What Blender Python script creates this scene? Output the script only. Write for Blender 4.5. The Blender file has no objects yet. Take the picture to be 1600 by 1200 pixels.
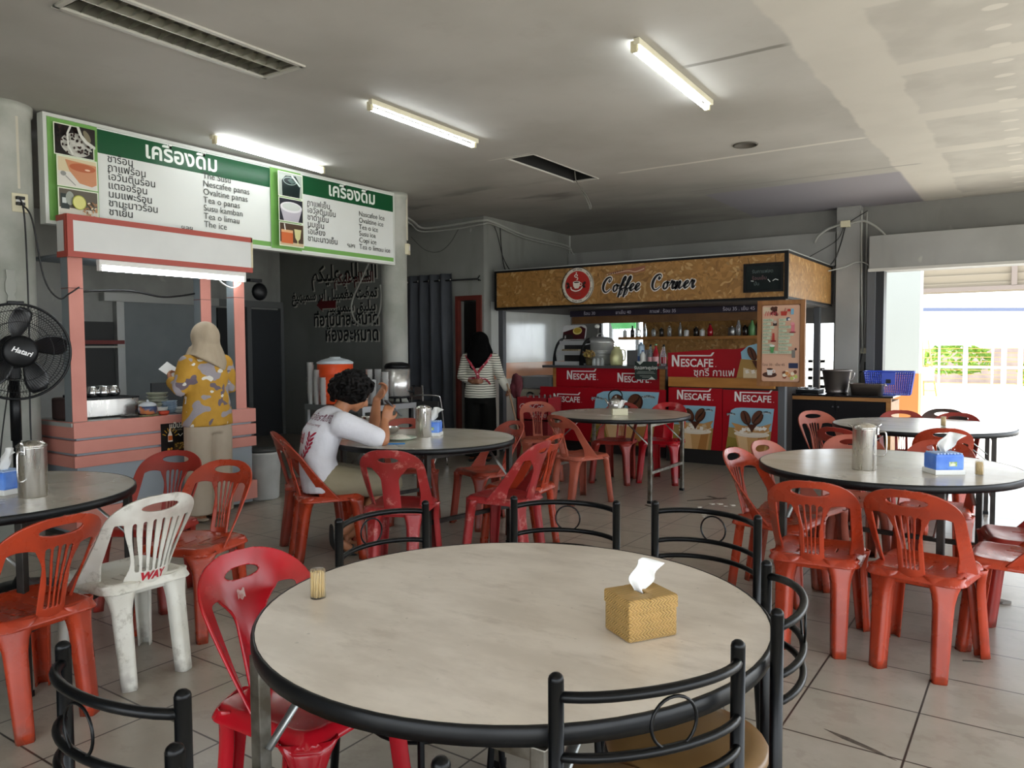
import bpy, bmesh, math, random
from mathutils import Vector, Matrix, noise

PI = math.pi
random.seed(7)
SC = bpy.context.scene
COL = SC.collection

# ------------------------------------------------------------------ camera
CAM_H = 1.40
YAW, PITCH, ROLL = math.radians(34.4), math.radians(2.8), math.radians(0.3)
cam_data = bpy.data.cameras.new('camera')
cam_data.sensor_fit = 'HORIZONTAL'
cam_data.sensor_width = 36.0
cam_data.lens = 36.0 * 1205.0 / 1600.0
cam_data.clip_start = 0.05
cam_data.clip_end = 300
cam = bpy.data.objects.new('camera', cam_data)
COL.objects.link(cam)
fw = Vector((-math.sin(YAW) * math.cos(PITCH), math.cos(YAW) * math.cos(PITCH), -math.sin(PITCH)))
rt = Vector((math.cos(YAW), math.sin(YAW), 0))
up = rt.cross(fw)
r2 = rt * math.cos(ROLL) - up * math.sin(ROLL)
u2 = up * math.cos(ROLL) + rt * math.sin(ROLL)
m = Matrix((r2, u2, -fw)).transposed().to_4x4()
m.translation = Vector((0, 0, CAM_H))
cam.matrix_world = m
SC.camera = cam

# ------------------------------------------------------------------ world, sun, exposure
world = bpy.data.worlds.new('sky')
SC.world = world
world.use_nodes = True
wn = world.node_tree.nodes
wn['Background'].inputs['Color'].default_value = (0.86, 0.93, 1.0, 1)
wn['Background'].inputs['Strength'].default_value = 3.6
sun_data = bpy.data.lights.new('sun', 'SUN')
sun_data.energy = 5.5
sun_data.angle = math.radians(0.6)
sun_data.color = (1.0, 0.95, 0.86)
sun = bpy.data.objects.new('sun', sun_data)
sun.rotation_euler = Vector((0.42, 0.28, 0.863)).to_track_quat('Z', 'Y').to_euler()
COL.objects.link(sun)
SC.view_settings.view_transform = 'Standard'
SC.view_settings.look = 'None'
SC.view_settings.gamma = 1.0
SC.view_settings.use_curve_mapping = False
SC.view_settings.exposure = 0.6
SC.cycles.use_denoising = True
SC.cycles.max_bounces = 10
SC.cycles.diffuse_bounces = 5
SC.cycles.sample_clamp_indirect = 6.0

# ------------------------------------------------------------------ materials
def lin(h):
    if isinstance(h, str):
        h = h.lstrip('#')
        c = [int(h[i:i + 2], 16) / 255 for i in (0, 2, 4)]
    else:
        c = h
    return tuple((x / 12.92 if x <= 0.04045 else ((x + 0.055) / 1.055) ** 2.4) for x in c) + (1,)

MATS = {}
def mat(name, col, rough=0.5, metal=0.0, col2=None, scale=6.0, lo=0.35, hi=0.65, bump=0.0, bscale=60.0, coat=0.0,
        trans=0.0, emit=None, estr=0.0, spec=0.5, stretch=None, detail=4.0, rough2=None, coord='Object', alpha=1.0):
    """Principled material; col2 mixes in by procedural noise."""
    if name in MATS:
        return MATS[name]
    M = bpy.data.materials.new(name)
    M.use_nodes = True
    nt = M.node_tree
    b = nt.nodes['Principled BSDF']
    b.inputs['Base Color'].default_value = lin(col)
    b.inputs['Roughness'].default_value = rough
    b.inputs['Metallic'].default_value = metal
    b.inputs['Coat Weight'].default_value = coat
    b.inputs['Coat Roughness'].default_value = 0.08
    b.inputs['Transmission Weight'].default_value = trans
    b.inputs['Specular IOR Level'].default_value = spec
    b.inputs['Alpha'].default_value = alpha
    if emit:
        b.inputs['Emission Color'].default_value = lin(emit)
        b.inputs['Emission Strength'].default_value = estr
    if col2 or bump or rough2 is not None:
        tc = nt.nodes.new('ShaderNodeTexCoord')
        mp = nt.nodes.new('ShaderNodeMapping')
        nt.links.new(tc.outputs[coord], mp.inputs[0])
        if stretch:
            mp.inputs['Scale'].default_value = stretch
        nz = nt.nodes.new('ShaderNodeTexNoise')
        nz.inputs['Scale'].default_value = scale
        nz.inputs['Detail'].default_value = detail
        nt.links.new(mp.outputs[0], nz.inputs['Vector'])
        rp = nt.nodes.new('ShaderNodeMapRange')
        rp.inputs[1].default_value = lo
        rp.inputs[2].default_value = hi
        nt.links.new(nz.outputs[0], rp.inputs[0])
        if col2:
            mx = nt.nodes.new('ShaderNodeMix')
            mx.data_type = 'RGBA'
            mx.inputs[6].default_value = lin(col)
            mx.inputs[7].default_value = lin(col2)
            nt.links.new(rp.outputs[0], mx.inputs[0])
            nt.links.new(mx.outputs[2], b.inputs['Base Color'])
        if rough2 is not None:
            rr = nt.nodes.new('ShaderNodeMapRange')
            rr.inputs[3].default_value = rough
            rr.inputs[4].default_value = rough2
            nt.links.new(rp.outputs[0], rr.inputs[0])
            nt.links.new(rr.outputs[0], b.inputs['Roughness'])
        if bump:
            n2 = nt.nodes.new('ShaderNodeTexNoise')
            n2.inputs['Scale'].default_value = bscale
            n2.inputs['Detail'].default_value = 3
            nt.links.new(mp.outputs[0], n2.inputs['Vector'])
            bp = nt.nodes.new('ShaderNodeBump')
            bp.inputs['Strength'].default_value = bump
            bp.inputs['Distance'].default_value = 0.01
            nt.links.new(n2.outputs[0], bp.inputs['Height'])
            nt.links.new(bp.outputs[0], b.inputs['Normal'])
    MATS[name] = M
    return M

def ink(h, rough=0.45):
    """flat printed colour"""
    return mat('print ' + h, h, rough, spec=0.3)

class NT:
    """small helper for hand-made node materials"""
    def __init__(s, name):
        s.m = bpy.data.materials.new(name)
        s.m.use_nodes = True
        s.t = s.m.node_tree
        s.b = s.t.nodes['Principled BSDF']
        g = s.t.nodes.new('ShaderNodeNewGeometry')
        s.pos = g.outputs['Position']
        sp = s.t.nodes.new('ShaderNodeSeparateXYZ')
        s.t.links.new(s.pos, sp.inputs[0])
        s.x, s.y, s.z = sp.outputs
    def _in(s, sock, v):
        if isinstance(v, (int, float)):
            sock.default_value = v
        else:
            s.t.links.new(v, sock)
    def math(s, op, a, b=0.0, c=None):
        n = s.t.nodes.new('ShaderNodeMath')
        n.operation = op
        s._in(n.inputs[0], a)
        s._in(n.inputs[1], b)
        if c is not None:
            s._in(n.inputs[2], c)
        return n.outputs[0]
    def noise(s, scale, detail=4, vec=None, rough=0.5):
        n = s.t.nodes.new('ShaderNodeTexNoise')
        n.inputs['Scale'].default_value = scale
        n.inputs['Detail'].default_value = detail
        n.inputs['Roughness'].default_value = rough
        s.t.links.new(vec or s.pos, n.inputs['Vector'])
        return n.outputs[0]
    def scaled(s, sx, sy, sz, off=(0, 0, 0)):
        n = s.t.nodes.new('ShaderNodeMapping')
        n.inputs['Scale'].default_value = (sx, sy, sz)
        n.inputs['Location'].default_value = off
        s.t.links.new(s.pos, n.inputs[0])
        return n.outputs[0]
    def ramp(s, v, a, b, lo=0.0, hi=1.0):
        n = s.t.nodes.new('ShaderNodeMapRange')
        n.interpolation_type = 'SMOOTHSTEP'
        s._in(n.inputs[0], v)
        n.inputs[1].default_value, n.inputs[2].default_value = a, b
        n.inputs[3].default_value, n.inputs[4].default_value = lo, hi
        return n.outputs[0]
    def mix(s, f, a, b):
        n = s.t.nodes.new('ShaderNodeMix')
        n.data_type = 'RGBA'
        s._in(n.inputs[0], f)
        for k, v in ((6, a), (7, b)):
            if isinstance(v, str):
                n.inputs[k].default_value = lin(v)
            else:
                s.t.links.new(v, n.inputs[k])
        return n.outputs[2]
    def bump(s, h, strength=0.3, dist=0.01):
        n = s.t.nodes.new('ShaderNodeBump')
        n.inputs['Strength'].default_value = strength
        n.inputs['Distance'].default_value = dist
        s.t.links.new(h, n.inputs['Height'])
        s.t.links.new(n.outputs[0], s.b.inputs['Normal'])
    def out(s, col=None, rough=None, metal=None):
        if col is not None:
            if isinstance(col, str):
                s.b.inputs['Base Color'].default_value = lin(col)
            else:
                s.t.links.new(col, s.b.inputs['Base Color'])
        if rough is not None:
            s._in(s.b.inputs['Roughness'], rough)
        if metal is not None:
            s.b.inputs['Metallic'].default_value = metal
        return s.m

# ------------------------------------------------------------------ object bookkeeping
def tag(o, label=None, cat=None, group=None, kind=None):
    if label:
        o['label'] = label
    if cat:
        o['category'] = cat
    if group:
        o['group'] = group
    if kind:
        o['kind'] = kind
    return o

def thing(name, label, cat, loc=(0, 0, 0), rz=0.0, group=None):
    o = bpy.data.objects.new(name, None)
    o.empty_display_size = 0.1
    COL.objects.link(o)
    o.location = loc
    o.rotation_euler = (0, 0, rz)
    return tag(o, label, cat, group)

def dup(root, loc, rz, label=None, group=None):
    """copy of a thing with copies of its parts and sub-parts"""
    r = root.copy()
    COL.objects.link(r)
    r.location = loc
    r.rotation_euler = (0, 0, rz)
    tag(r, label, None, group)
    for ch in list(root.children):
        c = ch.copy()
        COL.objects.link(c)
        c.parent = r
        for g in list(ch.children):
            d = g.copy()
            COL.objects.link(d)
            d.parent = c
    return r

def frame(origin, right, upv):
    r = Vector(right).normalized()
    u = Vector(upv)
    n = r.cross(u).normalized()
    u = n.cross(r)
    M = Matrix((r, u, n)).transposed().to_4x4()
    M.translation = Vector(origin)
    return M

class MB:
    """collects shapes in one bmesh and links them as ONE mesh object"""
    def __init__(s):
        s.bm = bmesh.new()
        s.mi = 0
    def _add(s, vs, fs, M=None, smooth=False):
        bv = [s.bm.verts.new(M @ Vector(v) if M else Vector(v)) for v in vs]
        for f in fs:
            try:
                fc = s.bm.faces.new([bv[i] for i in f])
                fc.material_index = s.mi
                fc.smooth = smooth
            except ValueError:
                pass
        return bv
    def box(s, c, d, rz=0.0, rx=0.0, ry=0.0, M=None, bev=0.0):
        """c centre, d full size"""
        T = Matrix.Translation(Vector(c)) @ Matrix.Rotation(rz, 4, 'Z') @ Matrix.Rotation(ry, 4, 'Y') @ Matrix.Rotation(rx, 4, 'X')
        if M:
            T = M @ T
        x, y, z = (k / 2 for k in d)
        if bev > 0:
            b = bmesh.new()
            bmesh.ops.create_cube(b, size=1.0)
            bmesh.ops.scale(b, vec=d, verts=b.verts)
            bmesh.ops.bevel(b, geom=b.edges[:], offset=bev, segments=2, affect='EDGES', profile=0.6)
            b.verts.index_update()
            s._add([v.co.copy() for v in b.verts], [[v.index for v in f.verts] for f in b.faces], T)
            b.free()
            return s
        v = [(-x, -y, -z), (x, -y, -z), (x, y, -z), (-x, y, -z), (-x, -y, z), (x, -y, z), (x, y, z), (-x, y, z)]
        f = [(0, 3, 2, 1), (4, 5, 6, 7), (0, 1, 5, 4), (1, 2, 6, 5), (2, 3, 7, 6), (3, 0, 4, 7)]
        s._add(v, f, T)
        return s
    def bb(s, a, b, bev=0.0):
        """box between two corners"""
        lo = [min(p, q) for p, q in zip(a, b)]
        hi = [max(p, q) for p, q in zip(a, b)]
        return s.box([(p + q) / 2 for p, q in zip(lo, hi)], [q - p for p, q in zip(lo, hi)], bev=bev)
    def tube(s, pts, r, seg=8, closed=False, caps=True, sq=1.0, upv=None, M=None, dome=False):
        """tube along points; r number or list; sq flattens the second axis"""
        P = [Vector(p) for p in pts]
        n = len(P)
        R = list(r) if isinstance(r, (list, tuple)) else [r] * n
        if dome:
            d0 = (P[1] - P[0]).normalized()
            d1 = (P[-1] - P[-2]).normalized()
            P = [P[0] - d0 * R[0] * 0.85, P[0] - d0 * R[0] * 0.5] + P + [P[-1] + d1 * R[-1] * 0.5, P[-1] + d1 * R[-1] * 0.85]
            R = [R[0] * 0.4, R[0] * 0.85] + R + [R[-1] * 0.85, R[-1] * 0.4]
            n = len(P)
        T = []
        for i in range(n):
            a = P[(i - 1) % n] if (closed or i > 0) else P[i]
            b = P[(i + 1) % n] if (closed or i < n - 1) else P[i]
            t = (b - a)
            T.append(t.normalized() if t.length > 1e-9 else Vector((0, 0, 1)))
        u = Vector(upv) if upv else (Vector((0, 0, 1)) if abs(T[0].z) < 0.9 else Vector((1, 0, 0)))
        rings = []
        for i in range(n):
            u = (u - T[i] * u.dot(T[i]))
            if u.length < 1e-6:
                u = T[i].orthogonal()
            u.normalize()
            w = T[i].cross(u)
            rings.append([P[i] + (w * math.cos(2 * PI * k / seg) + u * sq * math.sin(2 * PI * k / seg)) * R[i] for k in range(seg)])
        vs = [v for rg in rings for v in rg]
        fs = []
        for i in range(n if closed else n - 1):
            j = (i + 1) % n
            for k in range(seg):
                k2 = (k + 1) % seg
                fs.append((i * seg + k, i * seg + k2, j * seg + k2, j * seg + k))
        if caps and not closed:
            fs.append(tuple(range(seg - 1, -1, -1)))
            fs.append(tuple((n - 1) * seg + k for k in range(seg)))
        s._add(vs, fs, M, smooth=True)
        return s
    def cyl(s, a, b, r, r2=None, seg=16):
        return s.tube([a, b], [r, r if r2 is None else r2], seg)
    def lathe(s, prof, c=(0, 0, 0), seg=24, M=None, cap=True, loop=False):
        """revolve (radius, z) profile about z at c"""
        T = Matrix.Translation(Vector(c))
        if M:
            T = M @ T
        vs, fs = [], []
        n = len(prof)
        for r, z in prof:
            for k in range(seg):
                a = 2 * PI * k / seg
                vs.append((max(r, 1e-4) * math.cos(a), max(r, 1e-4) * math.sin(a), z))
        for i in range(n if loop else n - 1):
            for k in range(seg):
                k2 = (k + 1) % seg
                j = (i + 1) % n
                fs.append((i * seg + k, i * seg + k2, j * seg + k2, j * seg + k))
        if cap and not loop and prof[0][0] > 1e-3:
            fs.append(tuple(range(seg - 1, -1, -1)))
        if cap and not loop and prof[-1][0] > 1e-3:
            fs.append(tuple((n - 1) * seg + k for k in range(seg)))
        s._add(vs, fs, T, smooth=True)
        return s
    def ball(s, c, r, seg=14, rings=8, M=None):
        R = r if isinstance(r, (tuple, list)) else (r, r, r)
        vs, fs = [], []
        for i in range(rings + 1):
            p = -PI / 2 + PI * i / rings
            cr = max(math.cos(p), 1e-3)
            for k in range(seg):
                a = 2 * PI * k / seg
                vs.append((c[0] + R[0] * cr * math.cos(a), c[1] + R[1] * cr * math.sin(a), c[2] + R[2] * math.sin(p)))
        for i in range(rings):
            for k in range(seg):
                k2 = (k + 1) % seg
                fs.append((i * seg + k, i * seg + k2, (i + 1) * seg + k2, (i + 1) * seg + k))
        s._add(vs, fs, M, smooth=True)
        return s
    def prism(s, poly, t, M=None, z0=0.0):
        """extrude 2-D polygon (counter-clockwise) by t along local z"""
        n = len(poly)
        vs = [(p[0], p[1], z0) for p in poly] + [(p[0], p[1], z0 + t) for p in poly]
        fs = [tuple(range(n - 1, -1, -1)), tuple(range(n, 2 * n))] + [(i, (i + 1) % n, n + (i + 1) % n, n + i) for i in range(n)]
        s._add(vs, fs, M)
        return s
    def grid(s, fn, nu, nv, smooth=True, M=None, wrap=False):
        """surface fn(u,v), u and v in 0..1"""
        vs = [fn(i / nu, j / nv) for j in range(nv + 1) for i in range(nu + (0 if wrap else 1))]
        w = nu + (0 if wrap else 1)
        fs = [(j * w + i, j * w + (i + 1) % w, (j + 1) * w + (i + 1) % w, (j + 1) * w + i) for j in range(nv) for i in range(nu)]
        s._add(vs, fs, M, smooth)
        return s
    def iso(s, sdf, u0, u1, v0, v1, nu, nv, fn, smooth=True):
        """sheet of all (u,v) with sdf < 0, contour followed exactly, mapped by fn(u,v)"""
        U = [u0 + (u1 - u0) * i / nu for i in range(nu + 1)]
        V = [v0 + (v1 - v0) * j / nv for j in range(nv + 1)]
        D = [[sdf(U[i], V[j]) for i in range(nu + 1)] for j in range(nv + 1)]
        cache = {}
        def vert(key, u, v):
            if key not in cache:
                cache[key] = s.bm.verts.new(Vector(fn(u, v)))
            return cache[key]
        for j in range(nv):
            for i in range(nu):
                cs = [(i, j), (i + 1, j), (i + 1, j + 1), (i, j + 1)]
                if all(D[b][a] >= 0 for a, b in cs):
                    continue
                poly = []
                for k in range(4):
                    (a, b), (c, d) = cs[k], cs[(k + 1) % 4]
                    p, q = D[b][a], D[d][c]
                    if p < 0:
                        poly.append(vert((a, b), U[a], V[b]))
                    if (p < 0) != (q < 0):
                        t = min(max(p / (p - q), 0.02), 0.98)
                        key = ((a, b), (c, d)) if (a, b) < (c, d) else ((c, d), (a, b))
                        poly.append(vert(key, U[a] + (U[c] - U[a]) * t, V[b] + (V[d] - V[b]) * t))
                if len(poly) >= 3:
                    try:
                        f = s.bm.faces.new(poly)
                        f.smooth = smooth
                        f.material_index = s.mi
                    except ValueError:
                        pass
        return s
    def mesh(s, me, M=None):
        vs = [v.co.copy() for v in me.vertices]
        s._add(vs, [list(p.vertices) for p in me.polygons], M)
        return s
    def build(s, name, m, parent=None, solid=0.0, off=0.0, bev=0.0, sub=0, remesh=0.0, smooth_it=0, weld=False, auto=False):
        if weld:
            bmesh.ops.remove_doubles(s.bm, verts=s.bm.verts, dist=1e-5)
        bmesh.ops.recalc_face_normals(s.bm, faces=s.bm.faces)
        me = bpy.data.meshes.new(name)
        s.bm.to_mesh(me)
        s.bm.free()
        for k in (m if isinstance(m, (list, tuple)) else [m]):
            me.materials.append(k)
        o = bpy.data.objects.new(name, me)
        COL.objects.link(o)
        if parent:
            o.parent = parent
        if remesh:
            k = o.modifiers.new('remesh', 'REMESH')
            k.mode = 'VOXEL'
            k.voxel_size = remesh
            k.use_smooth_shade = True
        if smooth_it:
            k = o.modifiers.new('smooth', 'SMOOTH')
            k.factor = 0.5
            k.iterations = smooth_it
        if solid:
            k = o.modifiers.new('solid', 'SOLIDIFY')
            k.thickness = solid
            k.offset = off
        if bev:
            k = o.modifiers.new('bevel', 'BEVEL')
            k.width = bev
            k.segments = 2
            k.limit_method = 'ANGLE'
        if sub:
            k = o.modifiers.new('sub', 'SUBSURF')
            k.levels = sub
            k.render_levels = sub
        return o

def struct(mb, name, m, **kw):
    o = mb.build(name, m, **kw)
    o['kind'] = 'structure'
    return o

def solo(mb, name, m, label, cat, group=None, **kw):
    return tag(mb.build(name, m, **kw), label, cat, group)

# ------------------------------------------------------------------ lettering
AR = {'ا': 'ﺍﺎ', 'ل': 'ﻝﻞﻟﻠ', 'س': 'ﺱﺲﺳﺴ', 'م': 'ﻡﻢﻣﻤ', 'ع': 'ﻉﻊﻋﻌ', 'ي': 'ﻱﻲﻳﻴ', 'ك': 'ﻙﻚﻛﻜ', 'ت': 'ﺕﺖﺗﺘ', 'ف': 'ﻑﻒﻓﻔ',
      'غ': 'ﻍﻎﻏﻐ', 'ب': 'ﺏﺐﺑﺒ', 'ر': 'ﺭﺮ', 'ه': 'ﻩﻪﻫﻬ', 'ق': 'ﻕﻖﻗﻘ', 'ن': 'ﻥﻦﻧﻨ', 'ڤ': 'ﭪﭫﭬﭭ'}
def arabic(t):
    """joined letter forms in display order"""
    out = []
    for i, ch in enumerate(t):
        if ch not in AR:
            out.append(ch)
            continue
        f = AR[ch]
        pj = i > 0 and t[i - 1] in AR and len(AR[t[i - 1]]) == 4
        nj = i + 1 < len(t) and t[i + 1] in AR and len(f) == 4
        out.append(f[3] if pj and nj else f[2] if nj else f[1] if pj else f[0])
    return ''.join(reversed(out))

def text_mesh(t, size=0.1, align='LEFT', extrude=0.0, offset=0.0, shear=0.0, sx=1.0, space=1.0):
    c = bpy.data.curves.new('lettering', 'FONT')
    c.body = t
    c.size = size
    c.align_x = align
    c.extrude = extrude
    c.offset = offset
    c.shear = shear
    c.space_character = space
    c.resolution_u = 3
    o = bpy.data.objects.new('lettering', c)
    COL.objects.link(o)
    dg = bpy.context.evaluated_depsgraph_get()
    dg.update()
    me = bpy.data.meshes.new_from_object(o.evaluated_get(dg))
    bpy.data.objects.remove(o)
    bpy.data.curves.remove(c)
    if sx != 1.0:
        for v in me.vertices:
            v.co.x *= sx
    return me

class ART:
    """flat printing on a panel: shapes in panel metres, each drawn over the last"""
    def __init__(s, F, step=0.0005, z0=0.0008):
        s.F, s.mb, s.cols, s.k, s.step = F, MB(), [], z0, step
    def _c(s, h):
        if h not in s.cols:
            s.cols.append(h)
        s.mb.mi = s.cols.index(h)
        s.k += s.step
        return s.k
    def poly(s, pts, h):
        z = s._c(h)
        s.mb._add([(p[0], p[1], z) for p in pts], [tuple(range(len(pts)))], s.F)
        return s
    def rect(s, x0, y0, x1, y1, h):
        return s.poly([(x0, y0), (x1, y0), (x1, y1), (x0, y1)], h)
    def ell(s, x, y, rx, ry, h, rot=0.0, a0=0.0, a1=2 * PI, n=28):
        ca, sa = math.cos(rot), math.sin(rot)
        pts = []
        for i in range(n if a1 - a0 > 6.28 else n + 1):
            a = a0 + (a1 - a0) * i / n
            p, q = rx * math.cos(a), ry * math.sin(a)
            pts.append((x + p * ca - q * sa, y + p * sa + q * ca))
        return s.poly(pts, h)
    def line(s, pts, w, h, closed=False):
        z = s._c(h)
        P = [Vector((p[0], p[1])) for p in pts]
        n = len(P)
        ws = w if isinstance(w, (list, tuple)) else [w] * n
        vs, fs = [], []
        for i in range(n):
            a = P[(i - 1) % n] if (closed or i > 0) else P[i]
            b = P[(i + 1) % n] if (closed or i < n - 1) else P[i]
            t = (b - a).normalized()
            nn = Vector((-t.y, t.x)) * ws[i] / 2
            vs += [(P[i].x + nn.x, P[i].y + nn.y, z), (P[i].x - nn.x, P[i].y - nn.y, z)]
        for i in range(n if closed else n - 1):
            j = (i + 1) % n
            fs.append((2 * i, 2 * i + 1, 2 * j + 1, 2 * j))
        s.mb._add(vs, fs, s.F)
        return s
    def ring(s, x, y, r, w, h, n=36, sy=1.0):
        return s.line([(x + r * math.cos(2 * PI * i / n), y + sy * r * math.sin(2 * PI * i / n)) for i in range(n)], w, h, True)
    def text(s, t, x, y, size, h, align='LEFT', sx=1.0, rot=0.0, **kw):
        z = s._c(h)
        me = text_mesh(t, size, align, sx=sx, **kw)
        s.mb.mesh(me, s.F @ Matrix.Translation((x, y, z)) @ Matrix.Rotation(rot, 4, 'Z'))
        bpy.data.meshes.remove(me)
        return s
    def build(s, name, parent=None, gloss=0.4):
        bmesh.ops.recalc_face_normals(s.mb.bm, faces=s.mb.bm.faces)
        n = s.F.to_3x3() @ Vector((0, 0, 1))
        for f in s.mb.bm.faces:
            if f.normal.dot(n) < 0:
                f.normal_flip()
        me = bpy.data.meshes.new(name)
        s.mb.bm.to_mesh(me)
        s.mb.bm.free()
        for h in s.cols:
            me.materials.append(ink(h, gloss))
        o = bpy.data.objects.new(name, me)
        COL.objects.link(o)
        if parent:
            o.parent = parent
        return o

def spline(pts, n=8, closed=False):
    """Catmull-Rom through points"""
    P = [Vector(p) for p in pts]
    N = len(P)
    out = []
    for i in range(N if closed else N - 1):
        g = lambda k: P[k % N] if closed else P[min(max(k, 0), N - 1)]
        a, b, c, d = g(i - 1), g(i), g(i + 1), g(i + 2)
        for k in range(n):
            t = k / n
            out.append(0.5 * ((2 * b) + (c - a) * t + (2 * a - 5 * b + 4 * c - d) * t * t + (3 * b - a - 3 * c + d) * t ** 3))
    if not closed:
        out.append(P[-1])
    return out

def rrect(w, h, r, n=5, cx=0.0, cy=0.0):
    """rounded rectangle polygon"""
    out = []
    for (sx, sy, a0) in ((1, -1, -PI / 2), (1, 1, 0), (-1, 1, PI / 2), (-1, -1, PI)):
        for i in range(n + 1):
            a = a0 + PI / 2 * i / n
            out.append((cx + sx * (w / 2 - r) + r * math.cos(a), cy + sy * (h / 2 - r) + r * math.sin(a)))
    return out
# wall frames: right and up as seen by someone facing the panel
def face_y(x, y, z):
    return frame((x, y, z), (1, 0, 0), (0, 0, 1))
def face_x(x, y, z):
    return frame((x, y, z), (0, 1, 0), (0, 0, 1))

# ------------------------------------------------------------------ setting: materials
CZ = 3.12          # ceiling height

def tile_material():
    n = NT('floor tiles')
    T = 0.405
    def cell(c, off):
        d = n.math('SUBTRACT', c, off)
        d = n.math('DIVIDE', d, T)
        f = n.math('FRACT', d)
        e = n.math('MINIMUM', f, n.math('SUBTRACT', 1.0, f))
        return d, e
    dx, ex = cell(n.x, -0.3475)
    dy, ey = cell(n.y, 3.234)
    e = n.math('MINIMUM', ex, ey)
    idn = n.math('ADD', n.math('MULTIPLY', n.math('FLOOR', dx), 12.98), n.math('MULTIPLY', n.math('FLOOR', dy), 78.2))
    rnd = n.math('FRACT', n.math('MULTIPLY', n.math('SINE', idn), 437.5))
    grout = n.ramp(e, 0.006, 0.013, 1.0, 0.0)
    v = n.noise(5.0, 8, rough=0.62)
    v2 = n.noise(1.1, 3)
    c = n.mix(n.ramp(v, 0.35, 0.7), '#9b9589', '#a69f94')
    c = n.mix(n.math('MULTIPLY', rnd, 0.3), c, '#989084')
    c = n.mix(n.ramp(v2, 0.4, 0.8, 0.0, 0.2), c, '#958d84')
    # dirt trodden in towards the coffee counter
    dirt = n.math('MULTIPLY', n.ramp(n.y, 4.8, 7.4), n.ramp(n.noise(0.8, 2), 0.2, 0.8, 0.8, 1.0))
    c = n.mix(n.math('MULTIPLY', dirt, 0.6), c, '#787169')
    c = n.mix(grout, c, '#37322e')
    # faint marbling of the glaze
    mv = n.noise(7.0, 6, n.scaled(1.0, 1.4, 1.0, (2.3, 1.1, 0.37)), 0.68)
    c = n.mix(n.math('MULTIPLY', n.ramp(mv, 0.50, 0.60, 0.0, 0.45), n.math('SUBTRACT', 1.0, grout)), c, '#8a8276')
    return n.out(c, 0.29)

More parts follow.
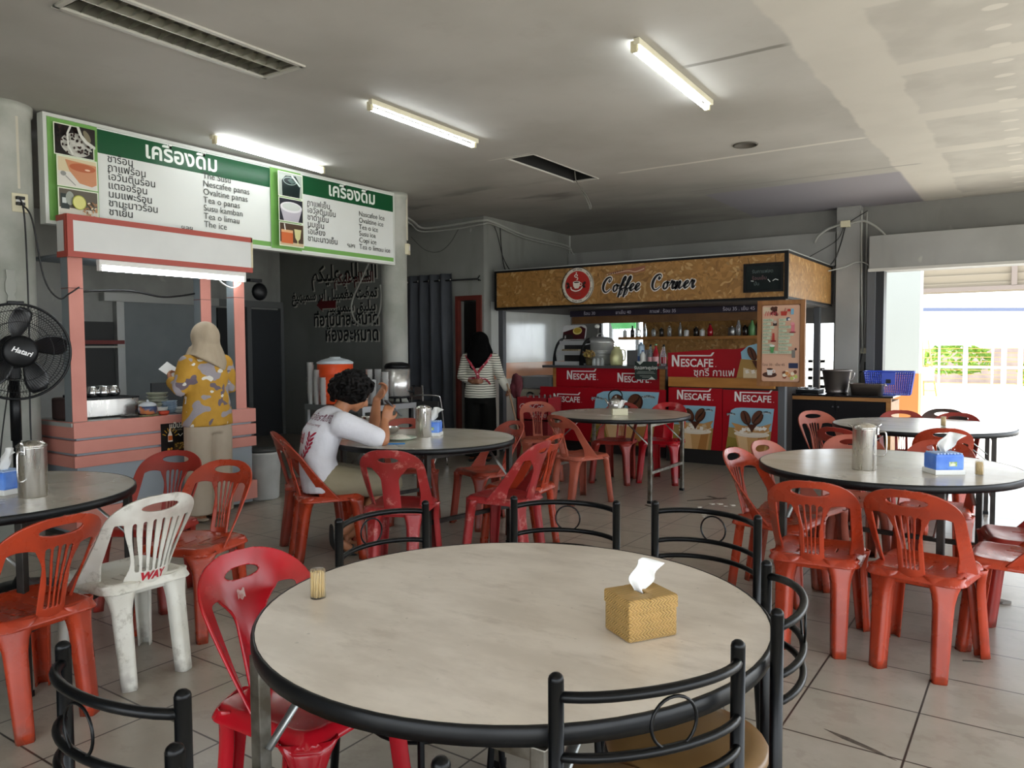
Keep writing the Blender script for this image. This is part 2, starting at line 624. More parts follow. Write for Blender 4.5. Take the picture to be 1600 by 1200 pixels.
def ceiling_material():
    n = NT('plaster ceiling')
    c = n.mix(n.ramp(n.noise(0.9, 5), 0.3, 0.75), '#c5c2bb', '#b0ada5')
    c = n.mix(n.ramp(n.noise(3.2, 6, rough=0.65), 0.55, 0.8, 0.0, 0.25), c, '#9a968c')
    # darker and blotchier towards the far back
    far = n.math('MULTIPLY', n.ramp(n.y, 6.6, 9.2), n.ramp(n.x, -1.6, -2.6))
    c = n.mix(n.math('MULTIPLY', far, n.ramp(n.noise(0.8, 4, n.scaled(1, 2.2, 1)), 0.3, 0.6, 0.5, 0.9)), c, '#8a8782')
    st = n.math('MULTIPLY', n.ramp(n.noise(1.6, 5, n.scaled(0.5, 1.6, 1)), 0.5, 0.7), n.ramp(n.math('ABSOLUTE', n.math('SUBTRACT', n.y, 7.4)), 1.0, 0.1))
    c = n.mix(n.math('MULTIPLY', st, n.ramp(n.x, -3.4, -5.0, 0.0, 0.8)), c, '#4e4c45')
    # newer plasterboard past the jointed seam
    edge = n.math('ADD', n.x, n.math('MULTIPLY', n.math('SUBTRACT', n.noise(3.0, 4), 0.5), 0.12))
    board = n.ramp(edge, -1.23, -1.20)
    bc = n.mix(n.ramp(n.noise(2.5, 4), 0.4, 0.65), '#c8c4bb', '#bdb9b0')
    c = n.mix(board, c, bc)
    fx = n.math('ABSOLUTE', n.math('ADD', edge, 1.0))
    band = n.ramp(fx, 0.235, 0.20)
    fy = n.math('FRACT', n.math('DIVIDE', n.math('ADD', n.y, n.math('MULTIPLY', n.noise(4.0, 3), 0.06)), 1.22))
    by = n.math('MULTIPLY', n.ramp(n.math('ABSOLUTE', n.math('SUBTRACT', fy, 0.5)), 0.105, 0.075), board)
    band = n.math('MAXIMUM', band, by)
    c = n.mix(n.math('MULTIPLY', band, 0.62), c, '#d9d4c9')
    # dabs of filler over the screw heads, in rows 0.6 m apart
    sx = n.math('MULTIPLY', n.math('SUBTRACT', n.math('FRACT', n.math('DIVIDE', n.x, 0.61)), 0.62), 0.61)
    sy = n.math('MULTIPLY', n.math('SUBTRACT', n.math('FRACT', n.math('DIVIDE', n.y, 0.305)), 0.5), 0.305)
    rr = n.math('SQRT', n.math('ADD', n.math('MULTIPLY', sx, sx), n.math('MULTIPLY', n.math('MULTIPLY', sy, sy), 3.0)))
    rr = n.math('ADD', rr, n.math('MULTIPLY', n.math('SUBTRACT', n.noise(11.0, 2), 0.5), 0.05))
    dab = n.math('MULTIPLY', n.ramp(rr, 0.065, 0.05), n.ramp(edge, -0.74, -0.70))
    c = n.mix(n.math('MULTIPLY', dab, 0.75), c, '#dcd7cd')
    # pale seam lines and a hairline crack in the older part
    for y0, x0, x1, w, h in ((7.04, -3.55, -1.2, 0.035, '#e6e2d8'), (4.62, -1.9, -1.2, 0.03, '#77736a'), (5.86, -4.3, -3.75, 0.015, '#e0dcd2'), (8.35, -3.3, -0.95, 0.02, '#8f8c88')):
        l = n.ramp(n.math('ABSOLUTE', n.math('SUBTRACT', n.math('ADD', n.y, n.math('MULTIPLY', n.noise(2.0, 3), 0.05)), y0 + 0.025)), w, w * 0.5)
        l = n.math('MULTIPLY', l, n.math('MULTIPLY', n.ramp(n.x, x0, x0 + 0.08), n.ramp(n.x, x1, x1 - 0.08)))
        c = n.mix(n.math('MULTIPLY', l, 0.8), c, h)
    # bluish unpainted board against the far wall
    bl = n.math('MULTIPLY', n.ramp(n.y, 8.6, 8.62), n.math('MULTIPLY', n.ramp(n.x, -3.22, -3.2), n.ramp(n.x, -1.18, -1.22)))
    c = n.mix(n.math('MULTIPLY', bl, 0.85), c, '#95929c')
    n.bump(n.noise(1.5, 4), 0.12, 0.05)
    return n.out(c, 0.75)

def wall_material(name, a, b, stain, band=None, low=None, gloss=0.55):
    n = NT(name)
    c = n.mix(n.ramp(n.noise(1.3, 5), 0.35, 0.65), a, b)
    st = n.ramp(n.noise(2.0, 6, n.scaled(1.6, 1.6, 0.35)), 0.56, 0.72, 0.0, 0.5)
    c = n.mix(st, c, stain)
    sm = n.ramp(n.noise(4.2, 2, n.scaled(1, 1, 0.6, (3, 1, 0))), 0.70, 0.74, 0.0, 0.4)
    c = n.mix(sm, c, '#c2c0b8')
    if band:
        c = n.mix(n.ramp(n.z, band[1] + 0.003, band[1], 0.0, 1.0), c, band[2])
        c = n.mix(n.ramp(n.z, band[0] + 0.003, band[0], 0.0, 1.0), c, low)
    n.bump(n.noise(7.0, 5), 0.18 if gloss > 0.3 else 0.1, 0.012)
    if gloss < 0.3:
        n.b.inputs['Coat Weight'].default_value = 0.8
        n.b.inputs['Coat Roughness'].default_value = 0.12
    return n.out(c, gloss)

M_floor = tile_material()
M_ceil = ceiling_material()
M_grey = wall_material('grey plaster', '#8c8d88', '#7f807c', '#6f706b')
M_far = wall_material('alcove plaster', '#a3a49f', '#8f908c', '#7d7e79')
M_dark = wall_material('dark grey plaster', '#7c7e7a', '#727470', '#686a66')
M_shine = wall_material('gloss painted wall', '#d3d6d2', '#c3c6c2', '#b7bab4', (0.95, 1.17, '#d99b78'), '#c5bcb0', 0.14)
M_board = wall_material('fibre board', '#9a9a97', '#8e8e8b', '#7f7f7c')
M_beam = wall_material('beam plaster', '#807f7b', '#757470', '#8a8983')
M_col = mat('weathered white column', '#b9bab2', 0.6, col2='#9da096', scale=2.6, lo=0.4, hi=0.62, bump=0.15, bscale=25, detail=7)
M_steel = mat('grey painted steel', '#5b5d60', 0.45, metal=0.3)
M_steel_d = mat('dark steel', '#2c2d30', 0.45, metal=0.4)
M_chrome = mat('chrome', '#dedede', 0.2, metal=1.0)
M_inox = mat('brushed stainless', '#d6d3cd', 0.36, metal=1.0, rough2=0.22, scale=30, stretch=(1, 1, 0.15))
M_black = mat('black plastic', '#0e0f11', 0.38, spec=0.25)
M_blackm = mat('black enamel metal', '#050608', 0.3, spec=0.22)
M_white = mat('white plastic', '#e6e6e2', 0.4)
M_cream = mat('cream plastic', '#d9d2b4', 0.45)
M_wood = mat('light wood edging', '#a8743a', 0.5, col2='#8d5d2a', scale=3, stretch=(1, 8, 8))
M_glow = mat('fluorescent tube', '#ffffff', 0.4, emit='#f4fbff', estr=16.0)
M_cable = mat('black cable', '#0b0b0c', 0.5)
M_pipe = mat('grey conduit', '#a9aaa4', 0.5)
M_glass = mat('clear glass', '#ffffff', 0.03, trans=1.0)
M_paper = mat('white tissue', '#dededc', 0.8)

# ------------------------------------------------------------------ floor, ceiling
mb = MB()
mb.bb((-10.6, -2.6, -0.1), (2.9, 10.75, 0.0))
struct(mb, 'floor', M_floor)

HX, HY, HX1, HY1 = -4.085, 5.905, -3.795, 7.13       # open hatch
LX, LY, LX1, LY1 = -4.12, 1.98, -3.76, 3.24          # recessed louvre light
xs = [-10.6, LX, HX, HX1, LX1, 2.9]
ys = [-2.6, LY, LY1, HY, HY1, 10.9]
mb = MB()
for i in range(len(xs) - 1):
    for j in range(len(ys) - 1):
        cx, cy = (xs[i] + xs[i + 1]) / 2, (ys[j] + ys[j + 1]) / 2
        if (HX < cx < HX1 and HY < cy < HY1) or (LX < cx < LX1 and LY < cy < LY1):
            continue
        mb.bb((xs[i], ys[j], CZ), (xs[i + 1], ys[j + 1], CZ + 0.012))
struct(mb, 'ceiling', M_ceil)
mb = MB()
mb.bb((-11, -3.0, CZ + 0.55), (3.3, 11.3, CZ + 0.7))
struct(mb, 'roof', mat('roof slab', '#6f6d68', 0.8))
# hatch lining, the shade of the void put into its dark colour
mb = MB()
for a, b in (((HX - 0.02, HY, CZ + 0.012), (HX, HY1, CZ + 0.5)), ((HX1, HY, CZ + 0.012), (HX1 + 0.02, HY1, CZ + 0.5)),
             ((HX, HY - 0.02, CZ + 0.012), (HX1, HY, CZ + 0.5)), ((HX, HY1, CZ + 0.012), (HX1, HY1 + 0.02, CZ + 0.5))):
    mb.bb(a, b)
struct(mb, 'ceiling_hatch', mat('painted dark void', '#1b1a19', 0.9))
mb = MB()
for a, b in (((HX - 0.012, HY - 0.012, CZ - 0.006), (HX + 0.006, HY1 + 0.012, CZ)), ((HX1 - 0.006, HY - 0.012, CZ - 0.004), (HX1 + 0.006, HY1 + 0.012, CZ)),
             ((HX, HY - 0.012, CZ - 0.005), (HX1, HY + 0.003, CZ)), ((HX, HY1 - 0.004, CZ - 0.006), (HX1, HY1 + 0.012, CZ))):
    mb.bb(a, b)
struct(mb, 'trim_1', mat('hatch edging', '#c9c6bd', 0.6))
mb = MB()
w0 = spline([(-3.86, 6.75, CZ + 0.1), (-3.85, 6.76, CZ - 0.06), (-3.82, 6.78, CZ - 0.13), (-3.8, 6.8, CZ - 0.17), (-3.76, 6.84, CZ - 0.24), (-3.73, 6.86, CZ - 0.33), (-3.735, 6.85, CZ - 0.36), (-3.75, 6.83, CZ - 0.3), (-3.79, 6.8, CZ - 0.2)], 6)
mb.tube(w0, 0.005, 6)
solo(mb, 'loose_wire', mat('dusty wire', '#6f6c66', 0.6), 'loose dusty wire dangling out of the open ceiling hatch', 'wire')
# grey disc added in place of a round hole, its dark put into colour
mb = MB()
mb.lathe([(0.001, -0.002), (0.085, -0.002), (0.088, -0.008), (0.1, -0.01), (0.105, -0.002), (0.105, 0.0)], (-2.131, 6.684, CZ))
solo(mb, 'ceiling_hole_disc', [mat('grey hole disc', '#5c5850', 0.7)], 'small round grey disc in place of a ceiling hole', 'ceiling disc')

# ------------------------------------------------------------------ walls
BX = -6.1            # side of the white walled corner beside the coffee kiosk
mb = MB()            # wall with the red framed doorway, the curtain and the painted prayer room notice
DX0, DX1, DZ = -6.56, -6.16, 2.02
mb.bb((-10.35, 8.26, 0), (DX0, 8.42, CZ + 0.012))
mb.bb((DX1, 8.26, 0), (BX, 8.42, CZ + 0.012))
mb.bb((DX0, 8.26, DZ), (DX1, 8.42, CZ + 0.012))
struct(mb, 'wall_back', M_grey)
mb = MB()
mb.bb((-10.35, 8.255, 0), (-7.45, 8.259, CZ - 0.005))
struct(mb, 'wall_notice', M_dark)
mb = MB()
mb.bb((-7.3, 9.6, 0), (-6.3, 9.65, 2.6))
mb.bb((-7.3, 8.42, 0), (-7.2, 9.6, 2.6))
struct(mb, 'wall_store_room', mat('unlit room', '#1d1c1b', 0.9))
mb = MB()
mb.bb((DX0 - 0.0, 8.225, 0), (DX0 + 0.045, 8.3, DZ + 0.06))
mb.bb((DX1 - 0.045, 8.225, 0), (DX1 + 0.03, 8.3, DZ + 0.06))
mb.bb((DX0 + 0.045, 8.225, DZ), (DX1 - 0.045, 8.3, DZ + 0.06))
struct(mb, 'door_1', mat('red door frame', '#6d2a20', 0.5, col2='#5a2119'))
mb = MB()
mb.bb((BX - 0.15, 8.42, 0), (BX, 10.6, CZ + 0.012))
struct(mb, 'wall_kiosk_side', [M_shine])
mb = MB()
mb.bb((BX - 0.003, 8.265, 2.0), (BX + 0.004, 10.5, CZ - 0.003))
struct(mb, 'wall_kiosk_side_upper', M_grey)
# far wall with the kiosk window and side opening
mb = MB()
WY0, WY1 = 10.55, 10.72
W = [(-5.62, -4.8, 1.0, 1.8), (-2.58, -2.2, 0.0, 1.68)]
mb.bb((BX, WY0, 0), (W[0][0], WY1, CZ + 0.012))
mb.bb((W[0][0], WY0, 0), (W[0][1], WY1, W[0][2]))
mb.bb((W[0][0], WY0, W[0][3]), (W[0][1], WY1, CZ + 0.012))
mb.bb((W[0][1], WY0, 0), (W[1][0], WY1, CZ + 0.012))
mb.bb((W[1][0], WY0, W[1][3]), (W[1][1], WY1, CZ + 0.012))
mb.bb((W[1][1], WY0, 0), (-1.72, WY1, CZ + 0.012))
struct(mb, 'wall_far', M_beam)
mb = MB()
mb.bb((-1.72, WY0, 2.3), (2.9, WY1, CZ + 0.012))
struct(mb, 'wall_lintel', M_beam)
mb = MB()
mb.bb((-6.08, 10.44, 2.4), (-2.17, WY0, 2.83))
struct(mb, 'beam_far', M_board, bev=0.004)
mb = MB()
mb.bb((-2.15, 10.38, 0), (-1.87, WY0, CZ))
struct(mb, 'column_grey', M_board, bev=0.006)
mb = MB()            # rolling shutter housing over the gate
mb.bb((-1.74, 10.22, 2.3), (2.88, WY0, 2.71))
struct(mb, 'shutter_box', M_board, bev=0.004)
mb = MB()
mb.bb((-1.745, 10.2, 2.28), (2.88, 10.24, 2.315))
mb.bb((0.0, 10.213, 2.3), (0.006, 10.22, 2.71))
struct(mb, 'trim_2', mat('pale edging', '#c0beb7', 0.5))
mb = MB()            # shutter guide rail by the gate
mb.bb((-1.69, 10.42, 0), (-1.60, 10.62, 2.3))
mb.bb((-1.72, 10.56, 0), (-1.69, 10.72, 2.3))
struct(mb, 'door_2', M_steel_d)
mb = MB()
mb.bb((-1.78, 10.36, 0), (-1.69, 10.55, 2.3))
struct(mb, 'trim_3', M_steel)
# alcove behind the drinks stall
mb = MB()
mb.bb((-10.35, 1.9, 0), (-10.2, 8.26, CZ + 0.012))
struct(mb, 'wall_alcove', M_far)
mb = MB()
mb.bb((-10.35, -2.6, 0), (-10.2, 1.9, CZ + 0.012))
mb.bb((-10.2, 1.75, 0), (-6.9, 1.9, CZ + 0.012))  # unseen side wall, added to keep the alcove dark
struct(mb, 'wall_left_unseen', M_grey)
mb = MB()            # unseen, behind the camera: wall added and opened to shape the light
mb.bb((-10.35, -2.75, 0), (-2.6, -2.6, CZ + 0.012))
mb.bb((-2.6, -2.75, 2.35), (2.9, -2.6, CZ + 0.012))
struct(mb, 'wall_rear_unseen', M_grey)
mb = MB()
mb.bb((2.9, -2.75, 2.45), (3.05, 10.72, CZ + 0.012))  # unseen lintel, set low so the ceiling gets less light
for y in (-2.7, 3.6, 10.4):
    mb.bb((2.9, y, 0), (3.05, y + 0.25, 2.45))
struct(mb, 'wall_right_unseen', M_grey)
# round columns carrying the menu board
COLS = [(-6.12, 2.52, 0.2), (-6.06, 6.5, 0.145)]
for i, (x, y, r) in enumerate(COLS):
    mb = MB()
    mb.lathe([(r, 0), (r, CZ - 0.07), (r + 0.012, CZ - 0.06), (r + 0.015, CZ)], (x, y, 0), 32)
    struct(mb, 'column_round', M_col)

# sliding panel, doors and shelf on the alcove wall
fr = mat('aluminium trim', '#b1b3b0', 0.4, metal=0.5)
mb = MB()
mb.bb((-10.19, 5.62, 0.05), (-10.14, 7.02, 2.02))
o = struct(mb, 'door_3', mat('grey sliding panel', '#858b8d', 0.5, col2='#7b8183', scale=2))
mb = MB()
mb.bb((-10.2, 5.32, 2.02), (-10.06, 7.02, 2.13))
mb.bb((-10.2, 5.5, 0), (-10.1, 5.6, 2.02))
struct(mb, 'trim_4', fr)
mb = MB()
mb.bb((-10.19, 7.66, 0), (-10.15, 8.22, 2.0))
struct(mb, 'door_4', mat('dark grey door', '#35383b', 0.5))
mb = MB()
mb.bb((-10.2, 7.02, 2.03), (-10.13, 8.25, 2.13))
mb.bb((-10.2, 8.2, 0), (-10.13, 8.255, 2.03))
mb.bb((-10.2, 7.56, 0), (-10.13, 7.64, 2.03))
struct(mb, 'trim_5', mat('grey door frame', '#686a6a', 0.5))
mb = MB()
mb.bb((-10.19, 7.06, 0), (-10.16, 7.56, 2.0))
struct(mb, 'door_5', mat('near black door', '#202224', 0.5))
mb = MB()
mb.bb((-10.19, 5.1, 0.6), (-10.17, 5.49, 1.75))
struct(mb, 'niche_panel', mat('dark niche sheet', '#3a3b3a', 0.6))  # added flat sheet, the shade of a niche put into its colour
t = thing('wall_shelf', 'red edged shelf on the pale wall behind the drinks stall', 'shelf', (-10.05, 5.1, 1.42))
mb = MB()
mb.box((0, 0, 0.06), (0.28, 0.78, 0.05))
mb.build('shelf_edge', mat('maroon edge', '#7b2f2a', 0.5), t)
mb = MB()
mb.box((0, 0, 0), (0.3, 0.78, 0.025))
mb.build('shelf_board', mat('pale shelf', '#b3b0a6', 0.5), t)

# window glazing over the kiosk's back wall
t = MB()
for a, b in (((W[0][0], 10.6, W[0][2]), (W[0][0] + 0.04, 10.66, W[0][3])), ((W[0][1] - 0.04, 10.6, W[0][2]), (W[0][1], 10.66, W[0][3])),
             ((W[0][0], 10.6, W[0][2]), (W[0][1], 10.66, W[0][2] + 0.04)), ((W[0][0], 10.6, W[0][3] - 0.04), (W[0][1], 10.66, W[0][3]))):
    t.bb(a, b)
w1 = struct(t, 'window_1', M_steel)
t = MB()
t.box((-5.21, 10.63, 1.4), (0.78, 0.005, 0.74))
t.build('window_pane', M_glass, w1)

# ------------------------------------------------------------------ painted notice on the dark wall
A = ART(face_y(0, 8.252, 0), z0=0.001)
def notice(t, x1, y, size, sx=1.0, ar=False, red=False):
    """dark letters with a pale drop edge, right aligned at x1"""
    s = arabic(t) if ar else t
    A.text(s, x1 + 0.026, y - 0.016, size, '#c9c8bc', 'RIGHT', sx=0.84, offset=0.009)
    A.text(s, x1, y, size, '#4a1216' if red else '#141414', 'RIGHT', sx=0.84, offset=0.006)
notice('السلام عليكم', -8.03, 2.42, 0.34, ar=True)
notice('السلام عليكم', -8.1, 2.37, 0.20, ar=True, red=True)
notice('تمڤت مغمبيل اير سمبهيغ', -8.03, 2.14, 0.215, ar=True)
notice('بيليق سمبهيغ', -8.06, 1.94, 0.225, ar=True)
notice('ที่อาบน้ำละหมาด', -8.0, 1.735, 0.265)
notice('ห้องละหมาด', -8.0, 1.50, 0.285)
for dx, dz, h in ((0.02, -0.018, '#b3b0a2'), (0, 0, '#5d1117')):
    A.poly([(-9.33 + dx, 2.055 + dz), (-9.2 + dx, 2.16 + dz), (-9.2 + dx, 2.115 + dz), (-8.9 + dx, 2.115 + dz), (-8.9 + dx, 2.0 + dz), (-9.2 + dx, 2.0 + dz), (-9.2 + dx, 1.955 + dz)], h)
o = A.build('wall_lettering')
tag(o, 'dark painted prayer room notice with red arrow on the grey wall', 'lettering')
mb = MB()
mb.tube(spline([(-8.15, 8.2, 2.62), (-8.3, 8.2, 2.4), (-8.47, 8.2, 2.15), (-8.52, 8.2, 1.98), (-8.45, 8.2, 1.8), (-8.3, 8.2, 1.72), (-8.1, 8.2, 1.75), (-7.95, 8.2, 1.9), (-7.9, 8.2, 2.15), (-7.92, 8.2, 2.3)], 6), 0.014, 8)
solo(mb, 'drooping_cable', mat('pale cable', '#a7a79e', 0.5), 'pale cable hanging in a loop before the painted wall notice', 'cable')

# ------------------------------------------------------------------ curtain
t = thing('door_curtain', 'dark grey eyelet curtain hanging beside the red framed doorway', 'curtain', (-7.0, 8.19, 0))
mb = MB()
def cur(u, v):
    x = -0.62 + 1.06 * u + 0.02 * math.sin(v * 9 + u * 20) * (1 - v)
    y = 0.045 * math.sin(u * 2 * PI * 5.5 + 0.8) * (1.0 - 0.25 * v) + 0.012 * math.sin(u * 31 + v * 5)
    return (x, y, 0.03 + 2.36 * v)
mb.grid(cur, 110, 14)
mb.build('cloth', mat('slate curtain', '#4a4d53', 0.85, col2='#42454b', scale=3), t, solid=0.004)
mb = MB()
mb.cyl((-0.75, 0, 2.31), (0.85, 0, 2.29), 0.012, seg=10)
for a in (0, 1, 2):
    an = PI / 2 + a * 2 * PI / 3
    mb.tube([(0.85, 0, 2.29), (0.885, 0.025 * math.cos(an), 2.29 + 0.045 * math.sin(an))], 0.008, 6)
mb.build('curtain_rod', M_black, t)
for k in range(6):
    mb = MB()
    x = -0.62 + 1.06 * (k + 0.32) / 5.5
    mb.tube([(x, 0.022 * math.cos(a * PI / 6), 2.305 + 0.022 * math.sin(a * PI / 6)) for a in range(12)], 0.005, 6, closed=True)
    mb.build('eyelet', M_chrome, t)

# ------------------------------------------------------------------ conduits and cables on the walls
mb = MB()
mb.tube(spline([(-6.2, 6.58, 3.0), (-6.6, 7.4, 3.0), (-7.0, 8.05, 3.02), (-6.9, 8.2, 3.03), (-6.5, 8.21, 3.04), (-6.08, 8.21, 3.05), (-6.04, 8.4, 3.05), (-6.05, 9.2, 2.96), (-6.05, 10.3, 2.94), (-6.0, 10.41, 2.86)], 8), 0.014, 8)
mb.tube(spline([(-6.2, 6.58, 2.96), (-6.62, 7.4, 2.96), (-7.0, 8.07, 2.97), (-6.5, 8.21, 2.98), (-6.08, 8.2, 3.0), (-6.04, 8.4, 3.02), (-6.04, 9.2, 2.92), (-6.05, 10.3, 2.9), (-5.95, 10.4, 2.8)], 8), 0.009, 8)
solo(mb, 'conduit', M_pipe, 'pair of pale conduits running round the top of the corner wall', 'conduit')
mb = MB()
mb.tube(spline([(-6.07, 8.6, 3.0), (-6.06, 8.62, 2.7), (-6.06, 8.7, 2.45), (-6.05, 8.85, 2.4)], 6), 0.007, 6)
mb.tube(spline([(-6.06, 8.45, 3.0), (-6.06, 8.52, 2.9), (-6.06, 8.66, 2.6), (-6.05, 8.85, 2.4)], 6), 0.006, 6)
solo(mb, 'hanging_cable', M_cable, 'thin dark cables dropping behind the end of the wood chip fascia', 'cable')
mb = MB()
mb.tube(spline([(-7.35, 8.23, 2.95), (-7.1, 8.235, 2.75), (-6.85, 8.235, 2.7), (-6.65, 8.235, 2.8), (-6.5, 8.235, 2.98)], 8), 0.003, 5)
solo(mb, 'sagging_wire', M_cable, 'thin wire sagging across the wall over the curtain', 'wire')
t = thing('junction_box', 'cream junction box with curved conduits at the top of the grey column', 'junction box', (-2.04, 10.36, 2.9))
mb = MB()
mb.box((0, 0, 0), (0.11, 0.07, 0.08), bev=0.006)
mb.build('body', M_cream, t)
mb = MB()
mb.tube(spline([(-0.05, 0, 0), (-0.2, 0, -0.04), (-0.32, 0, -0.12), (-0.37, 0.03, -0.2)], 8), 0.014, 8)
mb.tube(spline([(0.05, 0, 0.0), (0.2, 0, 0.02), (0.33, 0, -0.05), (0.43, 0, -0.15), (0.48, -0.02, -0.22)], 8), 0.014, 8)
mb.build('conduit', M_pipe, t)
mb = MB()
mb.tube(spline([(0, -0.01, -0.03), (-0.05, -0.03, -0.25), (-0.12, -0.05, -0.45), (-0.25, -0.1, -0.58)], 8), 0.008, 6)
mb.tube(spline([(-0.02, -0.01, -0.04), (-0.1, -0.03, -0.2), (-0.35, -0.15, -0.37), (-0.6, -0.4, -0.55)], 8), 0.005, 6)
mb.tube(spline([(0.04, 0, 0.02), (0.15, -0.01, 0.08), (0.25, 0, 0.14)], 8), 0.005, 6)
mb.build('cable', M_cable, t)
t = thing('wall_socket', 'cream socket with a yellow cable beside two dark switches', 'wall socket', (-1.82, 10.53, 1.32))
mb = MB()
mb.box((0, 0, 0), (0.11, 0.04, 0.07), bev=0.005)
mb.build('plate', M_cream, t)
mb = MB()
mb.tube([(0.02, 0, 0.03), (0.03, -0.005, 0.45), (0.03, -0.005, 0.85)], 0.007, 6)
mb.build('cable', mat('yellow cable', '#b3a24e', 0.5), t)
mb = MB()
mb.tube(spline([(-0.03, -0.02, -0.03), (-0.05, -0.03, -0.15), (-0.06, -0.04, -0.25), (0.0, -0.03, -0.25), (0.03, -0.03, -0.16)], 6), 0.005, 6)
mb.build('flex', M_cable, t)
for x in (-1.80, -1.72):
    mb = MB()
    mb.box((0, 0, 0), (0.045, 0.05, 0.1), bev=0.004)
    o = solo(mb, 'breaker_switch', M_black, 'small black breaker switch on the wall below the cream socket' if x < -1.75 else 'small black breaker switch nearest the shutter rail', 'switch')
    o.location = (x, 10.52, 1.13)
mb = MB()
mb.tube(spline([(-1.86, 10.37, 3.05), (-1.855, 10.4, 2.4), (-1.85, 10.45, 1.8), (-1.84, 10.48, 1.3)], 4), 0.012, 8)
mb.tube(spline([(-1.82, 10.5, 3.05), (-1.82, 10.5, 2.4), (-1.82, 10.5, 1.4)], 4), 0.01, 8)
mb.tube(spline([(-2.3, 10.2, 2.3), (-2.05, 10.32, 2.36), (-1.9, 10.36, 2.42), (-1.78, 10.4, 2.38), (-1.72, 10.41, 2.2), (-1.7, 10.4, 1.3)], 6), 0.008, 8)
solo(mb, 'conduit_strip', M_pipe, 'dusty conduit strips running down beside the grey column', 'conduit')

# switch boxes on the round columns
def column_box(name, label, loc, rz, h):
    t = thing(name, label, 'switch box', loc, rz)
    mb = MB()
    mb.box((0, 0, 0), (0.05, 0.1, h), bev=0.005)
    mb.build('case', M_cream, t)
    mb = MB()
    mb.box((0.027, 0, 0.01), (0.006, 0.05, h * 0.4), bev=0.002)
    mb.build('switch', M_white, t)
    mb = MB()
    mb.box((0.0, 0, 0.35), (0.018, 0.016, 0.5))
    mb.build('trunking', mat('cream trunking', '#c4bfae', 0.5), t)
    return t
column_box('switch_box', 'cream power box with black plug on the column by the fan', (-5.93, 2.56, 2.42), math.radians(-12), 0.13)
column_box('switch_box', 'cream switch box on the column at the far end of the menu board', (-5.93, 6.58, 2.5), math.radians(30), 0.12)
mb = MB()
mb.tube(spline([(-5.88, 2.54, 2.45), (-5.86, 2.56, 2.3), (-5.85, 2.56, 1.6), (-5.86, 2.55, 0.9), (-5.84, 2.55, 0.3)], 6), 0.006, 6)
mb.tube(spline([(-5.88, 2.56, 2.4), (-5.84, 2.6, 2.3), (-5.83, 2.66, 1.9), (-5.8, 2.74, 1.76), (-5.8, 2.82, 1.8), (-5.83, 2.9, 1.85)], 6), 0.006, 6)
mb.box((-5.89, 2.55, 2.45), (0.03, 0.05, 0.02))
mb.box((-5.89, 2.55, 2.41), (0.03, 0.05, 0.02))
solo(mb, 'power_lead', M_cable, 'black power leads plugged into the column box by the fan', 'cable')
mb = MB()
mb.prism([(-0.03, -0.12), (0.03, -0.12), (0.03, -0.07), (0.02, -0.05), (0.035, -0.03), (0.035, 0.03), (0.02, 0.05), (0.03, 0.08), (0.03, 0.12), (-0.03, 0.12), (-0.025, 0.06), (-0.035, 0.03), (-0.035, -0.03), (-0.02, -0.06)], 0.006, face_x(-5.922, 2.48, 1.83))
solo(mb, 'latch_plate', mat('bare metal plate', '#85867f', 0.5, metal=0.6), 'old metal latch plate screwed to the round column by the fan', 'metal plate')

# ------------------------------------------------------------------ lamps
def batten(name, label, a, b, side, sz=0.05):
    """bare fluorescent batten between a and b; side: which way the tube sits off the housing"""
    a, b = Vector(a), Vector(b)
    L = (b - a).length
    rz = math.atan2(b.y - a.y, b.x - a.x)
    t = thing(name, label, 'fluorescent light', (a + b) / 2, rz)
    mb = MB()
    mb.box((0, 0, 0.006), (L, 0.036, sz - 0.014), bev=0.005)
    mb.build('housing', mat('cream lamp housing', '#d8d3bc', 0.5), t)
    for k in (-1, 1):
        mb = MB()
        mb.box((k * (L / 2 - 0.02), side * 0.02, -0.018), (0.024, 0.04, 0.062), bev=0.005)
        mb.build('lamp_holder', mat('yellowed holder', '#cdc5a4', 0.5), t)
    mb = MB()
    mb.cyl((-L / 2 + 0.035, side * 0.026, -0.034), (L / 2 - 0.035, side * 0.026, -0.034), 0.013, seg=14)
    mb.build('tube', M_glow, t)
    return t
batten('ceiling_batten', 'lit fluorescent batten on the ceiling, nearest the open hatch', (-3.87, 3.93, CZ - 0.026), (-3.90, 5.20, CZ - 0.026), 1)
batten('ceiling_batten', 'lit fluorescent batten on the ceiling over the grey metal backed chairs', (-1.90, 4.02, CZ - 0.026), (-1.95, 5.34, CZ - 0.026), 1)
batten('ceiling_batten', 'lit fluorescent batten on the ceiling just in front of the green menu board', (-5.56, 3.84, CZ - 0.026), (-5.68, 5.12, CZ - 0.026), -1)

t = thing('louvre_light', 'unlit recessed ceiling light with an aluminium louvre grid', 'ceiling light', ((LX + LX1) / 2, (LY + LY1) / 2, CZ))
mb = MB()
w, l = (LX1 - LX), (LY1 - LY)
for x, y, dx, dy in ((-w / 2, 0, 0.03, l + 0.03), (w / 2, 0, 0.03, l + 0.03), (0, -l / 2, w, 0.03), (0, l / 2, w, 0.03)):
    mb.box((x, y, -0.004), (dx, dy, 0.014))
mb.build('frame', mat('lamp trim', '#c9c7bd', 0.45, metal=0.4), t)
mb = MB()
for x, y, dx, dy in ((-w / 2, 0, 0.006, l), (w / 2, 0, 0.006, l), (0, -l / 2, w, 0.006), (0, l / 2, w, 0.006)):
    mb.box((x, y, 0.05), (dx, dy, 0.1))
mb.box((0, 0, 0.1), (w, l, 0.006))
mb.build('tray', mat('lamp tray', '#8d8a80', 0.4, metal=0.5), t)
mb = MB()
mb.box((0, 0, 0.02), (0.006, l, 0.05))
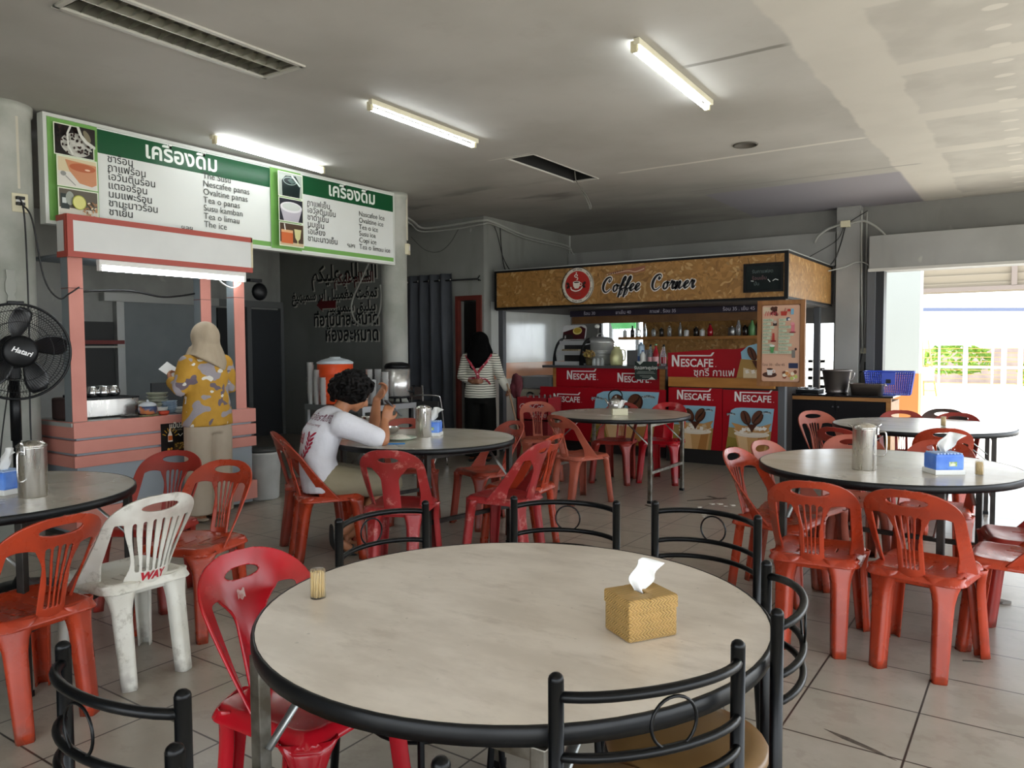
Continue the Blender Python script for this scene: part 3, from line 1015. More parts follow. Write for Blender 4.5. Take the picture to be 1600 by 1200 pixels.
for k in range(15):
    y = -l / 2 + l * (k + 0.5) / 15
    for s in (-1, 1):
        mb.grid(lambda u, v, y=y, s=s: (s * w / 4 + (u - 0.5) * w / 2, y - 0.012 + 0.03 * v, -0.002 + 0.05 * v), 1, 2)
mb.build('louvre', mat('louvre aluminium', '#d5d3c4', 0.3, metal=0.75), t)
for s in (-1, 1):
    mb = MB()
    mb.cyl((s * w / 4, -l / 2 + 0.03, 0.075), (s * w / 4, l / 2 - 0.03, 0.075), 0.013)
    mb.build('tube', mat('unlit tube', '#d9dacc', 0.4), t)

# ------------------------------------------------------------------ round folding tables
def laminate(name, a, b, c2, rough):
    n = NT(name)
    tc = n.t.nodes.new('ShaderNodeTexCoord')
    c = n.mix(n.ramp(n.noise(3.0, 5, n.scaled(1, 1.8, 1), 0.6), 0.38, 0.66), a, b)
    c = n.mix(n.ramp(n.noise(7.0, 6, n.scaled(0.8, 2.0, 1, (4, 2, 0)), 0.7), 0.52, 0.72, 0.0, 0.5), c, c2)
    c = n.mix(n.ramp(n.noise(40.0, 2), 0.72, 0.76, 0.0, 0.35), c, '#6f675c')
    return n.out(c, n.ramp(n.noise(2.0, 4), 0.3, 0.7, rough, rough + 0.08))
M_lam = laminate('marbled cream laminate', '#dfd5c9', '#cbc0b3', '#b3a698', 0.30)
M_lam2 = laminate('worn grey laminate', '#bdb6aa', '#b0a99c', '#a49b8d', 0.2)
M_band = mat('black table edging', '#0d0e10', 0.38, spec=0.3)
M_tube = mat('worn square tube', '#8d8a82', 0.35, metal=0.9, col2='#5e574b', scale=14)
M_tubed = mat('dark square tube', '#3c3834', 0.45, metal=0.6, col2='#2a2724', scale=10)

def round_table(label, x, y, r, rz, top, leg, h=0.75, lx=0.48, ly=0.37):
    t = thing('round_table', label, 'table', (x, y, 0), rz, 'round folding tables')
    mb = MB()
    mb.lathe([(0.001, h - 0.026), (r - 0.004, h - 0.026), (r - 0.004, h), (0.001, h)], (0, 0, 0), 72)
    for f in mb.bm.faces:
        f.smooth = False
    mb.build('tabletop', top, t)
    mb = MB()
    mb.lathe([(r - 0.006, h - 0.036), (r + 0.001, h - 0.036), (r + 0.004, h - 0.02), (r + 0.003, h - 0.003), (r - 0.001, h + 0.0005), (r - 0.006, h + 0.0005)], (0, 0, 0), 72, loop=True)
    mb.build('edge_band', M_band, t)
    mb = MB()
    mb.lathe([(0.001, h - 0.04), (r - 0.05, h - 0.04), (r - 0.012, h - 0.027), (0.001, h - 0.027)], (0, 0, 0), 48)
    mb.build('underside', mat('raw board underside', '#4b4038', 0.7), t)
    w = 0.032
    for sx in (-1, 1):
        for sy in (-1, 1):
            mb = MB()
            mb.box((sx * lx, sy * ly, (h - 0.04) / 2), (w, w, h - 0.04), bev=0.003)
            o = mb.build('leg', leg, t)
            mb = MB()
            mb.box((sx * lx, sy * ly, 0.012), (w + 0.006, w + 0.006, 0.024))
            mb.build('foot_cap', M_black, o)
            mb = MB()
            mb.tube([(sx * lx, sy * ly * 0.94, h * 0.66), (sx * lx * 0.5, sy * ly * 0.94, h - 0.045)], 0.013, 6, sq=0.35)
            mb.build('brace', mat('zinc brace', '#a3a6a4', 0.35, metal=0.9), t)
        for z in (0.27, h - 0.055):
            mb = MB()
            mb.box((sx * lx, 0, z), (0.026, 2 * ly - w, 0.026))
            mb.build('cross_bar', leg, t)
    return t
TABLES = dict(F=(-1.08, 1.575, 0.622), M=(-3.62, 4.18, 0.642), C=(-3.31, 6.66, 0.66), R=(-0.68, 4.565, 0.648), Q=(-0.78, 6.98, 0.66), L=(-3.93, 1.48, 0.64))
round_table('nearest round table with cream marbled top and a woven tissue box', *TABLES['F'], math.radians(-88.5), M_lam, M_tube)
round_table('round table where the man in the white T-shirt eats', *TABLES['M'], math.radians(-10), M_lam2, M_tubed)
round_table('round table with a kettle in front of the red coffee counter', *TABLES['C'], 0, M_lam2, M_tube)
round_table('round table holding a steel jug and blue tissue box by the gate', *TABLES['R'], math.radians(84), M_lam2, M_tubed)
round_table('round table nearest the bright gate with a toothpick jar on it', *TABLES['Q'], math.radians(6), M_lam2, M_tubed)
round_table('round table with a steel jug beside the pedestal fan', *TABLES['L'], math.radians(30), M_lam2, M_tubed)

# ------------------------------------------------------------------ plastic chairs
def plastic(name, a, b, rough=0.3, scuff=None):
    n = NT(name)
    tc = n.t.nodes.new('ShaderNodeTexCoord')
    v = tc.outputs['Object']
    c = n.mix(n.ramp(n.noise(5.0, 5, v), 0.4, 0.68), a, b)
    sp = n.t.nodes.new('ShaderNodeSeparateXYZ')
    n.t.links.new(v, sp.inputs[0])
    lowz = n.ramp(sp.outputs[2], 0.16, 0.0, 0.0, 0.55)
    c = n.mix(n.math('MULTIPLY', lowz, n.ramp(n.noise(14.0, 5, v), 0.35, 0.6)), c, '#4b352b')
    crown = n.math('MULTIPLY', n.ramp(sp.outputs[2], 0.60, 0.72), n.ramp(n.noise(5.0, 3, v, 0.5), 0.3, 0.75, 0.0, 0.45))
    c = n.mix(crown, c, '#6f2a1c')
    if scuff:
        c = n.mix(n.ramp(n.noise(9.0, 8, v, 0.75), 0.54, 0.64, 0.0, 0.7), c, scuff)
    return n.out(c, n.ramp(n.noise(7.0, 4, v), 0.35, 0.7, rough, rough + 0.14))
PL = dict(
    orange=plastic('orange plastic', '#a83a1f', '#98321b', 0.24),
    rust=plastic('faded rust plastic', '#983a27', '#8a3222', 0.34, '#7c3325'),
    brick=plastic('brick red plastic', '#9a2e25', '#8a281f', 0.3),
    salmon=plastic('sun bleached plastic', '#a85540', '#9a4a36', 0.4),
    red=plastic('glossy red plastic', '#ad1220', '#9f0f1b', 0.14),
    scuffed=plastic('scuffed red plastic', '#98282a', '#8a201f', 0.35, '#bd7a70'),
    white=plastic('aged white plastic', '#dcdad0', '#cfccc0', 0.4, '#aaa598'))

def sm(a, b, x):
    t = min(max((x - a) / (b - a), 0), 1)
    return t * t * (3 - 2 * t)

def back_map(u, z, o=0.0):
    """point on the curved backrest at width u and height z"""
    t = (z - 0.42) / 0.38
    yc = -0.195 - 0.085 * t - 0.02 * t * t
    k = 0.185 * max(1 - t, 0) ** 1.5 + 0.05
    return (u, yc + k * (u / 0.2) ** 2 + o, z)

def outline(u, z):
    """< 0 inside the arch of the backrest"""
    a = abs(u)
    if z > 0.66:
        # rounded crown
        q = min((z - 0.66) / 0.14, 1.6)
        w = 0.198 * (max(1 - q ** 2.6, 0) ** (1 / 2.2)) if q < 1 else 0
        return max(a - w, z - 0.80)
    return a - 0.198

def back_sdf(kind):
    def f(u, z):
        a = abs(u)
        d = outline(u, z)
        # hand hole
        if kind == 'plain':
            h = ((u / 0.062) ** 2 + ((z - 0.735) / 0.017) ** 2) ** 0.5 - 1
        else:
            h = ((u / 0.082) ** 2 + ((z - 0.747) / 0.02) ** 2) ** 0.5 - 1
        d = max(d, -h * 0.018)
        if kind == 'white':
            s = 0.085 + 0.05 * sm(0.5, 0.72, z) + 0.012 * sm(0.5, 0.42, z)
            stile = 0.036
        elif kind == 'plain':
            s = 0.052 + 0.06 * sm(0.58, 0.70, z) ** 2
            stile = 0.045
        else:
            s = 0.051 + 0.034 * sm(0.58, 0.70, z) ** 1.5
            stile = 0.04
        o = 0.198 - stile - 0.012 * sm(0.52, 0.42, z)
        top = 0.686 - 0.0 - 6.0 * max(abs(a - (s + o) / 2) - 0.004, 0) ** 2 * (1 if a < (s + o) / 2 else 1.6)
        op = max(s - a, a - o, z - top, 0.40 - z)
        d = max(d, -op)
        if kind == 'fan':
            for k in (-1.5, -0.5, 0.5, 1.5):
                c = k * (0.0172 + 0.0105 * sm(0.52, 0.69, z))
                w = 0.0058 + 0.0042 * sm(0.55, 0.67, z)
                t2 = 0.682 - 0.005 * abs(k)
                zz = max(0.455 - z, z - t2, 0)
                d = max(d, w - ((u - c) ** 2 + zz ** 2) ** 0.5)
        elif kind == 'white':
            for k in (-2.5, -1.5, -0.5, 0.5, 1.5, 2.5):
                c = k * (0.024 + 0.014 * sm(0.45, 0.70, z))
                w = 0.0075
                zz = max(0.475 - z, z - 0.69 + 0.004 * abs(k), 0)
                d = max(d, w - ((u - c) ** 2 + zz ** 2) ** 0.5)
        return d
    return f

def seat_sdf(x, y):
    w = 0.197 + 0.006 * sm(-0.2, 0.2, y)
    r = 0.07
    qx, qy = abs(x) - (w - r), abs(y) - (0.205 - r)
    return math.hypot(max(qx, 0), max(qy, 0)) + min(max(qx, qy), 0) - r

def seat_full(x, y):
    d = seat_sdf(x, y)
    for k in (-1.5, -0.5, 0.5, 1.5):
        e = math.hypot(max(abs(y + 0.02 - 0.03 * k) - 0.04, 0), x - 0.055 * k) - 0.0045
        d = max(d, -e)
    return d

def seat_map(x, y):
    d = -seat_sdf(x, y)
    e = 0.035
    drop = 0 if d > e else 0.035 * (1 - d / e) ** 2
    dish = 0.016 * max(0, 1 - (x / 0.17) ** 2) * max(0, 1 - (y / 0.19) ** 2)
    return (x, y, 0.432 - dish - drop + 0.006 * sm(0.1, 0.19, y))

CHAIR_MESH = {}
def chair_parts(kind, m):
    key = (kind, m.name)
    if key in CHAIR_MESH:
        return CHAIR_MESH[key]
    parts = []
    mb = MB()
    mb.iso(back_sdf(kind), -0.215, 0.215, 0.415, 0.805, 84, 84, back_map)
    parts.append(mb.build('backrest', m, None, solid=0.009))
    # rolled rim round the arch
    mb = MB()
    mb.iso(seat_full if kind != 'plain' else seat_sdf, -0.215, 0.215, -0.215, 0.215, 60, 60, seat_map)
    for k in (0, 1):      # apron below the seat at the back and front
        yy, x1, zb = ((-0.178, 0.14, 0.372), (0.192, 0.15, 0.385))[k]
        mb.grid(lambda u, v, yy=yy, x1=x1, zb=zb: ((u - 0.5) * 2 * x1, yy + (0.012 * (2 * u - 1) ** 2) * (1 if yy < 0 else -1), zb + 0.02 * (1 - (2 * u - 1) ** 2) * (1 - v) * (1 if yy > 0 else 0.3) + (0.43 - zb) * v), 12, 3)
    parts.append(mb.build('seat', m, None, solid=0.006))
    for sx in (-1, 1):
        for fy in (1, -1):
            mb = MB()
            top = Vector((sx * 0.165, 0.165, 0.415)) if fy > 0 else Vector((sx * 0.125, -0.165, 0.43))
            bot = Vector((sx * 0.195, 0.205, 0.0)) if fy > 0 else Vector((sx * 0.125, -0.225, 0.0))
            outv = Vector((sx * 0.72, 0.7 * fy, 0)) if fy > 0 else Vector((sx * 0.42, -0.9, 0))
            outv.normalize()
            side = Vector((-outv.y, outv.x, 0))
            def lf(u, v, top=top, bot=bot, outv=outv, side=side, fy=fy):
                w = (0.024 if fy > 0 else 0.028) + 0.011 * v + 0.038 * max(0, (v - 0.68) / 0.32) ** 2.2
                ang = (u - 0.5) * 2
                p = bot.lerp(top, v)
                return p + side * (w * max(-1, min(1, ang * 1.35))) + outv * (0.016 * (1 - ang ** 4) - 0.03 * max(0, (abs(ang) - 0.72) / 0.28))
            mb.grid(lf, 10, 12)
            parts.append(mb.build('leg', m, None, solid=0.006))
    CHAIR_MESH[key] = parts
    return parts

USED = set()
def plastic_chair(label, x, y, deg, kind='fan', col='orange', z=0.0, tilt=0.0):
    """deg: heading of the sitter"""
    m = PL[col]
    t = thing('plastic_chair', label, 'chair', (x, y, z), math.radians(deg) - PI / 2, 'plastic chairs')
    first = (kind, col) not in USED
    USED.add((kind, col))
    for p in chair_parts(kind, m):
        o = p if first else p.copy()
        if not first:
            COL.objects.link(o)
        o.parent = t
    return t

pc = plastic_chair
# beside the table by the fan
pc('orange slatted chair nearest the camera at the fan table, back to us', -3.185, 1.33, 186)
wc = pc('dirty white slatted plastic chair with red lettering low on its back', -3.27, 1.79, 180, 'white', 'white')
pc('orange slatted chair between the white chair and the customer in beige trousers', -3.50, 2.27, 288)
pc('orange slatted chair behind the white chair, partly under the fan table', -4.05, 2.36, 298, 'fan', 'brick')
# near table
fc = pc('glossy bright red chair with a plain splat at the nearest table', -1.665, 1.42, 3, 'plain', 'red')
# table of the man eating
pc('rust red chair just behind the man in the white T-shirt', -4.33, 3.78, 48, 'fan', 'rust')
pc('orange chair the man in the white T-shirt sits on', -3.93, 3.54, 58, 'fan', 'orange')
pc('scuffed red chair with a plain splat, back to us before the eating man', -3.27, 3.545, 117, 'plain', 'scuffed')
pc('scuffed red chair with pale worn back nearest the black metal chairs', -2.88, 4.12, 186, 'plain', 'scuffed')
pc('orange chair half hidden behind the pale scuffed red chair', -3.01, 4.50, 186, 'fan', 'orange')
pc('faded brick chair facing us, its seat beside the eating table leg', -3.59, 4.88, 249, 'fan', 'rust')
pc('rust chair showing over the eating table behind the hand with the phone', -4.20, 4.66, 319, 'plain', 'rust')
# coffee table
pc('faded orange chair facing us in front of the red drink crate', -4.34, 6.86, 310, 'fan', 'salmon')
pc('faded orange chair seen from behind at the kettle table', -3.40, 6.05, 70, 'fan', 'salmon')
pc('faded red slatted chair tucked behind the kettle table', -3.60, 7.14, 279, 'fan', 'brick')
pc('plain red chair beyond the kettle table against the coffee posters', -3.19, 7.40, 277, 'plain', 'red')
# jug and tissue table by the gate
pc('orange slatted chair, back to us, below the steel jug', -0.855, 3.83, 95, 'fan', 'orange')
pc('orange slatted chair, back to us, below the blue tissue box', -0.40, 3.81, 81, 'fan', 'orange')
pc('orange chair seen side-on at the end of the jug table', -1.20, 4.40, -8, 'fan', 'orange')
pc('orange chair hidden behind the side-on chair at the jug table', -1.17, 4.82, -14, 'fan', 'salmon')
pc('orange chair cut off by the frame, its sloping stile beside the jug table', -0.05, 4.20, 176, 'fan', 'orange')
pc('glossy brick chair behind the cut off chair near the gate', -0.02, 4.66, 190, 'fan', 'brick')
pc('salmon chair facing us just behind the steel jug', -0.95, 5.25, 285, 'fan', 'salmon')
pc('orange chair facing us just behind the blue tissue box', -0.50, 5.22, 270, 'fan', 'orange')
# table by the gate
pc('salmon slatted chair facing us before the black cabinet', -1.50, 7.17, 318, 'fan', 'salmon')
pc('brick chair seen over the jug, tucked under the gate table', -1.12, 6.22, 68, 'fan', 'brick')
pc('orange chair back rising above the tissue box, at the gate table', -0.62, 6.58, 105, 'fan', 'orange')
pc('brick chair beyond the gate table, nearest the black cabinet', -0.97, 7.53, 284, 'fan', 'brick')
pc('brick chair beyond the gate table, nearest the outdoor light', -0.62, 7.50, 262, 'fan', 'brick')

PL['black'] = plastic('black plastic chair', '#1c1f1e', '#161918', 0.35)
pc('black chair half hidden beyond the brick chairs at the gate table', -0.70, 7.90, 275, 'fan', 'black')

# lettering on the white chair and a torn sticker on the red one
bk = [c for c in wc.children if c.name.startswith('backrest')][0]
me = text_mesh('WAY', 0.045, 'CENTER', offset=0.0025, shear=0.2)
mb = MB()
vs = [Vector(back_map(v.co.x, 0.432 + v.co.y, -0.0065)) for v in me.vertices]
mb._add(vs, [list(p.vertices) for p in me.polygons])
mb.build('painted_lettering', ink('#b02a35'), bk)
bk = [c for c in fc.children if c.name.startswith('backrest')][0]
mb = MB()
mb.grid(lambda u, v: Vector(back_map(0.03 - 0.028 * u, 0.665 + 0.026 * v + 0.004 * math.sin(9 * u), 0.0056)), 6, 4)
mb.build('torn_sticker', mat('torn sticker', '#b9a5a0', 0.7, col2='#9c5a58', scale=60), bk)

# ------------------------------------------------------------------ black metal chairs
M_seat = mat('brown vinyl seat', '#7a5c35', 0.42, col2='#6c4f2b', scale=5, rough2=0.3)
def metal_chair_proto(label, loc, rz):
    """rear posts at y = 0, seat towards +y"""
    t = thing('metal_chair', label, 'chair', loc, rz, 'black metal chairs round the nearest table')
    W = 0.186
    for s in (-1, 1):
        mb = MB()
        mb.tube([(s * (W + 0.015), -0.03, 0.0), (s * W, 0.0, 0.4), (s * W, 0.0, 0.845)], 0.0135, 12)
        mb.ball((s * W, 0, 0.845), (0.0138, 0.0138, 0.012), 12, 6)
        mb.build('back_post', M_blackm, t)
    def arc(z, b=0.07, r=0.0085):
        mb = MB()
        mb.tube([(W * math.sin(a) / math.sin(1.15), -b * (math.cos(a) - math.cos(1.15)) / (1 - math.cos(1.15)), z + 0.012 * math.cos(a * 1.3)) for a in [-1.15 + 2.3 * k / 16 for k in range(17)]], r, 10)
        return mb.build('back_rail', M_blackm, t)
    arc(0.815, r=0.0095)
    arc(0.712)
    arc(0.655)
    mb = MB()
    mb.tube([(0.045 * math.cos(a), -0.07, 0.768 + 0.045 * math.sin(a)) for a in [2 * PI * k / 28 for k in range(28)]], 0.003, 6, closed=True)
    mb.build('ring', M_blackm, t)
    mb = MB()
    mb.lathe([(0.001, 0.435), (0.17, 0.435), (0.188, 0.44), (0.192, 0.455), (0.185, 0.468), (0.15, 0.474), (0.001, 0.474)], (0, 0.19, 0), 40)
    mb.build('seat', M_seat, t)
    mb = MB()
    mb.tube([(0.186 * math.cos(a), 0.19 + 0.186 * math.sin(a), 0.428) for a in [2 * PI * k / 32 for k in range(32)]], 0.009, 8, closed=True)
    mb.build('seat_frame', M_blackm, t)
    mb = MB()
    mb.tube([(0.17 * math.cos(a), 0.18 + 0.17 * math.sin(a), 0.2) for a in [2 * PI * k / 32 for k in range(32)]], 0.006, 8, closed=True)
    mb.build('foot_ring', M_blackm, t)
    for s in (-1, 1):
        mb = MB()
        mb.tube(spline([(s * 0.14, 0.31, 0.43), (s * 0.155, 0.34, 0.38), (s * 0.18, 0.37, 0.0)], 6), 0.011, 10)
        mb.build('front_leg', M_blackm, t)
    return t
def heading_of(a, b, toward):
    """rotation so that +y faces from the post line a-b to the point toward"""
    mx, my = (a[0] + b[0]) / 2, (a[1] + b[1]) / 2
    nx, ny = -(b[1] - a[1]), b[0] - a[0]
    if nx * (toward[0] - mx) + ny * (toward[1] - my) < 0:
        nx, ny = -nx, -ny
    return (mx, my, 0), math.atan2(ny, nx) - PI / 2
tc = TABLES['F'][:2]
MC = [((-1.83, 1.692), (-1.787, 2.063), 'black metal chair seen over the table edge by the scuffed red chair'),
      ((-1.57, 2.301), (-1.22, 2.429), 'black metal chair at the middle of the far side of the nearest table'),
      ((-1.109, 2.501), (-0.731, 2.463), 'black metal chair on the far side of the nearest table, by the orange chairs'),
      ((-0.435, 1.600), (-0.560, 1.955), 'black metal chair whose rails bulge sideways past the nearest table'),
      ((-0.651, 1.084), (-0.451, 1.386), 'closest black metal chair with its back before the woven tissue box'),
      ((-1.492, 0.69), (-1.114, 0.696), 'black metal chair with curved back beside the glossy red chair'),
      ((-0.978, 0.588), (-0.638, 0.773), 'black metal chair of which only the two post tops show')]
proto = None
for a, b, lab in MC:
    loc, rz = heading_of(a, b, tc)
    if proto is None:
        proto = metal_chair_proto(lab, loc, rz)
    else:
        dup(proto, loc, rz, lab)

# ------------------------------------------------------------------ green drinks menu board between the columns
t = thing('menu_signboard', 'long green and white drinks menu board under the ceiling between two columns', 'signboard', (-5.95, 4.56, 2.7))
SY0, SY1, SZ0, SZ1 = 2.735, 6.385, 2.305, 3.10
W_, H_ = SY1 - SY0, SZ1 - SZ0
mb = MB()
mb.bb((-0.06, SY0 - 4.55, SZ0 - 2.69), (0.0, SY1 - 4.57, SZ1 - 2.71))
mb.build('panel', mat('sign panel', '#d5d8d5', 0.35), t)
mb = MB()
f = 0.025
for a, b in (((-0.07, SY0 - 4.56, SZ0 - 2.7), (0.014, SY1 - 4.56, SZ0 - 2.7 + f)), ((-0.07, SY0 - 4.56, SZ1 - 2.7 - f), (0.014, SY1 - 4.56, SZ1 - 2.7)),
             ((-0.07, SY0 - 4.56, SZ0 - 2.7 + f), (0.014, SY0 - 4.56 + f, SZ1 - 2.7 - f)), ((-0.07, SY1 - 4.56 - f, SZ0 - 2.7 + f), (0.014, SY1 - 4.56, SZ1 - 2.7 - f))):
    mb.bb(a, b)
mb.build('frame', mat('sign frame', '#cfd2cc', 0.4), t)
A = ART(face_x(0.001, SY0 - 4.56, SZ0 - 2.7))
G1, G2, WH = '#76a95a', '#14512f', '#dfe2df'
h0, h1 = f, H_ - f
def board(x0, x1, title, th, en, tx, ex, ty, ey, st, se):
    """one half of the board: picture strip, green title band and two columns of drinks"""
    A.rect(x0, h0, x0 + 0.36, h1, G1)
    A.rect(x0 + 0.36, h0, x1, h1, WH)
    A.rect(x0 + 0.36, h0 + 0.012, x1, h0 + 0.055, G1)
    A.rect(x0 + 0.36, h1 - 0.188, x1, h1 - 0.01, G2)
    A.text(title, tx, h1 - 0.148, 0.18, '#e9efe9', 'CENTER', offset=0.004)
    for k, s in enumerate(th):
        A.text(s, x0 + 0.43, h1 - st - ty * k, 0.08, '#2c2e2c', offset=0.0006)
    for k, s in enumerate(en):
        A.text(s, ex, h1 - se - ey * k, 0.076, '#3a3d3a')
X1 = 1.98
board(0.032, X1, 'เครื่องดื่ม', ['ชาร้อน', 'กาแฟร้อน', 'โอวันตินร้อน', 'แตออร้อน', 'นมแพะร้อน', 'ชามะนาวร้อน', 'ชาเย็น'],
      ['The Susu', 'Nescafee panas', 'Ovaltine panas', 'Tea o panas', 'Susu kamban', 'Tea o limau', 'The ice'], 1.10, 1.28, 0.0675, 0.069, 0.242, 0.224)
board(X1, W_ - f, 'เครื่องดื่ม', ['กาแฟเย็น', 'โอวัลตินเย็น', 'ชาดำเย็น', 'นมเย็น', 'โอเลี้ยง', 'ชามะนาวเย็น'],
      ['Nascafee Ice', 'Ovaltine ice', 'Tea o ice', 'Susu ice', 'Copi ice', 'Tea o limau ice'], 3.02, 3.10, 0.0685, 0.0685, 0.29, 0.30)
A.text('ฯลฯ', 1.06, 0.075, 0.07, '#3a3d3a')
A.text('ฯลฯ', 2.93, 0.125, 0.07, '#3a3d3a')
def photo(x, y, w, h, bg):
    A.rect(x - 0.008, y - 0.008, x + w + 0.008, y + h + 0.008, '#dfe6cf')
    A.rect(x, y, x + w, y + h, bg)
def inbox(x, y, w, h, pts):
    return [(min(max(p, x), x + w), min(max(q, y), y + h)) for p, q in pts]
px, pw = 0.075, 0.275
# coffee beans and cup
y, h = 0.515, 0.215
photo(px, y, pw, h, '#1d1716')
A.ell(px + 0.155, y + 0.085, 0.115, 0.085, '#c9c8c0')
rnd = random.Random(3)
for k in range(60):
    bx, by = px + rnd.uniform(0.01, pw - 0.015), y + rnd.uniform(0.01, h - 0.012)
    A.ell(bx, by, 0.011, 0.007, rnd.choice(['#0f0b0b', '#2a1c19', '#3a2620']), rnd.uniform(0, 3), n=9)
A.line([(px + 0.10, y + 0.21), (px + 0.075, y + 0.15), (px + 0.08, y + 0.06), (px + 0.11, y + 0.004)], 0.014, '#d8d8d0')
A.poly(inbox(px, y, pw, h, [(px + 0.14, y + h), (px + 0.16, y + 0.15), (px + 0.2, y + 0.1), (px + pw, y + 0.07), (px + pw, y + h)]), '#d4d4cc')
A.poly(inbox(px, y, pw, h, [(px + 0.16, y + h), (px + 0.18, y + 0.16), (px + 0.22, y + 0.12), (px + pw, y + 0.09), (px + pw, y + h)]), '#2b2522')
A.ell(px + 0.215, y + 0.155, 0.02, 0.045, '#837c66', 0.5)
# tea bowl with spoon
y, h = 0.285, 0.205
photo(px, y, pw, h, '#d8c9a4')
A.rect(px, y, px + pw, y + h * 0.5, '#d9d6cd')
A.poly([(px + 0.05, y + h - 0.015), (px + pw, y + h - 0.03), (px + pw, y + 0.035), (px + 0.24, y + 0.015), (px + 0.15, y + 0.03), (px + 0.08, y + 0.11)], '#c98a63')
A.ell(px + 0.175, y + 0.145, 0.095, 0.03, '#b5623d')
A.ell(px + 0.21, y + 0.135, 0.02, 0.007, '#e8c3a2')
A.ell(px + 0.035, y + 0.085, 0.02, 0.017, '#8f8f8a')
A.line([(px + 0.05, y + 0.07), (px + 0.12, y + 0.01)], 0.007, '#8f8f8a')
# lime and herbs
y, h = 0.055, 0.205
photo(px, y, pw, h, '#5c5548')
A.rect(px, y, px + pw, y + 0.07, '#cfcabd')
A.rect(px + 0.01, y + 0.06, px + 0.07, y + 0.17, '#28322f')
A.rect(px + 0.02, y + 0.10, px + 0.05, y + 0.14, '#c6cbc8')
A.ell(px + 0.075, y + 0.14, 0.03, 0.05, '#9aa096')
for k in range(26):
    A.ell(px + rnd.uniform(0.17, 0.265), y + rnd.uniform(0.02, 0.13), 0.012, 0.006, rnd.choice(['#b98a5f', '#d9c9ac', '#8a6547']), rnd.uniform(0, 3), n=8)
A.ell(px + 0.135, y + 0.115, 0.05, 0.053, '#a7a93f')
A.ell(px + 0.135, y + 0.115, 0.044, 0.047, '#d9d684')
# second strip: black iced coffee, white milk, two iced teas
px = X1 + 0.045
y, h = 0.515, 0.215
photo(px, y, pw, h, '#9ba39a')
A.poly([(px + 0.04, y), (px + 0.035, y + 0.14), (px + 0.08, y + 0.19), (px + 0.2, y + 0.2), (px + 0.255, y + 0.12), (px + 0.24, y)], '#13201f')
A.ring(px + 0.13, y + 0.145, 0.075, 0.006, '#8fa39b', sy=0.45)
A.poly([(px + 0.1, y + 0.15), (px + 0.14, y + 0.17), (px + 0.2, y + 0.14), (px + 0.15, y + 0.12)], '#4c605b')
A.line([(px + 0.15, y + 0.2), (px + 0.25, y + 0.11)], 0.018, '#c3cfc8')
y, h = 0.285, 0.205
photo(px, y, pw, h, '#2a2b33')
A.poly([(px + 0.01, y + 0.12), (px + 0.05, y), (px + 0.22, y), (px + 0.265, y + 0.12)], '#b5b0ba')
A.ell(px + 0.138, y + 0.13, 0.128, 0.05, '#d9d7db')
A.ell(px + 0.138, y + 0.135, 0.105, 0.036, '#c3c8c4')
y, h = 0.055, 0.205
photo(px, y, pw, h, '#4d3a2c')
A.rect(px, y, px + pw, y + 0.03, '#c9b391')
A.rect(px + 0.015, y + 0.02, px + 0.15, y + 0.135, '#c8673a')
A.rect(px + 0.015, y + 0.12, px + 0.15, y + 0.145, '#dba97c')
A.poly([(px + 0.165, y + 0.16), (px + 0.25, y + 0.16), (px + 0.235, y + 0.075), (px + 0.21, y + 0.05), (px + 0.215, y + 0.015), (px + 0.20, y + 0.015), (px + 0.20, y + 0.05), (px + 0.175, y + 0.08)], '#cdc893')
A.line([(px + 0.06, y + 0.14), (px + 0.05, y + 0.2)], 0.012, '#e4e2d8')
A.build('printing', t, 0.3)

# ------------------------------------------------------------------ pink drinks stall
M_pink = mat('salmon painted board', '#d08a7c', 0.55, col2='#c67f72', scale=3, lo=0.4, hi=0.7)
M_blue = mat('blue grey laminate', '#9aa3aa', 0.5, col2='#8f989f', scale=2)
M_bgrey = mat('grey stall frame', '#7c8488', 0.5)
M_brick = mat('brick red trim', '#a9473a', 0.5)
SX = -5.75
Y0, Y1 = 2.79, 4.36
t = thing('drinks_stall', 'salmon pink drinks stall with striped counter and white fascia below the menu board', 'stall', (SX, 3.575, 0))
L = lambda x, y, z: (x - SX, y - 3.575, z)
mb = MB()
mb.bb(L(-6.42, Y0 + 0.03, 0.03), L(SX - 0.03, Y1 - 0.03, 0.83))
mb.build('counter_body', M_blue, t)
mb = MB()
mb.bb(L(-6.45, Y0 - 0.01, 0.83), L(SX - 0.015, Y1 + 0.0, 0.858))
mb.build('counter_top', mat('grey counter laminate', '#a9aca8', 0.4, col2='#9b9e9a', scale=4), t)
for z0, z1 in ((0.745, 0.862), (0.635, 0.728), (0.53, 0.615), (0.06, 0.22)):
    mb = MB()
    mb.bb(L(SX - 0.032, Y0, z0), L(SX, Y1, z1))
    mb.bb(L(-6.44, Y0, z0), L(SX - 0.032, Y0 + 0.03, z1))
    mb.bb(L(-6.44, Y1 - 0.03, z0), L(SX - 0.032, Y1, z1))
    mb.build('counter_board', M_pink, t, bev=0.003)
for x0, y0, nm in ((-5.96, Y0 + 0.045, 'front'), (-5.96, Y1 - 0.125, 'front'), (-6.45, Y1 - 0.125, 'rear')):
    mb = MB()
    mb.bb(L(x0, y0, 0.858), L(x0 + 0.10, y0 + 0.1, 2.08))
    o = mb.build('post', M_bgrey, t)
    mb = MB()
    mb.bb(L(x0 + 0.1, y0, 0.858), L(x0 + 0.108, y0 + 0.105, 1.84))
    mb.bb(L(x0 + 0.1, y0, 1.845), L(x0 + 0.108, y0 + 0.105, 2.07))
    mb.build('post_facing', M_pink, o)
    mb = MB()
    mb.bb(L(x0 - 0.001, y0 - 0.001, 1.838), L(x0 + 0.106, y0 + 0.104, 1.846))
    mb.build('seam_tape', mat('maroon seam', '#6d4440', 0.5), o)
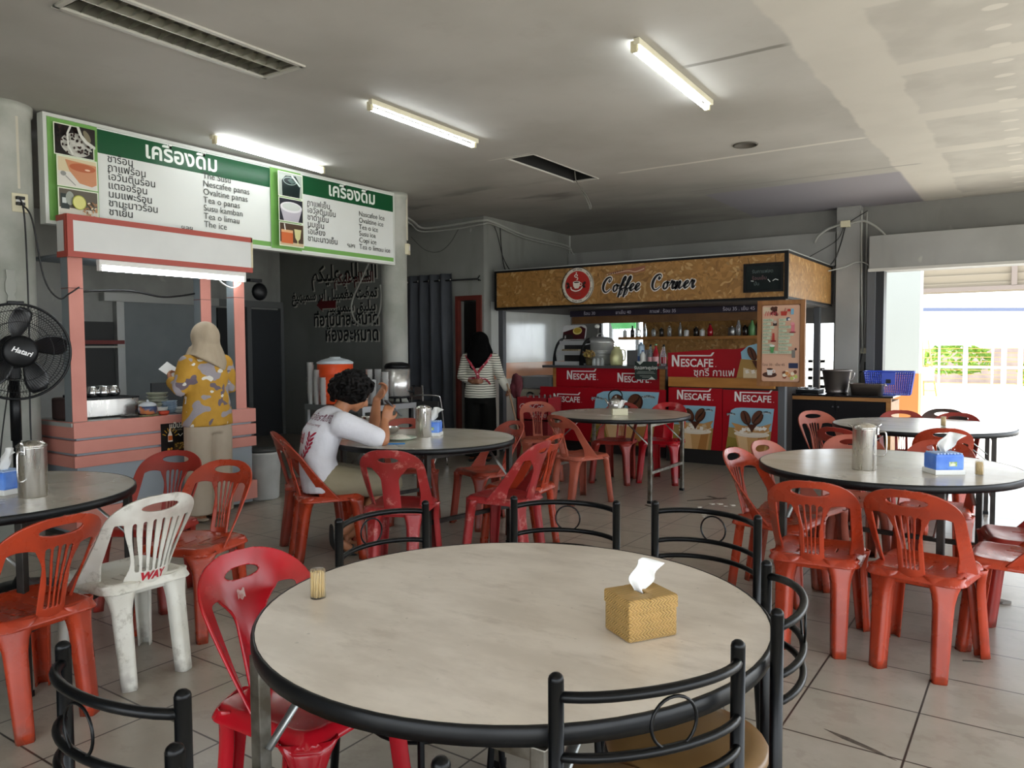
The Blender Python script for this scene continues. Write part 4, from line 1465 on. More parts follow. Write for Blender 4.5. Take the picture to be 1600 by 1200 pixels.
FZ0, FZ1 = 2.06, 2.365
mb = MB()
mb.bb(L(SX - 0.03, Y0 + 0.01, FZ0 + 0.01), L(SX - 0.004, Y1 - 0.01, FZ1 - 0.01))
mb.bb(L(-5.905, Y0 + 0.002, FZ0 + 0.01), L(SX - 0.03, Y0 + 0.02, FZ1 - 0.01))
mb.bb(L(-5.905, Y1 - 0.02, FZ0 + 0.01), L(SX - 0.03, Y1 - 0.002, FZ1 - 0.01))
mb.build('fascia_panel', mat('white fascia board', '#d9dad8', 0.45, col2='#cfd0ce', scale=2), t)
mb = MB()
b = 0.042
for a, c in (((SX - 0.02, Y0, FZ0), (SX, Y1, FZ0 + b)), ((SX - 0.02, Y0, FZ1 - b), (SX, Y1, FZ1)), ((SX - 0.02, Y0, FZ0 + b), (SX, Y0 + b, FZ1 - b)),
             ((-5.905, Y0 - 0.003, FZ0 + 0.001), (SX - 0.045, Y0 + 0.02, FZ0 + b)), ((-5.905, Y0 - 0.003, FZ1 - b), (SX - 0.045, Y0 + 0.02, FZ1 - 0.001)), ((SX - 0.045, Y0 - 0.004, FZ0 - 0.001), (SX - 0.021, Y0 + 0.021, FZ1 + 0.001)),
             ((SX - 0.0195, Y1 - 0.02, FZ0 - 0.001), (SX - 0.0005, Y1 - 0.001, FZ0 - 0.0005))):
    mb.bb(L(*a), L(*c))
mb.build('fascia_border', M_brick, t)
mb = MB()
mb.bb(L(-5.9, Y1 - 0.012, FZ0 + b), L(SX - 0.0, Y1 + 0.004, FZ1))
mb.build('fascia_edge', mat('cream edge', '#cfc4a2', 0.5), t)
mb = MB()
mb.bb(L(-6.46, Y0 + 0.05, 2.08), L(-5.9, Y1 - 0.03, 2.1))
mb.build('canopy_board', M_bgrey, t)
# lamp under the fascia
lt = thing('stall_batten', 'lit fluorescent batten under the white fascia of the pink stall', 'fluorescent light', (-5.80, 3.66, 2.03), PI / 2)
mb = MB()
mb.box((0, -0.01, 0.01), (1.28, 0.05, 0.04), bev=0.005)
mb.build('housing', mat('white lamp housing', '#e3e3de', 0.4), lt)
for s in (-1, 1):
    mb = MB()
    mb.box((s * 0.63, -0.012, -0.03), (0.022, 0.04, 0.05), bev=0.004)
    mb.build('lamp_holder', M_white, lt)
mb = MB()
mb.cyl((-0.62, -0.012, -0.035), (0.62, -0.012, -0.035), 0.016, seg=14)
mb.build('tube', M_glow, lt)
mb = MB()
mb.tube(spline([(-5.78, 4.02, 2.0), (-5.79, 4.08, 1.95), (-5.80, 4.17, 1.92), (-5.82, 4.25, 1.94), (-5.84, 4.3, 1.97)], 6), 0.006, 6)
solo(mb, 'lamp_flex', M_white, 'white flex drooping under the lit stall lamp', 'cable')
mb = MB()
mb.tube(spline([(-5.9, 2.9, 1.82), (-5.9, 3.3, 1.85), (-6.1, 3.7, 1.83), (-6.3, 4.0, 1.86), (-6.44, 4.24, 1.9)], 8), 0.009, 6)
solo(mb, 'strung_cable', M_cable, 'black cable strung between the posts inside the pink stall', 'cable')
t2 = thing('wall_bracket', 'black wall bracket seen past the far end of the stall fascia', 'bracket', (-6.6, 5.02, 2.03))
mb = MB()
mb.box((0, 0, 0.05), (0.06, 0.14, 0.03))
mb.build('arm', M_black, t2)
mb = MB()
mb.ball((0, 0.06, -0.06), (0.05, 0.09, 0.09), 12, 8)
mb.build('motor', M_black, t2)

# poster on the counter front
t = thing('counter_poster', 'small black poster with an orange drink bottle on the stall counter', 'poster', (SX + 0.003, 3.562, 0.68))
mb = MB()
mb.box((0, 0, 0), (0.003, 0.215, 0.235))
mb.build('sheet', mat('black print sheet', '#141313', 0.35), t)
A = ART(face_x(0.002, 0, 0))
A.text('แป๊ปรำ', 0.035, 0.078, 0.055, '#d9d6cc', 'CENTER', offset=0.0012)
A.text('ชาเย็น สดชื่น', 0.03, 0.055, 0.018, '#b5aa90', 'CENTER')
A.poly([(-0.05, -0.03), (-0.01, -0.03), (-0.012, 0.02), (-0.022, 0.05), (-0.022, 0.075), (-0.038, 0.075), (-0.038, 0.05), (-0.05, 0.02)], '#e9e0d2')
A.rect(-0.048, -0.02, -0.012, 0.018, '#c9622b')
for k in range(7):
    a = 0.3 + k * 0.4
    A.line([(-0.03 + 0.045 * math.cos(a), -0.0 + 0.055 * math.sin(a)), (-0.03 + 0.075 * math.cos(a), 0.085 * math.sin(a))], 0.006, '#cf9d35')
A.rect(0.0, -0.1, 0.095, -0.04, '#4b3b22')
for k in range(16):
    A.ell(0.01 + 0.08 * rnd.random(), -0.095 + 0.05 * rnd.random(), 0.009, 0.006, rnd.choice(['#c9a55c', '#6b4a26', '#a5843f']), n=8)
A.ell(-0.055, -0.09, 0.012, 0.012, '#c9923c', n=12)
A.ell(-0.03, -0.085, 0.01, 0.01, '#b37c2c', n=12)
A.line([(0.03, 0.03), (0.05, 0.01), (0.07, 0.03)], 0.006, '#d9d6cc')
A.build('printing', t)

# things on the stall counter
CT = 0.859
def potlike(name, label, cat, loc, prof, m, group=None, extra=None):
    mb = MB()
    mb.lathe(prof, (0, 0, 0), 28, cap=True)
    o = tag(mb.build(name, m), label, cat, group)
    o.location = loc
    if extra:
        extra(o)
    return o
t = thing('burner_box', 'rectangular stainless cooker box on the stall counter', 'cooker', (-6.135, 3.206, CT))
mb = MB()
mb.box((0, 0.0, 0.08), (0.30, 0.42, 0.135), bev=0.006)
mb.build('case', M_inox, t)
mb = MB()
mb.box((0, 0, 0.152), (0.31, 0.43, 0.014), bev=0.004)
mb.build('hob_plate', M_steel_d, t)
for x, y in ((-0.13, -0.19), (0.13, -0.19), (-0.13, 0.19), (0.13, 0.19)):
    mb = MB()
    mb.box((x, y, 0.006), (0.03, 0.03, 0.012))
    mb.build('foot', M_black, t)
for k, (x, y) in enumerate(((-6.10, 3.098), (-6.19, 3.215), (-6.09, 3.188), (-6.13, 3.286))):
    t = thing('pot', ('small polished pot standing beside the pink post on the cooker box', 'small polished pot with raised rim at the middle of the cooker box', 'small polished pot at the front of the cooker box', 'small polished pot at the far end of the cooker box')[k], 'pot', (x, y, CT + 0.16), 0, 'polished pots on the cooker')
    mb = MB()
    mb.lathe([(0.03, 0), (0.05, 0.012), (0.056, 0.035), (0.05, 0.06), (0.04, 0.07), (0.042, 0.085), (0.036, 0.085), (0.034, 0.07), (0.001, 0.065)], (0, 0, 0), 20)
    mb.build('body', M_chrome, t)
    mb = MB()
    mb.tube(spline([(0.05, 0, 0.05), (0.075, 0, 0.055), (0.08, 0, 0.03), (0.055, 0, 0.02)], 4), 0.004, 6)
    mb.build('handle', M_chrome, t)
o = potlike('basin', 'wide shallow aluminium basin on the stall counter', 'basin', (-6.13, 3.493, CT), [(0.12, 0), (0.15, 0.02), (0.165, 0.10), (0.175, 0.105), (0.16, 0.1), (0.14, 0.025), (0.001, 0.015)], mat('dull aluminium', '#b5b3a4', 0.4, metal=0.7))
for k in range(4):
    o = potlike('bowl', 'green grey bowl in the stack behind the floral pot', 'bowl', (-6.05, 3.613, CT + 0.045 + k * 0.028), [(0.03, 0), (0.05, 0.004), (0.082, 0.038), (0.086, 0.043), (0.079, 0.04), (0.045, 0.01), (0.001, 0.008)], mat('celadon bowl', '#a9ab98', 0.3), 'stacked green grey bowls')
o = potlike('pan', 'small pan under the stacked bowls on the stall counter', 'pan', (-6.05, 3.613, CT), [(0.07, 0), (0.08, 0.01), (0.085, 0.045), (0.001, 0.044)], mat('dull pan', '#9a9a90', 0.4))
for k in range(5):
    o = potlike('plate_bowl', 'white bowl with a blue rim in the stack beside the customer', 'bowl', (-5.98, 3.672, CT + k * 0.019), [(0.03, 0), (0.055, 0.004), (0.066, 0.024), (0.068, 0.027), (0.062, 0.024), (0.05, 0.008), (0.001, 0.006)], mat('blue rim ware', '#b7c3cc', 0.3, col2='#8da3b8', scale=30), 'stacked blue rim bowls')
t = thing('lidded_pot', 'small floral pot with a domed lid on the stall counter', 'pot', (-5.87, 3.424, CT + 0.012))
mb = MB()
mb.lathe([(0.045, 0), (0.065, 0.01), (0.072, 0.045), (0.066, 0.07), (0.001, 0.07)], (0, 0, 0), 24)
mb.build('body', mat('floral glaze', '#4a5878', 0.3, col2='#c97c52', scale=22, lo=0.5, hi=0.56), t)
mb = MB()
mb.lathe([(0.07, 0.068), (0.06, 0.085), (0.03, 0.1), (0.001, 0.103)], (0, 0, 0), 24)
mb.ball((0, 0, 0.108), 0.012, 10, 6)
mb.build('lid', mat('pale lid', '#c5cbd0', 0.25), t)
o = potlike('saucer', 'green edged plate under the floral pot', 'plate', (-5.87, 3.408, CT), [(0.05, 0), (0.09, 0.008), (0.095, 0.012), (0.05, 0.006), (0.001, 0.005)], mat('lime plate', '#b7b97a', 0.35))
o = potlike('white_bowl', 'white bowl between the floral pot and the red bowl', 'bowl', (-5.95, 3.575, CT), [(0.03, 0), (0.055, 0.02), (0.062, 0.06), (0.05, 0.055), (0.001, 0.02)], mat('white ware', '#d3d3cd', 0.3))
o = potlike('red_bowl', 'small bowl with a bright red band on the stall counter', 'bowl', (-5.83, 3.536, CT), [(0.022, 0), (0.036, 0.006), (0.044, 0.034), (0.038, 0.03), (0.001, 0.012)], mat('red banded bowl', '#c4482f', 0.35))
mb = MB()
for k in range(7):
    mb.box((0.03 * math.sin(k * 3), 0.02 * math.cos(k * 5), 0.004 + 0.006 * k), (0.2, 0.14, 0.004), rz=0.15 * math.sin(k * 7))
o = solo(mb, 'paper_pile', mat('folded paper', '#b9bab4', 0.7), 'pale folded paper lying beside the customer on the stall counter', 'paper')
o.location = (-5.95, 3.763, CT)
o = potlike('scrap_plate', 'plate of dark scraps beside the cooker box', 'plate', (-5.9, 3.31, CT), [(0.05, 0), (0.08, 0.012), (0.085, 0.016), (0.05, 0.01), (0.001, 0.03)], mat('dark scraps', '#7c7872', 0.5, col2='#2b2826', scale=40))
t = thing('brown_box', 'dark brown rounded box at the open end of the stall counter', 'box', (-6.08, 2.93, CT))
mb = MB()
mb.box((0, -0.02, 0.085), (0.26, 0.12, 0.17), bev=0.02)
mb.build('body', mat('brown box', '#4b3a37', 0.45), t)
mb = MB()
mb.box((0, -0.02, 0.18), (0.06, 0.04, 0.02), bev=0.005)
mb.build('knob', M_black, t)
mb = MB()
mb.box((0, 0, 0.12), (0.02, 0.36, 0.24), bev=0.004)
o = solo(mb, 'black_board', mat('matt black board', '#242628', 0.6), 'matt black board standing on the stall counter beyond the customer', 'board')
o.location = (-6.32, 3.899, CT)
t = thing('toaster', 'small silver toaster on the stall counter by the far post', 'toaster', (-6.08, 4.33 - 0.12, CT))
mb = MB()
mb.box((0, 0, 0.085), (0.16, 0.12, 0.16), bev=0.02)
mb.build('case', mat('silver case', '#c9c9c6', 0.3, metal=0.4), t)
mb = MB()
mb.box((0.082, 0.0, 0.08), (0.006, 0.04, 0.09))
mb.build('slot', M_black, t)

# ------------------------------------------------------------------ pedestal fan
FX, FY, FZ = -4.70, 1.99, 1.385
aim = math.atan2(-FY, -FX) + 0.18            # blows roughly towards the camera
t = thing('pedestal_fan', 'large black pedestal fan standing in front of the round column', 'fan', (FX, FY, 0), aim - PI / 2)
FR = 0.265
mb = MB()
mb.lathe([(0.2, 0), (0.2, 0.02), (0.17, 0.04), (0.05, 0.06), (0.03, 0.1), (0.001, 0.1)], (0, -0.1, 0), 32)
mb.build('base', M_black, t)
mb = MB()
mb.cyl((0, -0.1, 0.06), (0, -0.1, 0.9), 0.021)
mb.cyl((0, -0.1, 0.88), (0, -0.1, 1.22), 0.028)
mb.build('pole', M_black, t)
mb = MB()
mb.lathe([(0.03, 0), (0.036, 0.01), (0.036, 0.05), (0.026, 0.07)], (0, -0.1, 0.62), 20)
mb.build('height_collar', M_black, t)
mb = MB()
R = Matrix.Translation((0, 0, FZ)) @ Matrix.Rotation(-PI / 2, 4, 'X')
mb.lathe([(0.001, -0.24), (0.05, -0.235), (0.075, -0.2), (0.08, -0.1), (0.095, -0.05), (0.095, -0.03)], (0, 0, 0), 24, M=R)
mb.box((0, -0.1, FZ - 0.1), (0.06, 0.07, 0.12), bev=0.01)
mb.build('motor_housing', M_black, t)
def cage(front):
    mb = MB()
    s = 1 if front else -1
    n = 96
    for k in range(n):
        a = 2 * PI * k / n
        sw = 0.5 * s
        pts = []
        for q in range(7):
            u = q / 6
            r = 0.085 + (FR - 0.085) * u
            d = s * (0.085 * (1 - u ** 3.2))
            aa = a + sw * (1 - u) * 0.7
            pts.append((r * math.cos(aa), d, FZ + r * math.sin(aa)))
        mb.tube(pts, 0.0011, 4, caps=False)
    for r, w in ((FR * 0.62, 0.0018), (FR * 0.86, 0.0018)):
        u = (r - 0.085) / (FR - 0.085)
        d = s * 0.085 * (1 - u ** 3.2)
        mb.tube([(r * math.cos(a), d, FZ + r * math.sin(a)) for a in [2 * PI * k / 48 for k in range(48)]], w, 5, closed=True)
    return mb.build('guard_front' if front else 'guard_back', M_black, t)
cage(True)
cage(False)
mb = MB()
mb.tube([(FR * math.cos(a), 0, FZ + FR * math.sin(a)) for a in [2 * PI * k / 72 for k in range(72)]], 0.0075, 8, closed=True)
mb.box((0, 0, FZ + FR + 0.005), (0.08, 0.03, 0.02), bev=0.004)
mb.build('guard_rim', M_black, t)
mb = MB()
mb.lathe([(0.001, 0.098), (0.07, 0.095), (0.088, 0.085), (0.088, 0.075), (0.001, 0.075)], (0, 0, 0), 32, M=Matrix.Translation((0, 0, FZ)) @ Matrix.Rotation(-PI / 2, 4, 'X'))
hub = mb.build('guard_badge', M_black, t)
A = ART(frame((0, 0.0985, FZ), (-1, 0, 0), (0, 0, 1)), z0=0.0004)
A.text('Hatari', 0, -0.012, 0.04, '#e3e3e3', 'CENTER', rot=-0.35, offset=0.001, shear=0.2)
A.build('badge_lettering', hub)
mb = MB()
mb.lathe([(0.001, -0.045), (0.04, -0.045), (0.045, 0.03), (0.03, 0.05), (0.001, 0.052)], (0, 0, 0), 20, M=Matrix.Translation((0, 0, FZ)) @ Matrix.Rotation(-PI / 2, 4, 'X'))
mb.build('hub', M_black, t)
for k in range(5):
    mb = MB()
    a0 = 0.25 + k * 2 * PI / 5
    def bl(u, v, a0=a0):
        r = 0.045 + 0.205 * v
        w = (0.16 + 0.55 * math.sin(PI * min(v * 0.75 + 0.15, 1))) * (0.8 if v < 0.97 else 0.6)
        a = a0 + (u - 0.5) * w * 1.25 + 0.25 * v
        return (r * math.cos(a), (u - 0.5) * -0.05, FZ + r * math.sin(a))
    mb.grid(bl, 8, 10)
    mb.build('blade', mat('smoked black blade', '#191a1d', 0.3), t, solid=0.002)
mb = MB()
mb.tube(spline([(0.02, -0.14, 1.2), (0.06, -0.16, 0.9), (0.1, -0.16, 0.5), (0.14, -0.18, 0.1), (0.25, -0.25, 0.012)], 6), 0.004, 6)
mb.build('power_cord', M_cable, t)

# ------------------------------------------------------------------ coffee kiosk
def osb_material():
    n = NT('wood chip board')
    g = n.t.nodes.new('ShaderNodeTexVoronoi')
    g.inputs['Scale'].default_value = 26
    g.feature = 'F1'
    # swirl the lookup so the chips lie at all angles
    w = n.t.nodes.new('ShaderNodeTexNoise')
    w.inputs['Scale'].default_value = 4.0
    n.t.links.new(n.pos, w.inputs['Vector'])
    mp = n.t.nodes.new('ShaderNodeVectorMath')
    mp.operation = 'MULTIPLY_ADD'
    n.t.links.new(w.outputs['Color'], mp.inputs[0])
    mp.inputs[1].default_value = (0.35, 0.35, 0.35)
    n.t.links.new(n.pos, mp.inputs[2])
    n.t.links.new(mp.outputs[0], g.inputs['Vector'])
    sp = n.t.nodes.new('ShaderNodeSeparateColor')
    n.t.links.new(g.outputs['Color'], sp.inputs[0])
    c = n.mix(sp.outputs[0], '#86602f', '#a67a42')
    c = n.mix(n.ramp(sp.outputs[1], 0.88, 0.93, 0, 0.6), c, '#c9a873')
    c = n.mix(n.ramp(sp.outputs[2], 0.9, 0.94, 0, 0.5), c, '#5f3f1c')
    c = n.mix(n.ramp(n.noise(2.5, 4), 0.4, 0.65, 0, 0.4), c, '#8f6733')
    n.bump(sp.outputs[0], 0.2, 0.004)
    return n.out(c, 0.42)
M_osb = osb_material()
M_red = mat('red poster vinyl', '#a30d1d', 0.32, col2='#990b19', scale=1.2, spec=0.35)
M_bar = mat('black steel bar', '#0f0f11', 0.45, spec=0.25)
KX0, KX1, KY0, KY1, KZ0, KZ1 = -5.99, -2.20, 8.35, 10.42, 1.885, 2.39
t = thing('coffee_kiosk', 'coffee kiosk canopy of wood chip board in black steel frames on grey posts', 'kiosk canopy', ((KX0 + KX1) / 2, KY0, 0))
cx = (KX0 + KX1) / 2
K = lambda x, y, z: (x - cx, y - KY0, z)
mb = MB()
mb.bb(K(KX0 + 0.02, KY0 + 0.008, KZ0 + 0.02), K(KX1 - 0.02, KY0 + 0.022, KZ1 - 0.02))
mb.build('front_fascia', M_osb, t)
mb = MB()
mb.bb(K(KX1 - 0.022, KY0 + 0.03, KZ0 + 0.02), K(KX1 - 0.008, KY1, KZ1 - 0.02))
mb.build('side_fascia', M_osb, t)
mb = MB()
b = 0.026
for z in (KZ0, KZ1 - b):
    mb.bb(K(KX0, KY0, z), K(KX1, KY0 + 0.03, z + b))
    mb.bb(K(KX1 - 0.03, KY0 + 0.03, z), K(KX1, KY1, z + b))
for x, y in ((KX0, KY0), (KX1 - 0.04, KY0 + 0.0), (KX1 - 0.03, KY1 - 0.03)):
    mb.bb(K(x, y, KZ0 + b), K(x + (0.03 if x == KX0 else 0.04), y + 0.03, KZ1 - b))
mb.build('frame', M_bar, t)
mb = MB()
mb.bb(K(KX0, KY0 - 0.004, KZ1), K(KX1 + 0.004, KY1, KZ1 + 0.012))
mb.build('roof_sheet', mat('zinc sheet', '#b9bbba', 0.35, metal=0.6), t)
mb = MB()
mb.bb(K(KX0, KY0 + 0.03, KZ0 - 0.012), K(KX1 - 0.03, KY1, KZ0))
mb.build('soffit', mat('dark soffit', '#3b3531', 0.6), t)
for x, y in ((KX0 + 0.05, KY0 + 0.06), (KX1 - 0.09, KY0 + 0.06), (KX1 - 0.18, KY1 - 0.1)):
    mb = MB()
    mb.box(K(x + 0.03, y, KZ0 / 2 - 0.006), (0.075, 0.075, KZ0 - 0.012))
    mb.build('post', M_steel, t, bev=0.004)
mb = MB()            # back wall of chipboard with a cut-out at the window
mb.bb(K(-4.8, KY1 - 0.02, 0.9), K(-2.75, KY1, KZ0 - 0.012))
mb.bb(K(-5.62, KY1 - 0.02, 1.80), K(-4.8, KY1, KZ0 - 0.012))
mb.build('back_panel', M_osb, t)
mb = MB()
mb.bb(K(-5.3, 9.15, 1.795), K(-2.62, 9.18, 1.872))
pb = mb.build('price_strip', mat('dark violet strip', '#221b2b', 0.4), t)
A = ART(face_y(0, 9.15 - KY0, 0), z0=0.001)
for x, s in ((-5.0, 'ร้อน 30'), (-4.5, 'ชาเย็น 40'), (-3.95, 'กาแฟ . ร้อน 35'), (-2.98, 'ร้อน 35 . เย็น 45')):
    A.text(s, x - cx, 1.815, 0.06, '#c9c6d2', 'CENTER')
A.build('strip_lettering', pb)
mb = MB()
mb.bb(K(-5.3, 9.2, 1.70), K(-2.62, 9.23, 1.795))
mb.build('header_board', mat('brown header', '#6b4a28', 0.5, col2='#5a3d20'), t)
# shelf behind the counter
mb = MB()
mb.bb((-5.06, 10.12, 1.485), (-2.85, 10.395, 1.525))
solo(mb, 'bottle_shelf', M_wood, 'wooden shelf of bottles along the back of the coffee kiosk', 'shelf')

# emblem, lettering, faded sticker and chalkboard on the fascia
def swash(A, pts, w, h, n=8):
    P = spline(pts, n)
    A.line([(p[0], p[1]) for p in P], w, h)
t = thing('round_emblem', 'round red and white coffee cup emblem on the wood chip fascia', 'emblem', (-4.72, KY0 - 0.006, 2.145))
mb = MB()
mb.lathe([(0.001, 0), (0.222, 0), (0.222, 0.01), (0.001, 0.01)], (0, 0, 0), 64, M=Matrix.Rotation(PI / 2, 4, 'X'))
for f in mb.bm.faces:
    f.smooth = False
mb.build('disc', mat('emblem disc', '#d9d3c4', 0.4), t)
A = ART(face_y(0, -0.0105, 0))
A.ring(0, 0, 0.219, 0.008, '#1d1b1a', 60)
A.ell(0, 0, 0.176, 0.176, '#ab2a24', n=60)
for k in range(6):
    a = PI / 2 - k * PI / 3
    for j, ch in enumerate('best coffee'):
        b = a + (5 - j) * 0.062
        A.text(ch, 0.188 * math.cos(b), 0.188 * math.sin(b), 0.035, '#26211f', 'CENTER', rot=b - PI / 2)
A.poly([(-0.045, 0.035), (-0.04, -0.01), (-0.02, -0.04), (0.03, -0.04), (0.05, -0.01), (0.055, 0.035)], '#e2d8cd')
A.ell(0.005, 0.035, 0.05, 0.014, '#f0ebe2')
A.ell(0.005, 0.034, 0.04, 0.009, '#3a1d16')
A.ring(0.062, 0.008, 0.018, 0.008, '#e2d8cd', 20)
swash(A, [(-0.075, -0.02), (-0.06, -0.055), (0.0, -0.072), (0.06, -0.055), (0.09, -0.02)], 0.014, '#e2d8cd')
swash(A, [(0.01, 0.06), (0.025, 0.085), (-0.01, 0.1), (-0.02, 0.115), (0.0, 0.13), (0.02, 0.12), (0.01, 0.105)], 0.011, '#e2d8cd')
A.ell(0.005, 0.148, 0.009, 0.009, '#e2d8cd')
for s in (-1, 1):
    A.ell(s * 0.115, 0.018, 0.026, 0.017, '#201512', s * 0.6)
    A.ell(s * 0.11, -0.02, 0.024, 0.016, '#201512', -s * 0.6)
    A.line([(s * 0.098, 0.01), (s * 0.13, 0.027)], 0.004, '#6b3a2a')
A.text('กาแฟสด', 0, -0.105, 0.04, '#7a4a45', 'CENTER')
A.text('fresh coffee', 0, -0.135, 0.03, '#7a4a45', 'CENTER')
A.build('printing', t)

GLY = {
    'C': (1.55, [[(1.15, 1.45), (1.2, 1.75), (0.95, 1.95), (0.5, 1.75), (0.2, 1.15), (0.2, 0.5), (0.5, 0.05), (0.9, 0.05), (1.3, 0.4)], [(1.15, 1.45), (0.95, 1.3), (0.85, 1.5), (1.0, 1.7)]], [0.1, 0.14, 0.2, 0.3, 0.4, 0.36, 0.24, 0.14, 0.1]),
    'o': (0.95, [[(0.55, 0.95), (0.25, 0.75), (0.2, 0.3), (0.42, 0.04), (0.7, 0.3), (0.72, 0.75), (0.55, 0.95), (0.75, 0.78), (1.0, 0.85)]], [0.12, 0.26, 0.3, 0.16, 0.26, 0.26, 0.14, 0.1, 0.1]),
    'f': (0.75, [[(0.0, 0.35), (0.45, 0.9), (0.82, 1.6), (0.75, 1.95), (0.52, 1.7), (0.35, 0.7), (0.2, -0.45), (0.12, -0.75)], [(0.2, -0.35), (0.5, -0.4), (0.62, 0.1), (0.45, 0.3), (0.85, 0.5)]], [0.1, 0.14, 0.2, 0.18, 0.26, 0.34, 0.34, 0.28]),
    'e': (0.8, [[(0.0, 0.3), (0.4, 0.45), (0.68, 0.75), (0.52, 0.97), (0.25, 0.75), (0.18, 0.35), (0.4, 0.04), (0.85, 0.35)]], [0.1, 0.12, 0.18, 0.16, 0.28, 0.34, 0.2, 0.1]),
    'r': (0.75, [[(0.0, 0.35), (0.3, 1.05), (0.35, 0.85), (0.65, 0.9), (0.5, 0.5), (0.5, 0.15), (0.65, 0.05), (0.85, 0.3)]], [0.1, 0.2, 0.16, 0.26, 0.32, 0.3, 0.18, 0.1]),
    'n': (1.1, [[(0.0, 0.4), (0.25, 0.92), (0.25, 0.5), (0.18, 0.02), (0.32, 0.5), (0.62, 0.92), (0.72, 0.75), (0.62, 0.3), (0.72, 0.06), (0.85, 0.08), (1.15, 0.35)]], [0.1, 0.22, 0.3, 0.3, 0.18, 0.22, 0.28, 0.3, 0.24, 0.14, 0.1]),
}
def script_word(A, word, x, y, s, slope):
    for grow, h in ((0.26, '#dcd7d2'), (0.0, '#141318')):
        px = x
        for ch in word:
            adv, strokes, ws = GLY[ch]
            for q, st in enumerate(strokes):
                P = spline([(px + s * (p[0] + 0.2 * p[1]), y + s * p[1] + slope * (px - x)) for p in [(a, b) for a, b in st]] and
                           [(px + s * (a + 0.2 * b), y + s * b + slope * (px - x), 0) for a, b in st], 8)
                W = ws if q == 0 else [0.14] * len(st)
                wl = []
                for i in range(len(st) - 1):
                    for k in range(8):
                        wl.append((W[i] + (W[i + 1] - W[i]) * k / 8 + grow) * s * 0.95)
                wl.append((W[-1] + grow) * s * 0.95)
                A.line([(p[0], p[1]) for p in P], wl, h)
            px += adv * s
for word, x, y, s, lab in (('Coffee', -4.40, 2.045, 0.09, 'black script lettering with pale outline reading as the first word beside the emblem'),
                           ('Corner', -3.76, 2.045, 0.09, 'black script lettering with pale outline nearest the small chalkboard')):
    A = ART(face_y(0, KY0 + 0.004, 0), z0=0.004)
    script_word(A, word, x, y, s, 0.0)
    o = A.build('script_lettering')
    tag(o, lab, 'lettering', 'script words on the kiosk fascia')
A = ART(face_y(0, KY0 + 0.006, 0), z0=0.001)
A.poly([(-4.32, 2.275), (-4.1, 2.3), (-3.95, 2.315), (-3.83, 2.335), (-3.83, 2.275), (-3.95, 2.255), (-4.1, 2.262), (-4.2, 2.25)], '#8f5a45')
swash(A, [(-4.33, 2.255), (-4.2, 2.27), (-4.05, 2.285), (-3.95, 2.27), (-3.84, 2.3)], 0.012, '#c4a58c')
for k in range(7):
    A.ell(-4.3 + 0.03 * k, 2.255 + 0.006 * k, 0.012, 0.006, '#4a3626', 0.5, n=8)
o = A.build('faded_sticker')
tag(o, 'faded torn red sticker above the script lettering on the fascia', 'sticker')
t = thing('chalkboard', 'small black framed chalkboard hung at the corner of the wood chip fascia', 'chalkboard', (-2.455, KY0 - 0.012, 2.118))
mb = MB()
mb.box((0, 0, 0), (0.37, 0.008, 0.26))
mb.build('slate', mat('slate', '#171d1e', 0.2, spec=0.3), t)
mb = MB()
for a, d in (((0, -0.004, 0.142), (0.42, 0.02, 0.024)), ((0, -0.004, -0.142), (0.42, 0.02, 0.024)), ((-0.198, -0.004, 0), (0.024, 0.02, 0.26)), ((0.198, -0.004, 0), (0.024, 0.02, 0.26))):
    mb.box(a, d)
mb.build('frame', M_black, t)
mb = MB()
mb.tube([(-0.15, 0, 0.15), (-0.17, 0.008, 0.22)], 0.002, 5)
mb.tube([(0.13, 0, 0.15), (0.12, 0.008, 0.24)], 0.002, 5)
mb.build('hanger', M_cable, t)
A = ART(face_y(0, -0.005, 0), z0=0.0005)
A.text('รับกาแฟสด', -0.12, 0.05, 0.05, '#5d6a6a')
A.text('ร้อนเย็น', -0.12, -0.02, 0.05, '#6a4f52')
A.text('ปั่น', -0.1, -0.08, 0.05, '#566464')
A.line([(-0.13, -0.03), (-0.10, -0.035)], 0.006, '#d7dcd9')
A.line([(0.05, -0.02), (0.075, -0.05)], 0.007, '#d7dcd9')
A.line([(0.1, -0.04), (0.13, -0.022), (0.16, -0.035)], 0.007, '#d7dcd9')
A.build('chalk_writing', t)

# ------------------------------------------------------------------ poster printing
def cafe_logo(A, x, y, s, h='#e6e1dd'):
    """tall N with a bar over the capitals ending in a raised accent; x left, y baseline, s cap height"""
    A.line([(x, y), (x, y + 1.42 * s)], 0.24 * s, h)
    A.line([(x + 0.02 * s, y + 1.38 * s), (x + 0.72 * s, y + 0.04 * s)], 0.27 * s, h)
    A.line([(x + 0.74 * s, y), (x + 0.74 * s, y + 1.42 * s)], 0.24 * s, h)
    A.text('ESCAFE', x + 1.0 * s, y, 1.36 * s, h, sx=0.93, offset=0.026 * s / 0.1 * 0.1)
    A.rect(x + 0.62 * s, y + 1.26 * s, x + 4.75 * s, y + 1.42 * s, h)
    A.poly([(x + 4.75 * s, y + 1.26 * s), (x + 5.0 * s, y + 1.3 * s), (x + 5.3 * s, y + 1.75 * s), (x + 5.02 * s, y + 1.72 * s), (x + 4.9 * s, y + 1.5 * s), (x + 4.75 * s, y + 1.42 * s)], h)
    A.rect(x + 5.45 * s, y, x + 5.54 * s, y + 0.09 * s, h)

